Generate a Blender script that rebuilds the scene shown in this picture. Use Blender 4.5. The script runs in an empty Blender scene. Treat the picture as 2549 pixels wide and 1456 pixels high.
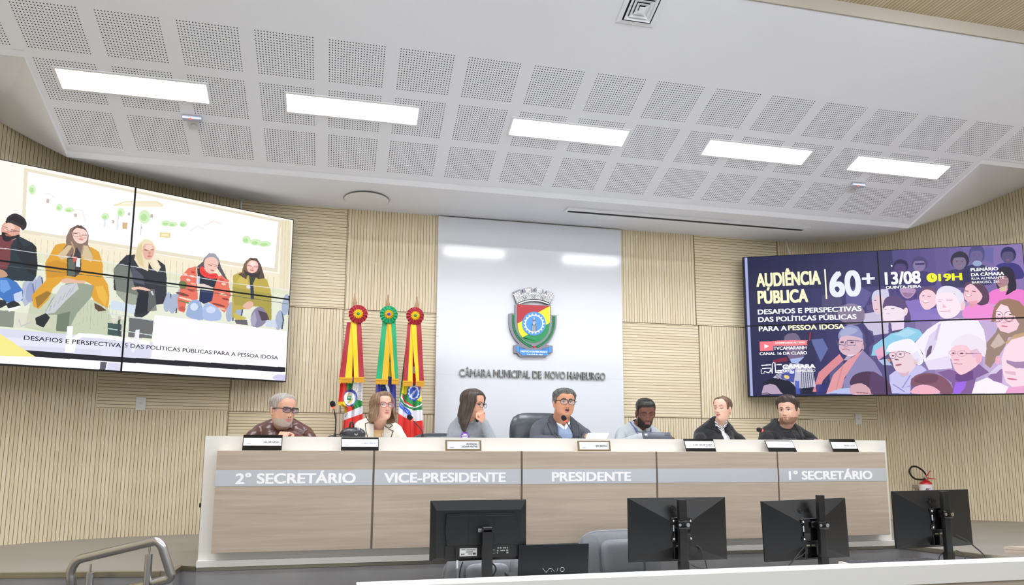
import bpy, bmesh, math, random
import numpy as np
from mathutils import Matrix, Vector
from mathutils.bvhtree import BVHTree

SC = bpy.context.scene
COL = SC.collection
random.seed(7)

# ------------------------------------------------------------------ camera
PITCH, ROLL, YAW = math.radians(8.128), math.radians(0.235), math.radians(13.369)
CAM = Vector((0.751, -4.679, 0.696))
cy_, sy_ = math.cos(YAW), math.sin(YAW)
cp_, sp_ = math.cos(PITCH), math.sin(PITCH)
fwd = Vector((sy_ * cp_, cy_ * cp_, sp_))
right0 = Vector((cy_, -sy_, 0))
up0 = right0.cross(fwd)
right = right0 * math.cos(ROLL) + up0 * math.sin(ROLL)
up = up0 * math.cos(ROLL) - right0 * math.sin(ROLL)
cam_data = bpy.data.cameras.new('camera')
cam = bpy.data.objects.new('camera', cam_data)
COL.objects.link(cam)
cam.matrix_world = Matrix(((right.x, up.x, -fwd.x, CAM.x), (right.y, up.y, -fwd.y, CAM.y),
                           (right.z, up.z, -fwd.z, CAM.z), (0, 0, 0, 1)))
cam_data.sensor_fit = 'HORIZONTAL'
cam_data.sensor_width = 36.0
cam_data.lens = 1825.4 / 2549 * 36.0
cam_data.shift_y = 121.5 / 2549
cam_data.clip_start = 0.05
cam_data.clip_end = 100
SC.camera = cam

# ------------------------------------------------------------------ world, exposure
SC.view_settings.view_transform = 'Standard'
SC.view_settings.look = 'None'
SC.view_settings.exposure = 0.5
SC.view_settings.gamma = 1.0
SC.view_settings.use_curve_mapping = False
W = bpy.data.worlds.new('hall_ambient')
SC.world = W
W.use_nodes = True
W.node_tree.nodes['Background'].inputs[0].default_value = (0.90, 0.95, 1.0, 1)
W.node_tree.nodes['Background'].inputs[1].default_value = 0.42

def area_lamp(name, loc, target, sx, sy, power, col=(1, 1, 1)):
    l = bpy.data.lights.new(name, 'AREA')
    l.shape = 'RECTANGLE'; l.size = sx; l.size_y = sy; l.energy = power; l.color = col
    o = bpy.data.objects.new(name, l); COL.objects.link(o)
    o.location = loc
    d = Vector(target) - Vector(loc)
    o.rotation_euler = d.to_track_quat('-Z', 'Y').to_euler()
    return o
# the ceiling lamps over the audience side of the hall: one row of panels near the stage; a large fill light is added behind
for x in (-.95, .80, 2.56, 4.30, 6.05):
    area_lamp('hall_lamp_and_fill', (x, -2.0, 3.40), (x, -1.2, 0.0), .84, .15, 11, (0.95, 0.975, 1.0))
area_lamp('hall_lamp_and_fill', (2.6, -4.4, 3.38), (2.6, -.2, .4), 9.0, 2.6, 150, (0.95, 0.97, 1.0))  # added soft fill, not a fixture of the hall

# ------------------------------------------------------------------ materials
def lin(c):
    return c / 12.92 if c <= 0.04045 else ((c + 0.055) / 1.055) ** 2.4
def hexc(h):
    return tuple(lin(int(h[k:k + 2], 16) / 255) for k in (0, 2, 4)) + (1.0,)
MATS = {}
def M(name, col, rough=0.5, metal=0.0, emit=0.0, coat=0.0, bump=0.0, bscale=60, var=0.0, vscale=8, stretch=(1, 1, 1), alpha=1.0, spec=0.5, sheen=0.0):
    if name in MATS: return MATS[name]
    m = bpy.data.materials.new(name); m.use_nodes = True
    nt = m.node_tree; b = nt.nodes['Principled BSDF']
    c = hexc(col) if isinstance(col, str) else col
    b.inputs['Base Color'].default_value = c
    b.inputs['Roughness'].default_value = rough
    b.inputs['Metallic'].default_value = metal
    b.inputs['Specular IOR Level'].default_value = spec
    b.inputs['Coat Weight'].default_value = coat
    b.inputs['Coat Roughness'].default_value = 0.06
    b.inputs['Alpha'].default_value = alpha
    if sheen: b.inputs['Sheen Weight'].default_value = sheen
    if emit:
        b.inputs['Emission Color'].default_value = c
        b.inputs['Emission Strength'].default_value = emit
    if bump or var:
        tc = nt.nodes.new('ShaderNodeTexCoord'); mp = nt.nodes.new('ShaderNodeMapping')
        mp.inputs['Scale'].default_value = stretch
        nt.links.new(tc.outputs['Object'], mp.inputs[0])
    if var:
        n = nt.nodes.new('ShaderNodeTexNoise'); n.inputs['Scale'].default_value = vscale; n.inputs['Detail'].default_value = 5
        nt.links.new(mp.outputs[0], n.inputs['Vector'])
        mx = nt.nodes.new('ShaderNodeMix'); mx.data_type = 'RGBA'
        mr = nt.nodes.new('ShaderNodeMapRange'); mr.inputs[1].default_value = 0.3; mr.inputs[2].default_value = 0.7
        nt.links.new(n.outputs[0], mr.inputs[0]); nt.links.new(mr.outputs[0], mx.inputs[0])
        mx.inputs[6].default_value = tuple(x * (1 - var) for x in c[:3]) + (1,)
        mx.inputs[7].default_value = tuple(min(1, x * (1 + var)) for x in c[:3]) + (1,)
        nt.links.new(mx.outputs[2], b.inputs['Base Color'])
    if bump:
        n = nt.nodes.new('ShaderNodeTexNoise'); n.inputs['Scale'].default_value = bscale; n.inputs['Detail'].default_value = 3
        nt.links.new(mp.outputs[0], n.inputs['Vector'])
        bp = nt.nodes.new('ShaderNodeBump'); bp.inputs['Strength'].default_value = bump; bp.inputs['Distance'].default_value = 0.01
        nt.links.new(n.outputs[0], bp.inputs['Height']); nt.links.new(bp.outputs[0], b.inputs['Normal'])
    MATS[name] = m
    return m

class G:
    """tiny helper to write math node graphs"""
    def __init__(s, nt): s.nt = nt
    def n(s, t, **k):
        x = s.nt.nodes.new(t)
        for a, v in k.items(): setattr(x, a, v)
        return x
    def m(s, op, a, b=None, c=None):
        x = s.n('ShaderNodeMath', operation=op)
        for i, v in enumerate((a, b, c)):
            if v is None: continue
            if isinstance(v, (int, float)): x.inputs[i].default_value = v
            else: s.nt.links.new(v, x.inputs[i])
        return x.outputs[0]

def slat_material(name, pitch, gap, light, dark, groove):
    m = bpy.data.materials.new(name); m.use_nodes = True
    nt = m.node_tree; b = nt.nodes['Principled BSDF']; g = G(nt)
    uv = g.n('ShaderNodeUVMap'); uv.uv_map = 'UVMap'
    sp = g.n('ShaderNodeSeparateXYZ'); nt.links.new(uv.outputs[0], sp.inputs[0])
    q = g.m('DIVIDE', sp.outputs[0], pitch)
    idx = g.m('FLOOR', q); fr = g.m('FRACT', q)
    isg = g.m('LESS_THAN', fr, gap / pitch)
    # board joints along the slat and tone per board
    seg = g.m('FLOOR', g.m('ADD', g.m('DIVIDE', sp.outputs[1], 0.62), g.m('MULTIPLY', idx, 0.37)))
    cb = g.n('ShaderNodeCombineXYZ'); nt.links.new(idx, cb.inputs[0]); nt.links.new(seg, cb.inputs[1])
    wn = g.n('ShaderNodeTexWhiteNoise', noise_dimensions='2D'); nt.links.new(cb.outputs[0], wn.inputs[0])
    mp = g.n('ShaderNodeMapping'); mp.inputs['Scale'].default_value = (60, 4, 1)
    nt.links.new(uv.outputs[0], mp.inputs[0])
    no = g.n('ShaderNodeTexNoise'); no.inputs['Scale'].default_value = 1.0; no.inputs['Detail'].default_value = 4
    nt.links.new(mp.outputs[0], no.inputs['Vector'])
    f = g.m('ADD', g.m('MULTIPLY', wn.outputs[0], 0.6), g.m('MULTIPLY', no.outputs[0], 0.4))
    mx = g.n('ShaderNodeMix', data_type='RGBA'); nt.links.new(f, mx.inputs[0])
    mx.inputs[6].default_value = hexc(dark); mx.inputs[7].default_value = hexc(light)
    m2 = g.n('ShaderNodeMix', data_type='RGBA'); nt.links.new(isg, m2.inputs[0])
    nt.links.new(mx.outputs[2], m2.inputs[6]); m2.inputs[7].default_value = hexc(groove)
    nt.links.new(m2.outputs[2], b.inputs['Base Color'])
    b.inputs['Roughness'].default_value = 0.55
    b.inputs['Specular IOR Level'].default_value = 0.3
    return m

def perforated_material():
    m = bpy.data.materials.new('perforated_plasterboard'); m.use_nodes = True
    nt = m.node_tree; b = nt.nodes['Principled BSDF']; g = G(nt)
    uv = g.n('ShaderNodeUVMap'); uv.uv_map = 'UVMap'
    sp = g.n('ShaderNodeSeparateXYZ'); nt.links.new(uv.outputs[0], sp.inputs[0])
    u, v = sp.outputs[0], sp.outputs[1]
    fu = g.m('FRACT', u); fv = g.m('FRACT', g.m('SUBTRACT', v, 0.015))
    du, dv_ = 0.0405, 0.0468
    cu = g.m('FRACT', g.m('DIVIDE', fu, du)); cv = g.m('FRACT', g.m('DIVIDE', fv, dv_))
    ex = g.m('MULTIPLY', g.m('SUBTRACT', cu, 0.5), 1.0); ey = g.m('MULTIPLY', g.m('SUBTRACT', cv, 0.5), 1.05)
    r2 = g.m('ADD', g.m('POWER', g.m('ABSOLUTE', ex), 4), g.m('POWER', g.m('ABSOLUTE', ey), 4))
    hole = g.m('LESS_THAN', r2, 0.205 ** 4)
    for cond in (g.m('LESS_THAN', fu, du * 20), g.m('LESS_THAN', fv, dv_ * 18), g.m('GREATER_THAN', v, 0.015), g.m('LESS_THAN', v, 2.95)):
        hole = g.m('MULTIPLY', hole, cond)
    mx = g.n('ShaderNodeMix', data_type='RGBA'); nt.links.new(hole, mx.inputs[0])
    mx.inputs[6].default_value = hexc('e4e7ee'); mx.inputs[7].default_value = hexc('2b2c2f')
    nt.links.new(mx.outputs[2], b.inputs['Base Color'])
    b.inputs['Roughness'].default_value = 0.7
    return m

def laminate_material(name, light, dark, sx=1.2, sz=34, rough=0.42):
    m = bpy.data.materials.new(name); m.use_nodes = True
    nt = m.node_tree; b = nt.nodes['Principled BSDF']; g = G(nt)
    tc = g.n('ShaderNodeTexCoord'); mp = g.n('ShaderNodeMapping'); mp.inputs['Scale'].default_value = (sx, 6, sz)
    nt.links.new(tc.outputs['Object'], mp.inputs[0])
    no = g.n('ShaderNodeTexNoise'); no.inputs['Scale'].default_value = 1.6; no.inputs['Detail'].default_value = 8; no.inputs['Roughness'].default_value = 0.62
    no.inputs['Distortion'].default_value = 0.6
    nt.links.new(mp.outputs[0], no.inputs['Vector'])
    mr = g.n('ShaderNodeMapRange'); mr.inputs[1].default_value = 0.3; mr.inputs[2].default_value = 0.68
    nt.links.new(no.outputs[0], mr.inputs[0])
    mx = g.n('ShaderNodeMix', data_type='RGBA'); nt.links.new(mr.outputs[0], mx.inputs[0])
    mx.inputs[6].default_value = hexc(dark); mx.inputs[7].default_value = hexc(light)
    nt.links.new(mx.outputs[2], b.inputs['Base Color'])
    b.inputs['Roughness'].default_value = rough
    return m

def picture_material(name, emit=None, rough=0.6):
    """surface that shows the colours stored on its own mesh (screen picture or printed cloth)"""
    m = bpy.data.materials.new(name); m.use_nodes = True
    nt = m.node_tree; b = nt.nodes['Principled BSDF']
    a = nt.nodes.new('ShaderNodeVertexColor'); a.layer_name = 'Picture'
    if emit:
        b.inputs['Base Color'].default_value = (0.01, 0.01, 0.012, 1)
        nt.links.new(a.outputs[0], b.inputs['Emission Color'])
        b.inputs['Emission Strength'].default_value = emit
        b.inputs['Roughness'].default_value = 0.4; b.inputs['Specular IOR Level'].default_value = 0.12
    else:
        nt.links.new(a.outputs[0], b.inputs['Base Color'])
        b.inputs['Roughness'].default_value = rough
        b.inputs['Sheen Weight'].default_value = 0.2
    return m

def glow(name, col, s):
    if name in MATS: return MATS[name]
    m = bpy.data.materials.new(name); m.use_nodes = True
    nt = m.node_tree
    e = nt.nodes.new('ShaderNodeEmission'); e.inputs[0].default_value = hexc(col); e.inputs[1].default_value = s
    nt.links.new(e.outputs[0], nt.nodes['Material Output'].inputs[0])
    MATS[name] = m
    return m

# ------------------------------------------------------------------ mesh helpers
class MB:
    def __init__(s): s.v = []; s.f = []; s.mi = []; s.T = Matrix.Identity(4); s.cur = 0
    def add(s, vs, fs, mi=None):
        b = len(s.v)
        s.v.extend([s.T @ Vector(p) for p in vs])
        s.f.extend([[i + b for i in f] for f in fs])
        s.mi.extend([s.cur if mi is None else mi] * len(fs))
        return s
    def box(s, x0, x1, y0, y1, z0, z1, bev=0.0, mi=None):
        if bev > 0:
            bm = bmesh.new()
            r = bmesh.ops.create_cube(bm, size=1.0)
            bmesh.ops.scale(bm, vec=(abs(x1 - x0), abs(y1 - y0), abs(z1 - z0)), verts=bm.verts)
            bmesh.ops.translate(bm, vec=((x0 + x1) / 2, (y0 + y1) / 2, (z0 + z1) / 2), verts=bm.verts)
            bmesh.ops.bevel(bm, geom=list(bm.edges), offset=bev, segments=3, profile=0.5, affect='EDGES', clamp_overlap=True)
            bm.verts.index_update()
            vs = [v.co.copy() for v in bm.verts]; fs = [[v.index for v in f.verts] for f in bm.faces]
            bm.free()
            return s.add(vs, fs, mi)
        vs = [(x, y, z) for x in (x0, x1) for y in (y0, y1) for z in (z0, z1)]
        return s.add(vs, [(0, 1, 3, 2), (4, 6, 7, 5), (0, 4, 5, 1), (2, 3, 7, 6), (0, 2, 6, 4), (1, 5, 7, 3)], mi)
    def prism(s, poly, y0, y1, mi=None, plane='xz'):
        n = len(poly)
        P = (lambda p, d: (p[0], d, p[1])) if plane == 'xz' else (lambda p, d: (p[0], p[1], d))
        vs = [P(p, y0) for p in poly] + [P(p, y1) for p in poly]
        fs = [list(range(n)), list(range(2 * n - 1, n - 1, -1))] + [(i, i + n, (i + 1) % n + n, (i + 1) % n) for i in range(n)]
        return s.add(vs, fs, mi)
    def rings(s, rings, cap=True, closed=True, mi=None):
        n = len(rings[0]); vs = [p for r in rings for p in r]; fs = []
        for k in range(len(rings) - 1):
            for i in range(n if closed else n - 1):
                j = (i + 1) % n
                fs.append((k * n + i, k * n + j, (k + 1) * n + j, (k + 1) * n + i))
        if cap:
            fs.append(list(range(n - 1, -1, -1))); fs.append([(len(rings) - 1) * n + i for i in range(n)])
        return s.add(vs, fs, mi)
    def tube(s, path, r, n=10, mi=None, cap=True):
        path = [Vector(p) for p in path]; R = r if isinstance(r, (list, tuple)) else [r] * len(path)
        rings = []; nrm = None
        for i, p in enumerate(path):
            t = (path[min(i + 1, len(path) - 1)] - path[max(i - 1, 0)])
            if t.length < 1e-9: t = Vector((0, 0, 1))
            t.normalize()
            if nrm is None:
                nrm = t.cross(Vector((0, 0, 1)))
                if nrm.length < 1e-3: nrm = t.cross(Vector((1, 0, 0)))
            nrm = (nrm - t * nrm.dot(t)).normalized(); bn = t.cross(nrm)
            rings.append([p + (nrm * math.cos(a) + bn * math.sin(a)) * R[i] for a in [2 * math.pi * k / n for k in range(n)]])
        return s.rings(rings, cap, True, mi)
    def cyl(s, p0, p1, r0, r1=None, n=20, mi=None):
        return s.tube([p0, p1], [r0, r0 if r1 is None else r1], n, mi)
    def lathe(s, prof, c=(0, 0, 0), n=24, mi=None):
        return s.rings([[(c[0] + r * math.cos(2 * math.pi * k / n), c[1] + r * math.sin(2 * math.pi * k / n), c[2] + z) for k in range(n)] for r, z in prof], True, True, mi)
    def ball(s, c, rx, ry=None, rz=None, n=16, m=10, mi=None):
        ry = rx if ry is None else ry; rz = rx if rz is None else rz
        rr = []
        for k in range(m + 1):
            t = math.pi * k / m - math.pi / 2
            q = max(math.cos(t), 0.02)
            rr.append([(c[0] + rx * q * math.cos(a), c[1] + ry * q * math.sin(a), c[2] + rz * math.sin(t)) for a in [2 * math.pi * i / n for i in range(n)]])
        return s.rings(rr, True, True, mi)
    def capsule(s, p0, p1, r0, r1=None, n=14):
        r1 = r0 if r1 is None else r1
        p0, p1 = Vector(p0), Vector(p1); t = (p1 - p0)
        if t.length < 1e-6: t = Vector((0, 0, 1e-4)); p1 = p0 + t
        d = t.normalized(); path = []; R = []
        for k in range(5):
            a = math.pi / 2 * k / 4; path.append(p0 - d * r0 * math.cos(a)); R.append(max(r0 * math.sin(a), r0 * 0.05))
        for k in range(5):
            a = math.pi / 2 * k / 4; path.append(p1 + d * r1 * math.sin(a)); R.append(max(r1 * math.cos(a), r1 * 0.05))
        return s.tube(path, R, n)
    def build(s, name, mats, parent=None, smooth=False, uv=None, label=None):
        me = bpy.data.meshes.new(name)
        me.from_pydata([tuple(p) for p in s.v], [], s.f)
        if not isinstance(mats, (list, tuple)): mats = [mats]
        for m in mats: me.materials.append(m)
        me.polygons.foreach_set('material_index', s.mi)
        if smooth is True: me.polygons.foreach_set('use_smooth', [True] * len(me.polygons))
        if uv is not None:
            l = me.uv_layers.new(name='UVMap'); k = 0
            for f in uv:
                for p in f: l.data[k].uv = p; k += 1
        me.update()
        bm = bmesh.new(); bm.from_mesh(me); bmesh.ops.recalc_face_normals(bm, faces=bm.faces) if uv is None else None
        bm.to_mesh(me); bm.free()
        if smooth == 'auto': autosmooth(me)
        return link(name, me, parent, label)

def autosmooth(me, ang=0.6):
    bm = bmesh.new(); bm.from_mesh(me)
    for f in bm.faces: f.smooth = True
    for e in bm.edges:
        if len(e.link_faces) == 2 and e.calc_face_angle(0) > ang: e.smooth = False
    bm.to_mesh(me); bm.free()

def link(name, me, parent=None, label=None):
    o = bpy.data.objects.new(name, me); COL.objects.link(o)
    if parent is not None:
        o.parent = parent
        r = root_of(parent)
        o.matrix_parent_inverse = Matrix.Translation(r.location).inverted() if r is parent else Matrix.Identity(4)
    if label: o['label'] = label
    return o
def root_of(o):
    while o.parent is not None: o = o.parent
    return o
def thing(name, label, cat, loc=(0, 0, 0), group=None):
    o = bpy.data.objects.new(name, None); COL.objects.link(o)
    o.location = loc; o.empty_display_size = 0.05
    return tag(o, label, cat, group)
def tag(o, label, cat, group=None, kind=None):
    o['label'] = label; o['category'] = cat
    if group: o['group'] = group
    if kind: o['kind'] = kind
    return o
def struct(o):
    o['kind'] = 'structure'
    return o
def clone(root, off, label=None, group=None):
    """copy of a thing together with copies of its parts and sub-parts"""
    r = root.copy(); COL.objects.link(r)
    r.location = Vector(root.location) + Vector(off)
    if label: r['label'] = label
    if group: r['group'] = group
    def rec(a, b):
        for c in list(a.children):
            d = c.copy(); COL.objects.link(d); d.parent = b; d.matrix_parent_inverse = c.matrix_parent_inverse.copy()
            rec(c, d)
    rec(root, r)
    return r

def text(name, s, mat, parent, origin, xd, ud, width=None, height=0.1, depth=0.002, bold=0.0, align='L', label=None):
    """lettering as a mesh; origin is the baseline start, cap height and width are exact"""
    def glyphs(off):
        cu = bpy.data.curves.new(name, 'FONT'); cu.body = s; cu.size = 1.0; cu.offset = off; cu.extrude = 0.5; cu.resolution_u = 7
        ob = bpy.data.objects.new('tmp_text', cu)
        me = bpy.data.meshes.new_from_object(ob)
        bpy.data.objects.remove(ob); bpy.data.curves.remove(cu)
        n = len(me.vertices); co = np.empty(n * 3); me.vertices.foreach_get('co', co)
        fs = [tuple(p.vertices) for p in me.polygons]; bpy.data.meshes.remove(me)
        return co.reshape(-1, 3), fs
    base, f0 = glyphs(0.0)
    co, fs = base, f0
    if bold:                                        # heavier strokes: the same glyph laid down slightly to each side
        parts = []; fs = []
        for i, (dx, dy) in enumerate(((-1, -.6), (1, -.6), (-1, .6), (1, .6), (0, 0))):
            parts.append(base * np.array([1, 1, 1 + .012 * i]) + np.array([dx * bold, dy * bold, 0]))
            fs += [tuple(q + i * len(base) for q in f) for f in f0]
        co = np.concatenate(parts)
    x0, x1 = co[:, 0].min(), co[:, 0].max()
    me = bpy.data.meshes.new(name); me.from_pydata([tuple(p) for p in co], [], fs)
    cap = 0.729 + bold * 1.2
    sz = height / cap
    sx = sz if width is None else width / (x1 - x0)
    X = (co[:, 0] - x0) * sx; Yv = (co[:, 1]) * sz; Z = co[:, 2] * depth
    w = (x1 - x0) * sx
    if align == 'C': X -= w / 2
    if align == 'R': X -= w
    xd = np.array(xd, float); ud = np.array(ud, float); nd = np.cross(xd, ud)
    out = np.array(origin, float)[None] + X[:, None] * xd[None] + Yv[:, None] * ud[None] + Z[:, None] * nd[None]
    me.vertices.foreach_set('co', out.ravel()); me.update()
    me.materials.clear(); me.materials.append(mat)
    me.name = name
    return link(name, me, parent, label)

def paint_picture(data, nu, nv):
    img = np.zeros((nv, nu, 3)); U = (np.arange(nu) + .5) / nu * 2000; V = (np.arange(nv) + .5) / nv * 2000
    for s in data:
        col = np.array(s[:3]) / 255; al = s[3] / 9.0
        P = np.array(s[4:], float).reshape(-1, 2)
        i0, i1 = np.searchsorted(U, [P[:, 0].min(), P[:, 0].max()]); j0, j1 = np.searchsorted(V, [P[:, 1].min(), P[:, 1].max()])
        if i0 >= i1 or j0 >= j1: continue
        uu, vv = np.meshgrid(U[i0:i1], V[j0:j1]); ins = np.zeros(uu.shape, bool)
        x0, y0 = P[-1]
        for x1, y1 in P:
            if y0 != y1:
                ins ^= ((y0 > vv) != (y1 > vv)) & (uu < (x1 - x0) * (vv - y0) / (y1 - y0) + x0)
            x0, y0 = x1, y1
        sub = img[j0:j1, i0:i1]; sub[ins] = sub[ins] * (1 - al) + col * al
    return img
def to_linear(a):
    return np.where(a <= 0.04045, a / 12.92, ((a + 0.055) / 1.055) ** 2.4)
def picture_grid(name, pos, img, mat, parent, smooth=False):
    """grid of faces, one flat colour per face taken from the picture"""
    nv, nu = img.shape[:2]
    verts = pos.reshape(-1, 3)
    i = np.arange(nv * nu); r, c = i // nu, i % nu
    a = r * (nu + 1) + c
    faces = np.stack([a, a + 1, a + nu + 2, a + nu + 1], 1)
    me = bpy.data.meshes.new(name)
    me.vertices.add(len(verts)); me.vertices.foreach_set('co', verts.ravel())
    me.loops.add(len(faces) * 4); me.loops.foreach_set('vertex_index', faces.ravel().astype(np.int32))
    me.polygons.add(len(faces)); me.polygons.foreach_set('loop_start', (np.arange(len(faces)) * 4).astype(np.int32))
    me.update(calc_edges=True)
    ca = me.color_attributes.new('Picture', 'FLOAT_COLOR', 'CORNER')
    colr = np.concatenate([to_linear(img.reshape(-1, 3)), np.ones((nv * nu, 1))], 1)
    ca.data.foreach_set('color', np.repeat(colr, 4, 0).ravel().astype(np.float32))
    if smooth: me.polygons.foreach_set('use_smooth', [True] * len(me.polygons))
    me.materials.append(mat)
    return link(name, me, parent)

# common materials
WHITE = M('white_paint', 'e4e7ee', 0.75)
WHITE_LAM = M('white_laminate', 'f7f7f4', 0.35)
STEEL = M('brushed_steel', 'c2c2c4', 0.28, 1.0, bump=0.02, bscale=300, stretch=(1, 1, 0.05))
CHROME = M('polished_steel', 'c9c8c6', 0.16, 1.0)
BLACK = M('black_plastic', '0b0b0d', 0.42)
DARK = M('dark_plastic', '1b1c20', 0.55)
RED_LED = glow('red_indicator', 'ff3020', 6)

# ------------------------------------------------------------------ the setting
SLAT = slat_material('birch_slats', 0.0262, 0.0031, 'eee1c6', 'deceac', '5e5030')
SOFFIT = slat_material('ceiling_slats', 0.0262, 0.0036, 'ddd0b4', 'cbbc9c', '66553a')
TAN = math.tan(math.radians(20.148))
def zslope(y): return 3.142 - (y + 0.393) * TAN

# wall plan (x, y, height of the ceiling edge)
LEFT = [(-.104, 1.672, 2.742), (-.40, 1.655, 2.785), (-.72, 1.595, 2.819), (-1.05, 1.485, 2.845), (-1.336, 1.33, 2.875), (-1.528, 1.197, 2.935), (-1.69, 1.06, 2.995), (-1.95, .75, 3.10), (-2.15, .30, 3.2), (-2.3, -.4, 3.35), (-2.36, -1.2, 3.5), (-2.36, -6.0, 3.5)]
RIGHT = [(5.298, 1.672, 2.745), (5.70, 1.672, 2.79), (6.0, 1.662, 2.832), (6.32, 1.62, 2.90), (6.62, 1.512, 2.99), (6.88, 1.37, 3.08), (7.1, 1.218, 3.163), (7.34, .975, 3.277), (7.6, .55, 3.42), (7.75, -.1, 3.5), (7.82, -1.2, 3.55), (7.82, -6.0, 3.55)]
def arc(pts):
    s = [0]
    for a, b in zip(pts, pts[1:]): s.append(s[-1] + math.hypot(b[0] - a[0], b[1] - a[1]))
    return s

def wall_strip(mb, uv, pts, z0f, z1f, horiz):
    """one face per wall piece; uv.x runs across the slats"""
    s = arc(pts)
    for k in range(len(pts) - 1):
        a, b = pts[k], pts[k + 1]
        za0, zb0, za1, zb1 = z0f(a), z0f(b), z1f(a), z1f(b)
        if za1 - za0 < 1e-4 and zb1 - zb0 < 1e-4: continue
        mb.add([(a[0], a[1], za0), (b[0], b[1], zb0), (b[0], b[1], zb1), (a[0], a[1], za1)], [(0, 1, 2, 3)])
        q = [(s[k], za0), (s[k + 1], zb0), (s[k + 1], zb1), (s[k], za1)]
        uv.append([(z + 5, x + 3) if horiz else (x + 40, z) for x, z in q])

def split(pts, x):  # cut the plan polyline at abscissa x
    out = []
    for a, b in zip(pts, pts[1:]):
        out.append(a)
        if (a[0] - x) * (b[0] - x) < 0:
            t = (x - a[0]) / (b[0] - a[0]); out.append(tuple(p + (q - p) * t for p, q in zip(a, b)))
    out.append(pts[-1])
    return out
def section(pts, xa, xb):
    lo, hi = min(xa, xb), max(xa, xb)
    return [p for p in split(split(pts, xa), xb) if lo - 1e-6 <= p[0] <= hi + 1e-6]

Z0, Z1, Z2, ZT = 0.0, 0.966, 1.852, 2.72
# back wall: checkerboard of slat panels
mb = MB(); uv = []
flat = lambda a, b: [(a, 1.672, ZT), (b, 1.672, ZT)]
blocks = [(-.104, .782, 2, 'H'), (.782, 1.70, 2, 'V'), (-.104, .78, 1, 'V'), (.78, 1.70, 1, 'H'), (-.104, .742, 0, 'H'), (.742, 1.70, 0, 'V'),
          (1.70, 3.20, 0, 'V'), (1.70, 3.20, 1, 'V'), (1.70, 3.20, 2, 'V'),
          (3.20, 4.08, 2, 'V'), (4.08, 4.99, 2, 'H'), (4.99, 5.298, 2, 'V'), (3.20, 4.10, 1, 'H'), (4.10, 5.12, 1, 'V'), (5.12, 5.298, 1, 'H'), (3.20, 4.10, 0, 'V'), (4.10, 5.02, 0, 'H'), (5.02, 5.298, 0, 'V')]
RZ = [(Z0, Z1), (Z1, Z2), (Z2, ZT + .03)]
for a, b, r, o in blocks:
    wall_strip(mb, uv, flat(a, b), lambda p: RZ[r][0], lambda p: RZ[r][1], o == 'H')
struct(mb.build('wall_back', SLAT, uv=uv))
# thin dark joints between the slat panels
mb = MB()
for a, b, r, o in blocks:
    if a > 1.6 and b < 3.3 and a < 3.2: continue
    z0, z1 = RZ[r]
    mb.box(a - .0015, a + .0015, 1.667, 1.673, z0, z1); mb.box(a, b, 1.667, 1.673, z1 - .0015, z1 + .0015)
struct(mb.build('trim_1', M('panel_joint', '5e4b2c', 0.8)))
for nm, pts, xh in (('wall_left', LEFT, (-.104, -1.03)), ('wall_right', RIGHT, (5.298, 6.02))):
    mb = MB(); uv = []
    lo = section(pts[:-2], xh[0], xh[1]); rest = section(pts[:-2], xh[1], pts[-3][0]) + pts[-2:]
    top = lambda p: p[2]
    wall_strip(mb, uv, lo, lambda p: Z0, lambda p: Z1, False)
    wall_strip(mb, uv, lo, lambda p: Z1, lambda p: 1.25 if nm == 'wall_left' else 1.25, True)
    wall_strip(mb, uv, lo, lambda p: 1.25, top, False)
    wall_strip(mb, uv, rest, lambda p: -.77 if p[1] < .0 else Z0, top, False)
    struct(mb.build(nm, SLAT, uv=uv))

# sloped perforated ceiling
YE = -1.02
mb = MB(); uv = []
fu = lambda x: (x + 1.112) / .43231
fv = lambda y: (y + .393) / math.cos(math.radians(20.148)) / .40838
for x0, x1, y0, y1 in ((-3.2, 9.0, YE, -.045), (-1.14, 5.775, -.045, .765)):
    q = [(x0, y0), (x1, y0), (x1, y1), (x0, y1)]
    mb.add([(x, y, zslope(y)) for x, y in q], [(0, 1, 2, 3)]); uv.append([(fu(x), fv(y)) for x, y in q])
struct(mb.build('ceiling', perforated_material(), uv=uv))
# lower plain ceiling around it with its lip
LIP = [(-3.2, -.045), (-1.14, -.045), (-1.14, .765), (5.775, .765), (5.775, -.045), (9.0, -.045)]
drop = [.04, .038, .048, .048, .038, .04]
mb = MB()
topv = [(x, y, zslope(y) + .004) for x, y in LIP]; bev = [(0, .05), (-.012, .05), (-.012, .05), (.012, .05), (.012, .05), (0, .05)]
lowv = [(x + bx_, y + by_, zslope(y) - d + .018) for (x, y), d, (bx_, by_) in zip(LIP, drop, bev)]
n = len(LIP)
mb.add(topv + lowv, [(i, i + 1, n + i + 1, n + i) for i in range(n - 1)])
wl = LEFT[:11]; wr = RIGHT[:11]
def fan(c, pts): mb.add([c] + list(pts), [(0, i, i + 1) for i in range(1, len(pts))])
fan(lowv[2], wl[:7]); fan(lowv[1], [lowv[2], wl[6]]); fan(lowv[1], wl[6:]); mb.add([lowv[0], lowv[1], wl[-1]], [(0, 1, 2)])
fan(lowv[3], wr[:7]); fan(lowv[4], [lowv[3], wr[6]]); fan(lowv[4], wr[6:]); mb.add([lowv[5], lowv[4], wr[-1]], [(0, 1, 2)])
mb.add([lowv[2], lowv[3], wr[0], wl[0]], [(0, 1, 2, 3)])
struct(mb.build('ceiling', WHITE))
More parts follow.
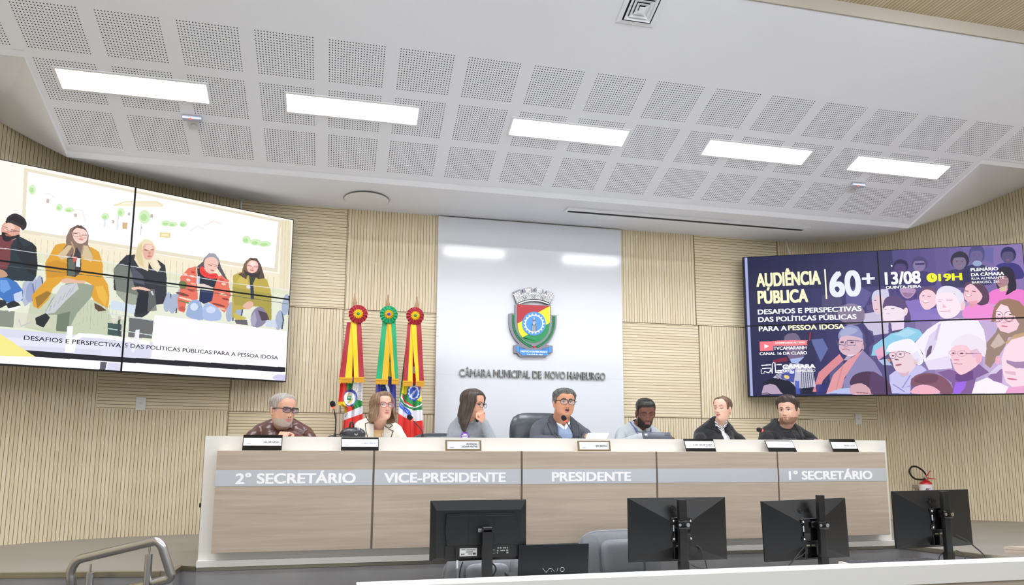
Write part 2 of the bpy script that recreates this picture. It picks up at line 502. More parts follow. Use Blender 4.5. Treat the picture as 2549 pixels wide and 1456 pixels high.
# fascia and slatted ceiling over the hall
mb = MB(); zf = zslope(YE)
mb.box(-3.2, 9, YE - .012, YE, zf - .002, zf + .085)
struct(mb.build('trim_2', M('fascia_paint', 'b3aca2', 0.7)))
mb = MB(); uv = []
mb.add([(-3.2, -6, zf + .085), (9, -6, zf + .085), (9, YE, zf + .085), (-3.2, YE, zf + .085)], [(0, 1, 2, 3)])
uv.append([(6.8, -6), (19, -6), (19, YE), (6.8, YE)])
struct(mb.build('ceiling', SOFFIT, uv=uv))

# stage platform, hall floor
VINYL = M('grey_vinyl', '8f8b85', 0.38, var=0.07, vscale=1.2, stretch=(1, 2.5, 1))
RISER = M('riser_board', '9c9c9f', 0.6, var=0.14, vscale=3.0)
EDGE = [(-3.2, .30), (-.99, -.037), (-.162, -.16), (-.10, -.147), (-.094, .03), (.0, -.022), (4.74, -.022), (4.87, -.42), (5.15, -1.2), (5.3, -2.2)]
BACK = [(p[0], p[1]) for p in RIGHT[:11][::-1]] + [(p[0], p[1]) for p in LEFT[:8]]
mb = MB()
poly = EDGE + [(7.82, -2.2)] + BACK + [(-3.2, .75)]
mb.add([(x, y, 0) for x, y in poly], [list(range(len(poly)))], 0)
for a, b in zip(EDGE, EDGE[1:]):
    mb.add([(a[0], a[1], 0), (b[0], b[1], 0), (b[0], b[1], -.77), (a[0], a[1], -.77)], [(0, 1, 2, 3)], 1)
struct(mb.build('floor', [VINYL, RISER]))
mb = MB(); mb.add([(-3.2, -6.5, -.77), (9, -6.5, -.77), (9, 2, -.77), (-3.2, 2, -.77)], [(0, 1, 2, 3)])
struct(mb.build('floor', M('hall_carpet_tile', '6d6a66', 0.8, var=0.1, vscale=6)))
mb = MB()
for a, b in zip(EDGE, EDGE[1:]):
    d = Vector((b[0] - a[0], b[1] - a[1], 0)).normalized(); nn = Vector((d.y, -d.x, 0)) * .008
    A = Vector((*a, 0)); B = Vector((*b, 0))
    mb.add([A + nn, B + nn, B - nn * 3, A - nn * 3, A + nn - Vector((0, 0, .022)), B + nn - Vector((0, 0, .022))], [])
    k = len(mb.v) - 6
    for v_ in (k, k + 1, k + 2, k + 3): mb.v[v_] = mb.v[v_] + Vector((0, 0, .004))
    mb.f += [[k, k + 1, k + 2, k + 3], [k, k + 4, k + 5, k + 1]]; mb.mi += [0, 0]
struct(mb.build('trim_3', M('edge_aluminium', 'a9a593', 0.35, 0.9)))

# ------------------------------------------------------------------ ceiling fixtures
RS = Matrix.Rotation(-math.radians(20.148), 4, 'X')
def slope_frame(x, y): return Matrix.Translation((x, y, zslope(y))) @ RS     # local: x along, y down the slope, z up
LED = glow('led_panel', 'f4f7ff', 60)
px = [(-1.063, -.078), (.349, 1.224), (1.871, 2.761), (3.396, 4.268), (4.68, 5.55)]
names = ['recessed ceiling light panel nearest the left end of the row', 'recessed ceiling light panel second from the left end of the row',
         'recessed ceiling light panel in the middle of the row of five', 'recessed ceiling light panel second from the right end of the row', 'recessed ceiling light panel nearest the right end of the row']
y_l = -.393 + 1.375 * .40838 * math.cos(math.radians(20.148))
proto = None
for i, (a, b) in enumerate(px):
    cx = (a + b) / 2; loc = Vector((cx, y_l, zslope(y_l)))
    if proto is None:
        r = proto = thing('ceiling_light', names[i], 'ceiling light', loc, 'ceiling lights over the stage')
        w, h = .432, .078
        mb = MB(); mb.T = slope_frame(cx, y_l)
        mb.box(-w - .014, w + .014, -h - .014, -h, -.008, .004); mb.box(-w - .014, w + .014, h, h + .014, -.008, .004)
        mb.box(-w - .014, -w, -h, h, -.008, .004); mb.box(w, w + .014, -h, h, -.008, .004)
        mb.build('frame', M('lamp_frame', 'dcdde0', 0.5), r)
        mb = MB(); mb.T = slope_frame(cx, y_l); mb.box(-w, w, -h, h, -.005, -.001); mb.build('diffuser', LED, r)
        pc = cx
    else:
        clone(proto, (cx - pc, 0, 0), names[i])
# square air diffuser
vy = -.393 - 1.25 * .40838 * math.cos(math.radians(20.148)); vx = -1.112 + 8.24 * .43231
r = thing('air_vent', 'square white ceiling air diffuser with nested louvres at the top edge', 'air vent', (vx, vy, zslope(vy)))
GAPM = M('vent_cavity', '14161a', 0.9)
hs = .105
mb = MB(); mb.T = slope_frame(vx, vy); mb.box(-hs * .93, hs * .93, -hs * .93, hs * .93, -.004, -.001); mb.build('cavity', GAPM, r)
def ringbox(mb, o, i, z0, z1, z2, z3):
    vs = [(sx * o, sy * o, z0) for sx, sy in ((-1, -1), (1, -1), (1, 1), (-1, 1))] + [(sx * i, sy * i, z1) for sx, sy in ((-1, -1), (1, -1), (1, 1), (-1, 1))]
    vs += [(x, y, z + .002) for x, y, z in vs]
    fs = [(k, (k + 1) % 4, 4 + (k + 1) % 4, 4 + k) for k in range(4)] + [(8 + k, 12 + k, 12 + (k + 1) % 4, 8 + (k + 1) % 4) for k in range(4)]
    fs += [(k, 8 + k, 8 + (k + 1) % 4, (k + 1) % 4) for k in range(4)] + [(4 + k, 4 + (k + 1) % 4, 12 + (k + 1) % 4, 12 + k) for k in range(4)]
    mb.add(vs, fs)
mb = MB(); mb.T = slope_frame(vx, vy); ringbox(mb, hs * 1.16, hs * .9, -.004, -.010, 0, 0); mb.build('frame', WHITE, r)
for o in (.80, .58, .37):
    mb = MB(); mb.T = slope_frame(vx, vy); ringbox(mb, hs * o, hs * (o - .185), -.016, -.006, 0, 0); mb.build('louvre', WHITE, r)
mb = MB(); mb.T = slope_frame(vx, vy); mb.box(-hs * .2, hs * .2, -hs * .2, hs * .2, -.026, -.022); mb.build('centre_plate', WHITE, r)
# emergency luminaires
def luminaire(x, y, label):
    r = thing('emergency_light', label, 'emergency light', (x, y, zslope(y)), 'emergency lights on the ceiling')
    T = slope_frame(x, y)
    mb = MB(); mb.T = T; mb.box(-.062, .062, -.018, .018, -.03, 0, .008); mb.build('housing', M('pale_blue_plastic', 'a6abbd', 0.5), r, smooth='auto')
    mb = MB(); mb.T = T; mb.ball((-.008, -.012, -.03), .0065); mb.build('indicator', glow('small_red_lamp', 'ff4030', 3), r, label='glowing red indicator lamp')
    mb = MB(); mb.T = T; mb.box(-.035, .035, .022, .105, -.012, 0, .004); mb.build('lens_plate', M('pale_plastic', 'c9cacb', 0.5), r, smooth='auto')
    mb = MB(); mb.T = T; mb.tube([(-.018 + .018 * (1 + math.cos(a)), .07 - .02 * math.sin(a), -.013) for a in np.linspace(math.pi, 0, 9)], .0015, 6); mb.build('lens_rim', M('grey_plastic', '8f9496', 0.5), r)
luminaire(-.262, .345, 'small emergency ceiling light with red lamp below the leftmost light panel')
luminaire(4.895, .352, 'small emergency ceiling light with red lamp below the rightmost light panel')
# linear slot diffuser and round cover in the back ceiling strip
def zback(y): return (zslope(.765) - .048) + (y - .765) / (1.672 - .765) * (2.742 - (zslope(.765) - .048))
r = thing('slot_diffuser', 'long white linear air slot above the white panel and right video wall', 'air vent', (3.75, 1.09, zback(1.09)))
zs_ = zback(1.09)
mb = MB(); mb.box(2.59, 4.92, 1.02, 1.088, zs_ - .007, zs_ + .012); mb.box(2.59, 4.92, 1.136, 1.155, zs_ - .007, zs_ + .012); mb.box(2.59, 2.612, 1.088, 1.136, zs_ - .007, zs_ + .012); mb.box(4.898, 4.92, 1.088, 1.136, zs_ - .007, zs_ + .012)
mb.build('frame', WHITE, r)
mb = MB(); mb.box(2.612, 4.898, 1.088, 1.136, zs_ - .004, zs_ - .001); mb.build('slot', GAPM, r)
mb = MB(); mb.box(2.612, 4.898, 1.110, 1.113, zs_ - .006, zs_ - .004); mb.build('blade', M('blade_grey', '55585c', .5), r)
r = thing('ceiling_cover', 'round off-white ceiling cover plate above the flags', 'cover', (.927, 1.29, zback(1.29)))
mb = MB(); sl = (zback(1.6) - zback(1.0)) / .6
def disc(mb, cx, cy, rx, ry, dz, n=40):
    a = [2 * math.pi * k / n for k in range(n)]
    for d0, d1, q in ((dz, dz + .004, 1),): mb.rings([[(cx + rx * math.cos(t), cy + ry * math.sin(t), zback(cy + ry * math.sin(t)) - d) for t in a] for d in (d1, d0)])
disc(mb, .927, 1.29, .181, .247, .001); mb.build('plate', M('cover_paint', 'e3e4e6', 0.75), r)
mb = MB(); mb.tube([(.927 + .184 * math.cos(t), 1.29 + .25 * math.sin(t), zback(1.29 + .25 * math.sin(t)) - .001) for t in np.linspace(0, 2 * math.pi, 49)], .0018, 6); mb.build('joint', M('joint_line', '8c8578', 0.9), r)  # thin joint line, darker than the cover plate
# wall plates
def wall_plate(x, y, z, ang, label):
    r = thing('wall_plate', label, 'wall plate', (x, y, z), 'blank wall plates')
    mb = MB(); mb.T = Matrix.Translation((x, y, z)) @ Matrix.Rotation(ang, 4, 'Z'); mb.box(-.036, .036, -.008, .004, -.052, .052, .003)
    mb.build('plate', M('plate_plastic', 'e6e6e4', 0.4), r, smooth='auto')
    mb = MB(); mb.T = Matrix.Translation((x, y, z)) @ Matrix.Rotation(ang, 4, 'Z'); mb.box(-.012, .012, -.010, -.007, -.006, .012)
    mb.build('insert', M('plate_insert', 'd8d6d2', 0.4), r)
wall_plate(-.742, 1.582, 1.012, math.radians(14), 'white wall plate below the left video wall')
wall_plate(5.81, 1.664, .976, math.radians(-4), 'pale grey wall plate below the right video wall')
# cables dropping behind the video walls
for nm, pts, lab in (('left', [(-.085, 1.58, zback(1.58)), (-.088, 1.575, 2.68), (-.08, 1.57, 2.6), (-.06, 1.56, 2.5)], 'white cable dropping from the ceiling behind the left video wall'),
                     ('right', [(5.02, 1.56, zback(1.56)), (5.035, 1.555, 2.65), (5.06, 1.55, 2.55), (5.08, 1.545, 2.45)], 'white cable dropping from the ceiling behind the right video wall')):
    mb = MB(); mb.tube(pts, .008, 8); o = mb.build('hanging_cable', M('white_cable', 'd9d8d4', 0.5), smooth=True); tag(o, lab, 'cable')

# ------------------------------------------------------------------ council desk
WOODP = laminate_material('ash_laminate', 'd2c3b3', 'bbab9b', .9, 20)
STRIP = M('brushed_aluminium_strip', 'd9dee7', 0.33, 0.3, bump=0.03, bscale=400, stretch=(.03, 1, 1))
GROOVE = M('joint_strip', '76695d', 0.5)
LETW = M('white_vinyl_letters', 'fbfbff', 0.4, emit=0.12)  # faint glow added to keep the letters bright
X = (1, 0, 0); Zv = (0, 0, 1)
desk = thing('council_desk', 'long white council desk with wood-look front panels standing on the stage edge', 'desk', (2.35, .25, 0))
WD, HD = 4.702, .748
mb = MB()
mb.box(0, WD, 0, .03, .0, HD); mb.box(0, WD, .03, .56, HD - .033, HD); mb.box(0, .03, .03, .56, 0, HD - .033); mb.box(WD - .03, WD, .03, .56, 0, HD - .033)
mb.box(0, WD, -.045, 0, 0, .035)
mb.build('frame', WHITE_LAM, desk)
bx = [.085, .981, 1.906, 2.83, 3.734, 4.608]
words = ['2\u00b0 SECRET\u00c1RIO', 'VICE-PRESIDENTE', 'PRESIDENTE', '', '1\u00b0 SECRET\u00c1RIO']
from_px = [(.194, .876), (1.045, 1.80), (2.105, 2.645), None, (3.815, 4.485)]
for k in range(5):
    a, b = bx[k] + (.006 if k else 0), bx[k + 1] - (.006 if k < 4 else 0)
    mb = MB(); mb.box(a, b, -.10, .0, .085, .664, .002)
    p = mb.build('front_panel', WOODP, desk)
    mb = MB(); mb.box(a, b, -.1025, -.0995, .459, .551); mb.build('metal_strip', STRIP, p)
    if words[k]:
        x0, x1 = from_px[k]
        text('lettering', words[k], LETW, p, (x0, -.1032, .474), X, Zv, x1 - x0, .062, .002, .028)
for k in range(1, 5):
    mb = MB(); mb.box(bx[k] - .006, bx[k] + .006, -.094, 0, .085, .664); mb.build('joint_strip', GROOVE, desk)
mb = MB(); mb.cyl((0, .12, .37), (-.02, .12, .37), .009); mb.box(-.03, -.012, .113, .127, .325, .35, .003); mb.box(-.022, -.020, .117, .123, .30, .327); mb.tube([(-.016, .12, .37), (-.024, .12, .352), (-.02, .12, .335)], .0015, 6)
mb.build('lock_key', BLACK, desk)

# ------------------------------------------------------------------ name plates on the ledge of the desk front
CARD = M('white_card', 'f2f4f8', 0.45)
BRONZE = M('bronze_acrylic', '7d6a48', 0.35, 0.2)
GLOSSB = M('black_acrylic', '0e0f14', 0.12, coat=0.4)
def name_plate(xc, w, h, lines, label, mat=GLOSSB, lean=.035, small=False, pale='2b2c3a', cardz=(.32, .82), line2=None):
    r = thing('name_plate', label, 'name plate', (xc, -.075, .664), 'name plates along the council desk')
    y0, y1 = -.088, -.088 + lean
    up_ = Vector((0, lean, h)).normalized(); H = math.hypot(lean, h)
    T = Matrix(((1, 0, 0, xc), (0, up_.z, up_.y, y0), (0, -up_.y, up_.z, .665), (0, 0, 0, 1)))
    mb = MB(); mb.T = T; mb.box(-w / 2, w / 2, 0, .005, 0, H); mb.box(-w / 2, w / 2, .005, .03, 0, .003)
    mb.build('plate', mat, r)
    ca, cb = cardz
    inset = .004 if mat is GLOSSB else .012
    mb = MB(); mb.T = T; mb.box(-w / 2 + inset, w / 2 - inset, -.0012, 0, H * ca, H * cb); card = mb.build('name_card', CARD, r)
    ch = H * (cb - ca)
    inkm = M('ink_' + pale, pale, 0.6)
    def loc(x, z): return T @ Vector((x, -.0014, z))
    n = len(lines)
    for i, (s, rel) in enumerate(lines):
        cap = ch * .24
        zb = H * ca + ch * (.36 if n == 1 else (.54, .22)[i])
        wid = w * rel
        o = loc(w / 2 - .014 - inset, zb)
        text('name_lettering', s, inkm, card, o, X, tuple(up_), wid, cap, .0006, .018, 'R')
    if line2:
        text('name_lettering', line2, inkm, card, loc(w / 2 - .014 - inset, H * ca + ch * .18), X, tuple(up_), w * .25, ch * .08, .0006, .02, 'R')
    mb = MB(); mb.T = T
    mb.box(w / 2 - inset - .009, w / 2 - inset - .008, -.0018, -.0012, H * ca + ch * .15, H * ca + ch * .9)
    mb.box(-w / 2 + inset + .018, -w / 2 + inset + .040, -.0018, -.0012, H * ca + ch * .20, H * ca + ch * .25)
    mb.build('emblem', M('emblem_grey', 'a08f98', 0.6), card)
name_plate(.330, .222, .092, [('VALDIR HENN', .40)], 'black acrylic name plate in front of the man in brown leather', cardz=(.30, .78))
name_plate(.896, .224, .080, [('LENY FISCH', .35)], 'black acrylic name plate in front of the woman in cream blazer', pale='8a93b4', cardz=(.28, .86))
name_plate(1.533, .229, .0665, [('PROFESSORA', .30), ('LUCIANA MARTINS', .44)], 'bronze name plate with two lines in front of the woman in grey', BRONZE, .012, cardz=(.16, .88))
name_plate(2.40, .226, .0675, [('ENIO BRIZOLA', .34)], 'bronze name plate with one line in front of the man speaking', BRONZE, .012, cardz=(.16, .88))
name_plate(3.165, .222, .086, [('JULIO CEZAR SOARES', .64)], 'black name plate in front of the woman in black coat', lean=.04, cardz=(.26, .80), line2='GERENTE DE CONTABILIDADE')
name_plate(3.79, .218, .077, [('RENATA BAPTISTA', .50)], 'tilted black name plate with pale letters before the last seat', lean=.055, pale='9aa0b8', cardz=(.36, .92))
name_plate(4.297, .210, .092, [('RAFAEL LUCAS', .42)], 'black name plate nearest the right end of the council desk', lean=.045, cardz=(.24, .74))

# ------------------------------------------------------------------ white panel with crest and letters
pan = thing('wall_panel', 'tall glossy white panel on the wall behind the council desk', 'wall panel', (2.44, 1.65, 0))
mb = MB(); lean = lambda z: 1.634 - (z - 1.33) * .0
mb.add([(x, y, z) for x in (1.572, 3.306) for y, z in ((lean(0), 0), (lean(2.728), 2.728), (1.668, 2.728), (1.668, 0))], [(0, 1, 2, 3), (7, 6, 5, 4), (0, 4, 5, 1), (1, 5, 6, 2), (2, 6, 7, 3), (3, 7, 4, 0)]); mb.build('board', M('glossy_white_panel', 'e2e5ec', 0.09, spec=.5), pan)
mb = MB(); mb.box(1.572, 3.306, 1.633, 1.636, 1.3085, 1.3095); mb.build('seam', M('seam_grey', 'c4c6ca', 0.7), pan)

crest = thing('coat_of_arms', 'metal coat of arms with shield, castle crown and wreath on the white panel', 'coat of arms', (2.442, 1.6, 1.45))
def cc(cx, cy):
    cy2 = cy - .052 * (cx - 985)
    return (2.272 + (cx - 985) * .000694, 1.956 - (cy2 - 360) * .000662)
ALU = M('cast_aluminium', '7d7a83', 0.3, 0.8)
ALUD = M('cast_aluminium_edge', '77757c', 0.3, 0.85)
def cpoly(pts): return [cc(*p) for p in pts]
def plate(name, pts, y, th, mat, parent, conv=True):
    mb = MB(); mb.prism(cpoly(pts) if conv else pts, y, y - th); return mb.build(name, mat, parent)
def bez(p0, p1, p2, n=8): return [((1 - t) ** 2 * p0[0] + 2 * t * (1 - t) * p1[0] + t * t * p2[0], (1 - t) ** 2 * p0[1] + 2 * t * (1 - t) * p1[1] + t * t * p2[1]) for t in np.linspace(0, 1, n)]
yF = 1.634
crown = [(958, 190), (1045, 152), (1062, 170), (1070, 200), (1092, 196), (1082, 150), (1108, 140), (1200, 128), (1210, 160), (1208, 178), (1245, 180), (1246, 140), (1258, 130), (1362, 155), (1364, 190), (1362, 205), (1388, 212), (1398, 178), (1415, 172), (1510, 215), (1450, 372), (1350, 330), (1232, 312), (1110, 322), (1005, 362)]
cr_ = plate('crown_backing', crown, yF, .032, ALU, crest)
def warp(u, v):  # crown coordinates: u across 0..1, v 0 bottom..1 top
    a = (u - .5) * 1.02
    cx, cy = 1232, 760
    R = 440 + v * 190
    return (cx + R * math.sin(a) * .98, cy - R * math.cos(a) * (1 if v > 0 else 1))
CRW = M('enamel_white', 'f4f4f6', 0.3); CRB = M('enamel_black', '202024', 0.4)
mb = MB()
for u0, u1, v1 in ((.02, .19, .82), (.305, .44, .90), (.56, .695, .90), (.81, .98, .82)):
    mb.prism(cpoly([warp(u0, .16), warp(u1, .16), warp(u1 - .01, v1), warp((u0 + u1) / 2, v1), warp(u0 + .01, v1)]), yF - .032, yF - .036)
    for q in range(4):
        w = (u1 - u0); a = u0 + w * (.0 + q * .27)
        mb.prism(cpoly([warp(a, v1), warp(a + w * .16, v1), warp(a + w * .16, v1 + .07), warp(a, v1 + .07)]), yF - .032, yF - .036)
mb.prism(cpoly([warp(u, .16) for u in np.linspace(.02, .98, 13)] + [warp(u, .6) for u in np.linspace(.98, .02, 13)]), yF - .032, yF - .035)
for a in (.215, .25, .285, .455, .49, .525, .71, .745, .78): mb.prism(cpoly([warp(a, .58), warp(a + .02, .58), warp(a + .02, .67), warp(a, .67)]), yF - .032, yF - .035)
mb.prism(cpoly([warp(u, .02) for u in np.linspace(.03, .97, 13)] + [warp(u, .1) for u in np.linspace(.97, .03, 13)]), yF - .032, yF - .0345)
mb.build('castle_wall', CRW, cr_)
mb = MB()
def seg(p, q, w=3.0, d0=.0365, d1=.0372):
    (x0, y0), (x1, y1) = p, q; L = math.hypot(x1 - x0, y1 - y0) or 1; nx, ny = -(y1 - y0) / L * w / 2, (x1 - x0) / L * w / 2
    mb.prism(cpoly([(x0 + nx, y0 + ny), (x1 + nx, y1 + ny), (x1 - nx, y1 - ny), (x0 - nx, y0 - ny)]), yF - d0, yF - d1)
for v in (.16, .25, .34, .43, .52):
    us = np.linspace(.02, .98, 15)
    for a, b in zip(us, us[1:]): seg(warp(a, v), warp(b, v))
for j, v in enumerate((.16, .25, .34, .43)):
    for k in range(16): 
        a = .04 + k * .06 + (j % 2) * .03
        if a < .97: seg(warp(a, v), warp(a, v + .09))
for u0, u1, v1 in ((.02, .19, .82), (.305, .44, .90), (.56, .695, .90), (.81, .98, .82)):
    for v in (.61, .70, .79):
        if v < v1: seg(warp(u0 + .01, v), warp(u1 - .01, v))
    seg(warp((u0 + u1) / 2, .52), warp((u0 + u1) / 2, .61)); seg(warp(u0 + .05, .61), warp(u0 + .05, .70)); seg(warp((u0 + u1) / 2 + .02, .70), warp((u0 + u1) / 2 + .02, .79))
for u0 in (.25, .5, .75): seg(warp(u0 - .055, .5), warp(u0, .2)); seg(warp(u0, .2), warp(u0 + .055, .5))
us = np.linspace(.03, .97, 13)
for a, b in zip(us, us[1:]): seg(warp(a, .0), warp(b, .0)); seg(warp(a, .12), warp(b, .12))
mb.build('masonry_lines', CRB, cr_)
back = [(985, 362), (1465, 372), (1468, 515), (1545, 518), (1540, 640)] + bez((1540, 640), (1520, 800), (1400, 925), 8) + [(1488, 935), (1488, 1030), (1430, 1036), (1405, 1085), (1050, 1078), (1015, 1030), (970, 1025), (970, 918), (1040, 905)] + bez((1040, 905), (915, 780), (905, 620), 8) + [(905, 490), (960, 482), (985, 495)]
bk = plate('shield_backing', back, yF, .030, ALU, crest)
def shield_at(cx):  # lower rim of the shield at column cx
    t = (cx - 1232) / 220.0
    return 620 + 272 * math.sqrt(max(0, 1 - t * t)) if abs(t) <= 1 else 620
rim = [(1012, 366), (1452, 386)] + [(cx, shield_at(cx)) for cx in np.linspace(1452, 1012, 25)]
RED, YEL, GRN, BLU = M('enamel_red', 'b8202c', 0.3), M('enamel_yellow', 'f0ea1e', 0.3), M('enamel_green', '0c9150', 0.3), M('enamel_blue', '4c98ea', 0.3)
plate('field_red', [(1012, 366), (1452, 386), (1012, 628)], yF - .030, .005, RED, bk)
plate('field_yellow', [(1012, 628), (1452, 386), (1452, 618), (1075, 822)] + [(cx, shield_at(cx)) for cx in np.linspace(1075, 1012, 5)], yF - .030, .0045, YEL, bk)
plate('field_green', [(1075, 822), (1452, 618)] + [(cx, shield_at(cx)) for cx in np.linspace(1452, 1075, 22)], yF - .030, .004, GRN, bk)
C0 = (1234, 632)
def circ(r, n=40, ry=None): return [(C0[0] + r * math.cos(a), C0[1] + (ry or r) * math.sin(a)) for a in [2 * math.pi * k / n for k in range(n)]]
blue = plate('blue_disc', circ(158, ry=164), yF - .035, .004, BLU, bk)
gear = []
for k in range(18):
    for da, r in ((-.09, 122), (-.05, 140), (.05, 140), (.09, 122)):
        a = 2 * math.pi * k / 18 + da; gear.append((C0[0] + r * math.cos(a), C0[1] + r * math.sin(a)))
plate('gear', gear, yF - .039, .002, CRW, bk); plate('gear_core', circ(108), yF - .041, .0015, BLU, bk)
TW = M('enamel_grey', 'c9c9cc', 0.35)
mb = MB()
for x0, x1, y0, y1 in ((1206, 1258, 738, 655), (1212, 1252, 650, 630), (1216, 1250, 630, 590), (1222, 1244, 580, 555), (1228, 1238, 555, 530)):
    mb.prism(cpoly([(x0, y0), (x1, y0), (x1 - 3, y1), (x0 + 3, y1)]), yF - .0425, yF - .045)
mb.prism(cpoly([(1229, 532), (1237, 532), (1233, 508)]), yF - .0425, yF - .045)
mb.build('monument', TW, bk)
mb = MB()
for x0, x1, y0, y1 in ((1218, 1224, 738, 655), (1240, 1246, 738, 655), (1204, 1260, 655, 648), (1206, 1214, 650, 630), (1250, 1258, 650, 630), (1215, 1251, 590, 578), (1230, 1236, 630, 590), (1204, 1209, 738, 655), (1255, 1260, 738, 655)):
    mb.prism(cpoly([(x0, y0), (x1, y0), (x1, y1), (x0, y1)]), yF - .045, yF - .0455)
mb.build('monument_lines', CRB, bk)
mbd = MB()
def leaf(m_, cx, cy, ang, L=46, w=17, y0=.030, y1=.036):
    c, s = math.cos(ang), math.sin(ang)
    pts = [(0, 0), (L * .35, w * .5), (L * .75, w * .4), (L, 0), (L * .75, -w * .4), (L * .35, -w * .5)]
    m_.prism(cpoly([(cx + x * c - y * s, cy + x * s + y * c) for x, y in pts]), yF - y0, yF - y1)
pathL = [(962, 520), (962, 600), (970, 680), (990, 740), (1022, 800), (1065, 850), (1120, 895), (1180, 930), (1225, 948)]
pathR = [(1503, 540), (1503, 620), (1492, 700), (1470, 765), (1435, 825), (1390, 872), (1340, 910), (1290, 937), (1248, 950)]
for path in (pathL, pathR):
    mb = MB()
    P = np.array(path, float); d = np.concatenate([[0], np.cumsum(np.hypot(*np.diff(P, axis=0).T))]); L = d[-1]
    for t in np.linspace(0, L - 20, 26):
        x = np.interp(t, d, P[:, 0]); y = np.interp(t, d, P[:, 1]); x2 = np.interp(t + 6, d, P[:, 0]); y2 = np.interp(t + 6, d, P[:, 1])
        a = math.atan2(y - y2, x - x2)
        leaf(mb, x2, y2, a + .55, 34, 14); leaf(mb, x2, y2, a - .55, 34, 14)
    for k in range(len(path) - 1):
        (x0, y0), (x1, y1) = path[k], path[k + 1]; l_ = math.hypot(x1 - x0, y1 - y0); nx, ny = -(y1 - y0) / l_ * 2, (x1 - x0) / l_ * 2
        mbd.prism(cpoly([(x0 + nx, y0 + ny), (x1 + nx, y1 + ny), (x1 - nx, y1 - ny), (x0 - nx, y0 - ny)]), yF - .036, yF - .0368)
    for t in np.linspace(0, L - 20, 26):
        x2 = np.interp(t + 6, d, P[:, 0]); y2 = np.interp(t + 6, d, P[:, 1]); x = np.interp(t, d, P[:, 0]); y = np.interp(t, d, P[:, 1]); a = math.atan2(y - y2, x - x2)
        leaf(mbd, x2 + 3, y2 + 8, a + .55, 30, 4, .0335, .0366); leaf(mbd, x2 - 3, y2 + 8, a - .55, 30, 4, .0335, .0366)
    mb.build('laurel_branch', M('enamel_leaf', '159a5c', 0.35), bk)
mbd.build('wreath_stem', M('enamel_dark_green', '0b3a26', 0.4), bk)
plate('red_bead', [(1238 + 15 * math.cos(a), 948 + 15 * math.sin(a)) for a in np.linspace(0, 6.1, 14)], yF - .036, .003, M('bead_red', 'e02030', 0.3), bk)
rb = plate('ribbon', [(998, 930), (1040, 945), (1125, 972), (1128, 985), (1345, 990), (1345, 978), (1430, 955), (1472, 946), (1472, 1025), (1428, 1030), (1418, 1068), (1075, 1060), (1040, 1020), (1000, 1005)], yF - .030, .004, BLU, bk)
mb = MB()
for p, q in (((1040, 945), (1125, 972)), ((1125, 972), (1045, 968)), ((1040, 950), (1040, 1020)), ((1345, 978), (1430, 957)), ((1345, 990), (1425, 980)), ((1428, 960), (1428, 1030)), ((1345, 978), (1345, 990))):
    seg(p, q, 4, .0341, .0348)
mb.build('ribbon_lines', M('enamel_navy', '17306a', 0.4), rb)
text('ribbon_lettering', 'NOVO HAMBURGO', CRW, rb, (*cc(1058, 1020)[:1], yF - .0345, cc(1058, 1016)[1]), X, (0, 0, 1), .243, .017, .001, .04)
text('ribbon_lettering', '5 de abril de 1927', CRW, rb, (cc(1140, 1058)[0], yF - .0345, cc(1140, 1055)[1]), X, (0, 0, 1), .148, .0125, .001, .04)
sign = thing('wall_lettering', 'raised polished metal letters under the coat of arms on the white panel', 'lettering', (2.45, 1.62, 1.28))
LETM = M('polished_metal_letters', 'b3b0ab', 0.13, 1.0)
for w_, a, b in (('C\u00c2MARA', 1.777, 2.063), ('MUNICIPAL', 2.083, 2.415), ('DE', 2.44, 2.522), ('NOVO', 2.556, 2.742), ('HAMBURGO', 2.765, 3.126)):
    text('word', w_, LETM, sign, (a, 1.632, 1.2965), X, Zv, b - a, .072, .030, .016)

# ------------------------------------------------------------------ microphones, bag, paper, tablet
def microphone(path, base, label, hr=.017):
    r = thing('gooseneck_microphone', label, 'microphone', base, 'gooseneck microphones on the council desk')
    p = [Vector(q) for q in path]
    pts = []
    for k in range(len(p) - 1):
        a, b, c, d = p[max(k - 1, 0)], p[k], p[k + 1], p[min(k + 2, len(p) - 1)]
        for t in np.linspace(0, 1, 8, endpoint=False): pts.append(.5 * ((2 * b) + (-a + c) * t + (2 * a - 5 * b + 4 * c - d) * t * t + (-a + 3 * b - 3 * c + d) * t ** 3))
    pts.append(p[-1])
    mb = MB(); mb.tube(pts, .0036, 8); mb.build('gooseneck', BLACK, r, smooth=True)
    d = (pts[-1] - pts[-4]).normalized(); tip = pts[-1]
    mb = MB(); mb.tube([tip, tip + d * .010], .0105, 14); mb.build('indicator_ring', RED_LED, r, label='glowing red ring below the foam head')
    mb = MB(); mb.tube([tip + d * q for q in (.010, .013, .020, .030, .040, .047, .050)], [.010, .015, hr, hr + .001, hr - .001, .010, .003], 16); mb.build('foam_head', M('foam_black', '121214', 0.95), r, smooth=True)
    mb = MB(); mb.lathe([(.001, 0), (.032, 0), (.032, .004), (.010, .007), (.006, .024), (.001, .025)], (base[0], base[1], .748)); mb.build('base', BLACK, r, smooth='auto')
microphone([(.745, .27, .772), (.748, .262, .84), (.738, .255, .90), (.730, .25, .935)], (.745, .27, .748), 'gooseneck microphone standing upright right of the man in brown leather')
microphone([(1.315, .27, .772), (1.305, .262, .80), (1.275, .255, .832), (1.245, .25, .862)], (1.315, .27, .748), 'gooseneck microphone leaning left beside the woman in cream blazer')
microphone([(2.372, .26, .772), (2.350, .25, .81), (2.325, .24, .845), (2.308, .235, .868)], (2.372, .26, .748), 'gooseneck microphone in front of the man speaking')
microphone([(4.01, .27, .772), (3.992, .262, .80), (3.94, .255, .812), (3.87, .25, .816), (3.845, .248, .819)], (4.01, .27, .748), 'gooseneck microphone bent flat to the left before the man in black')
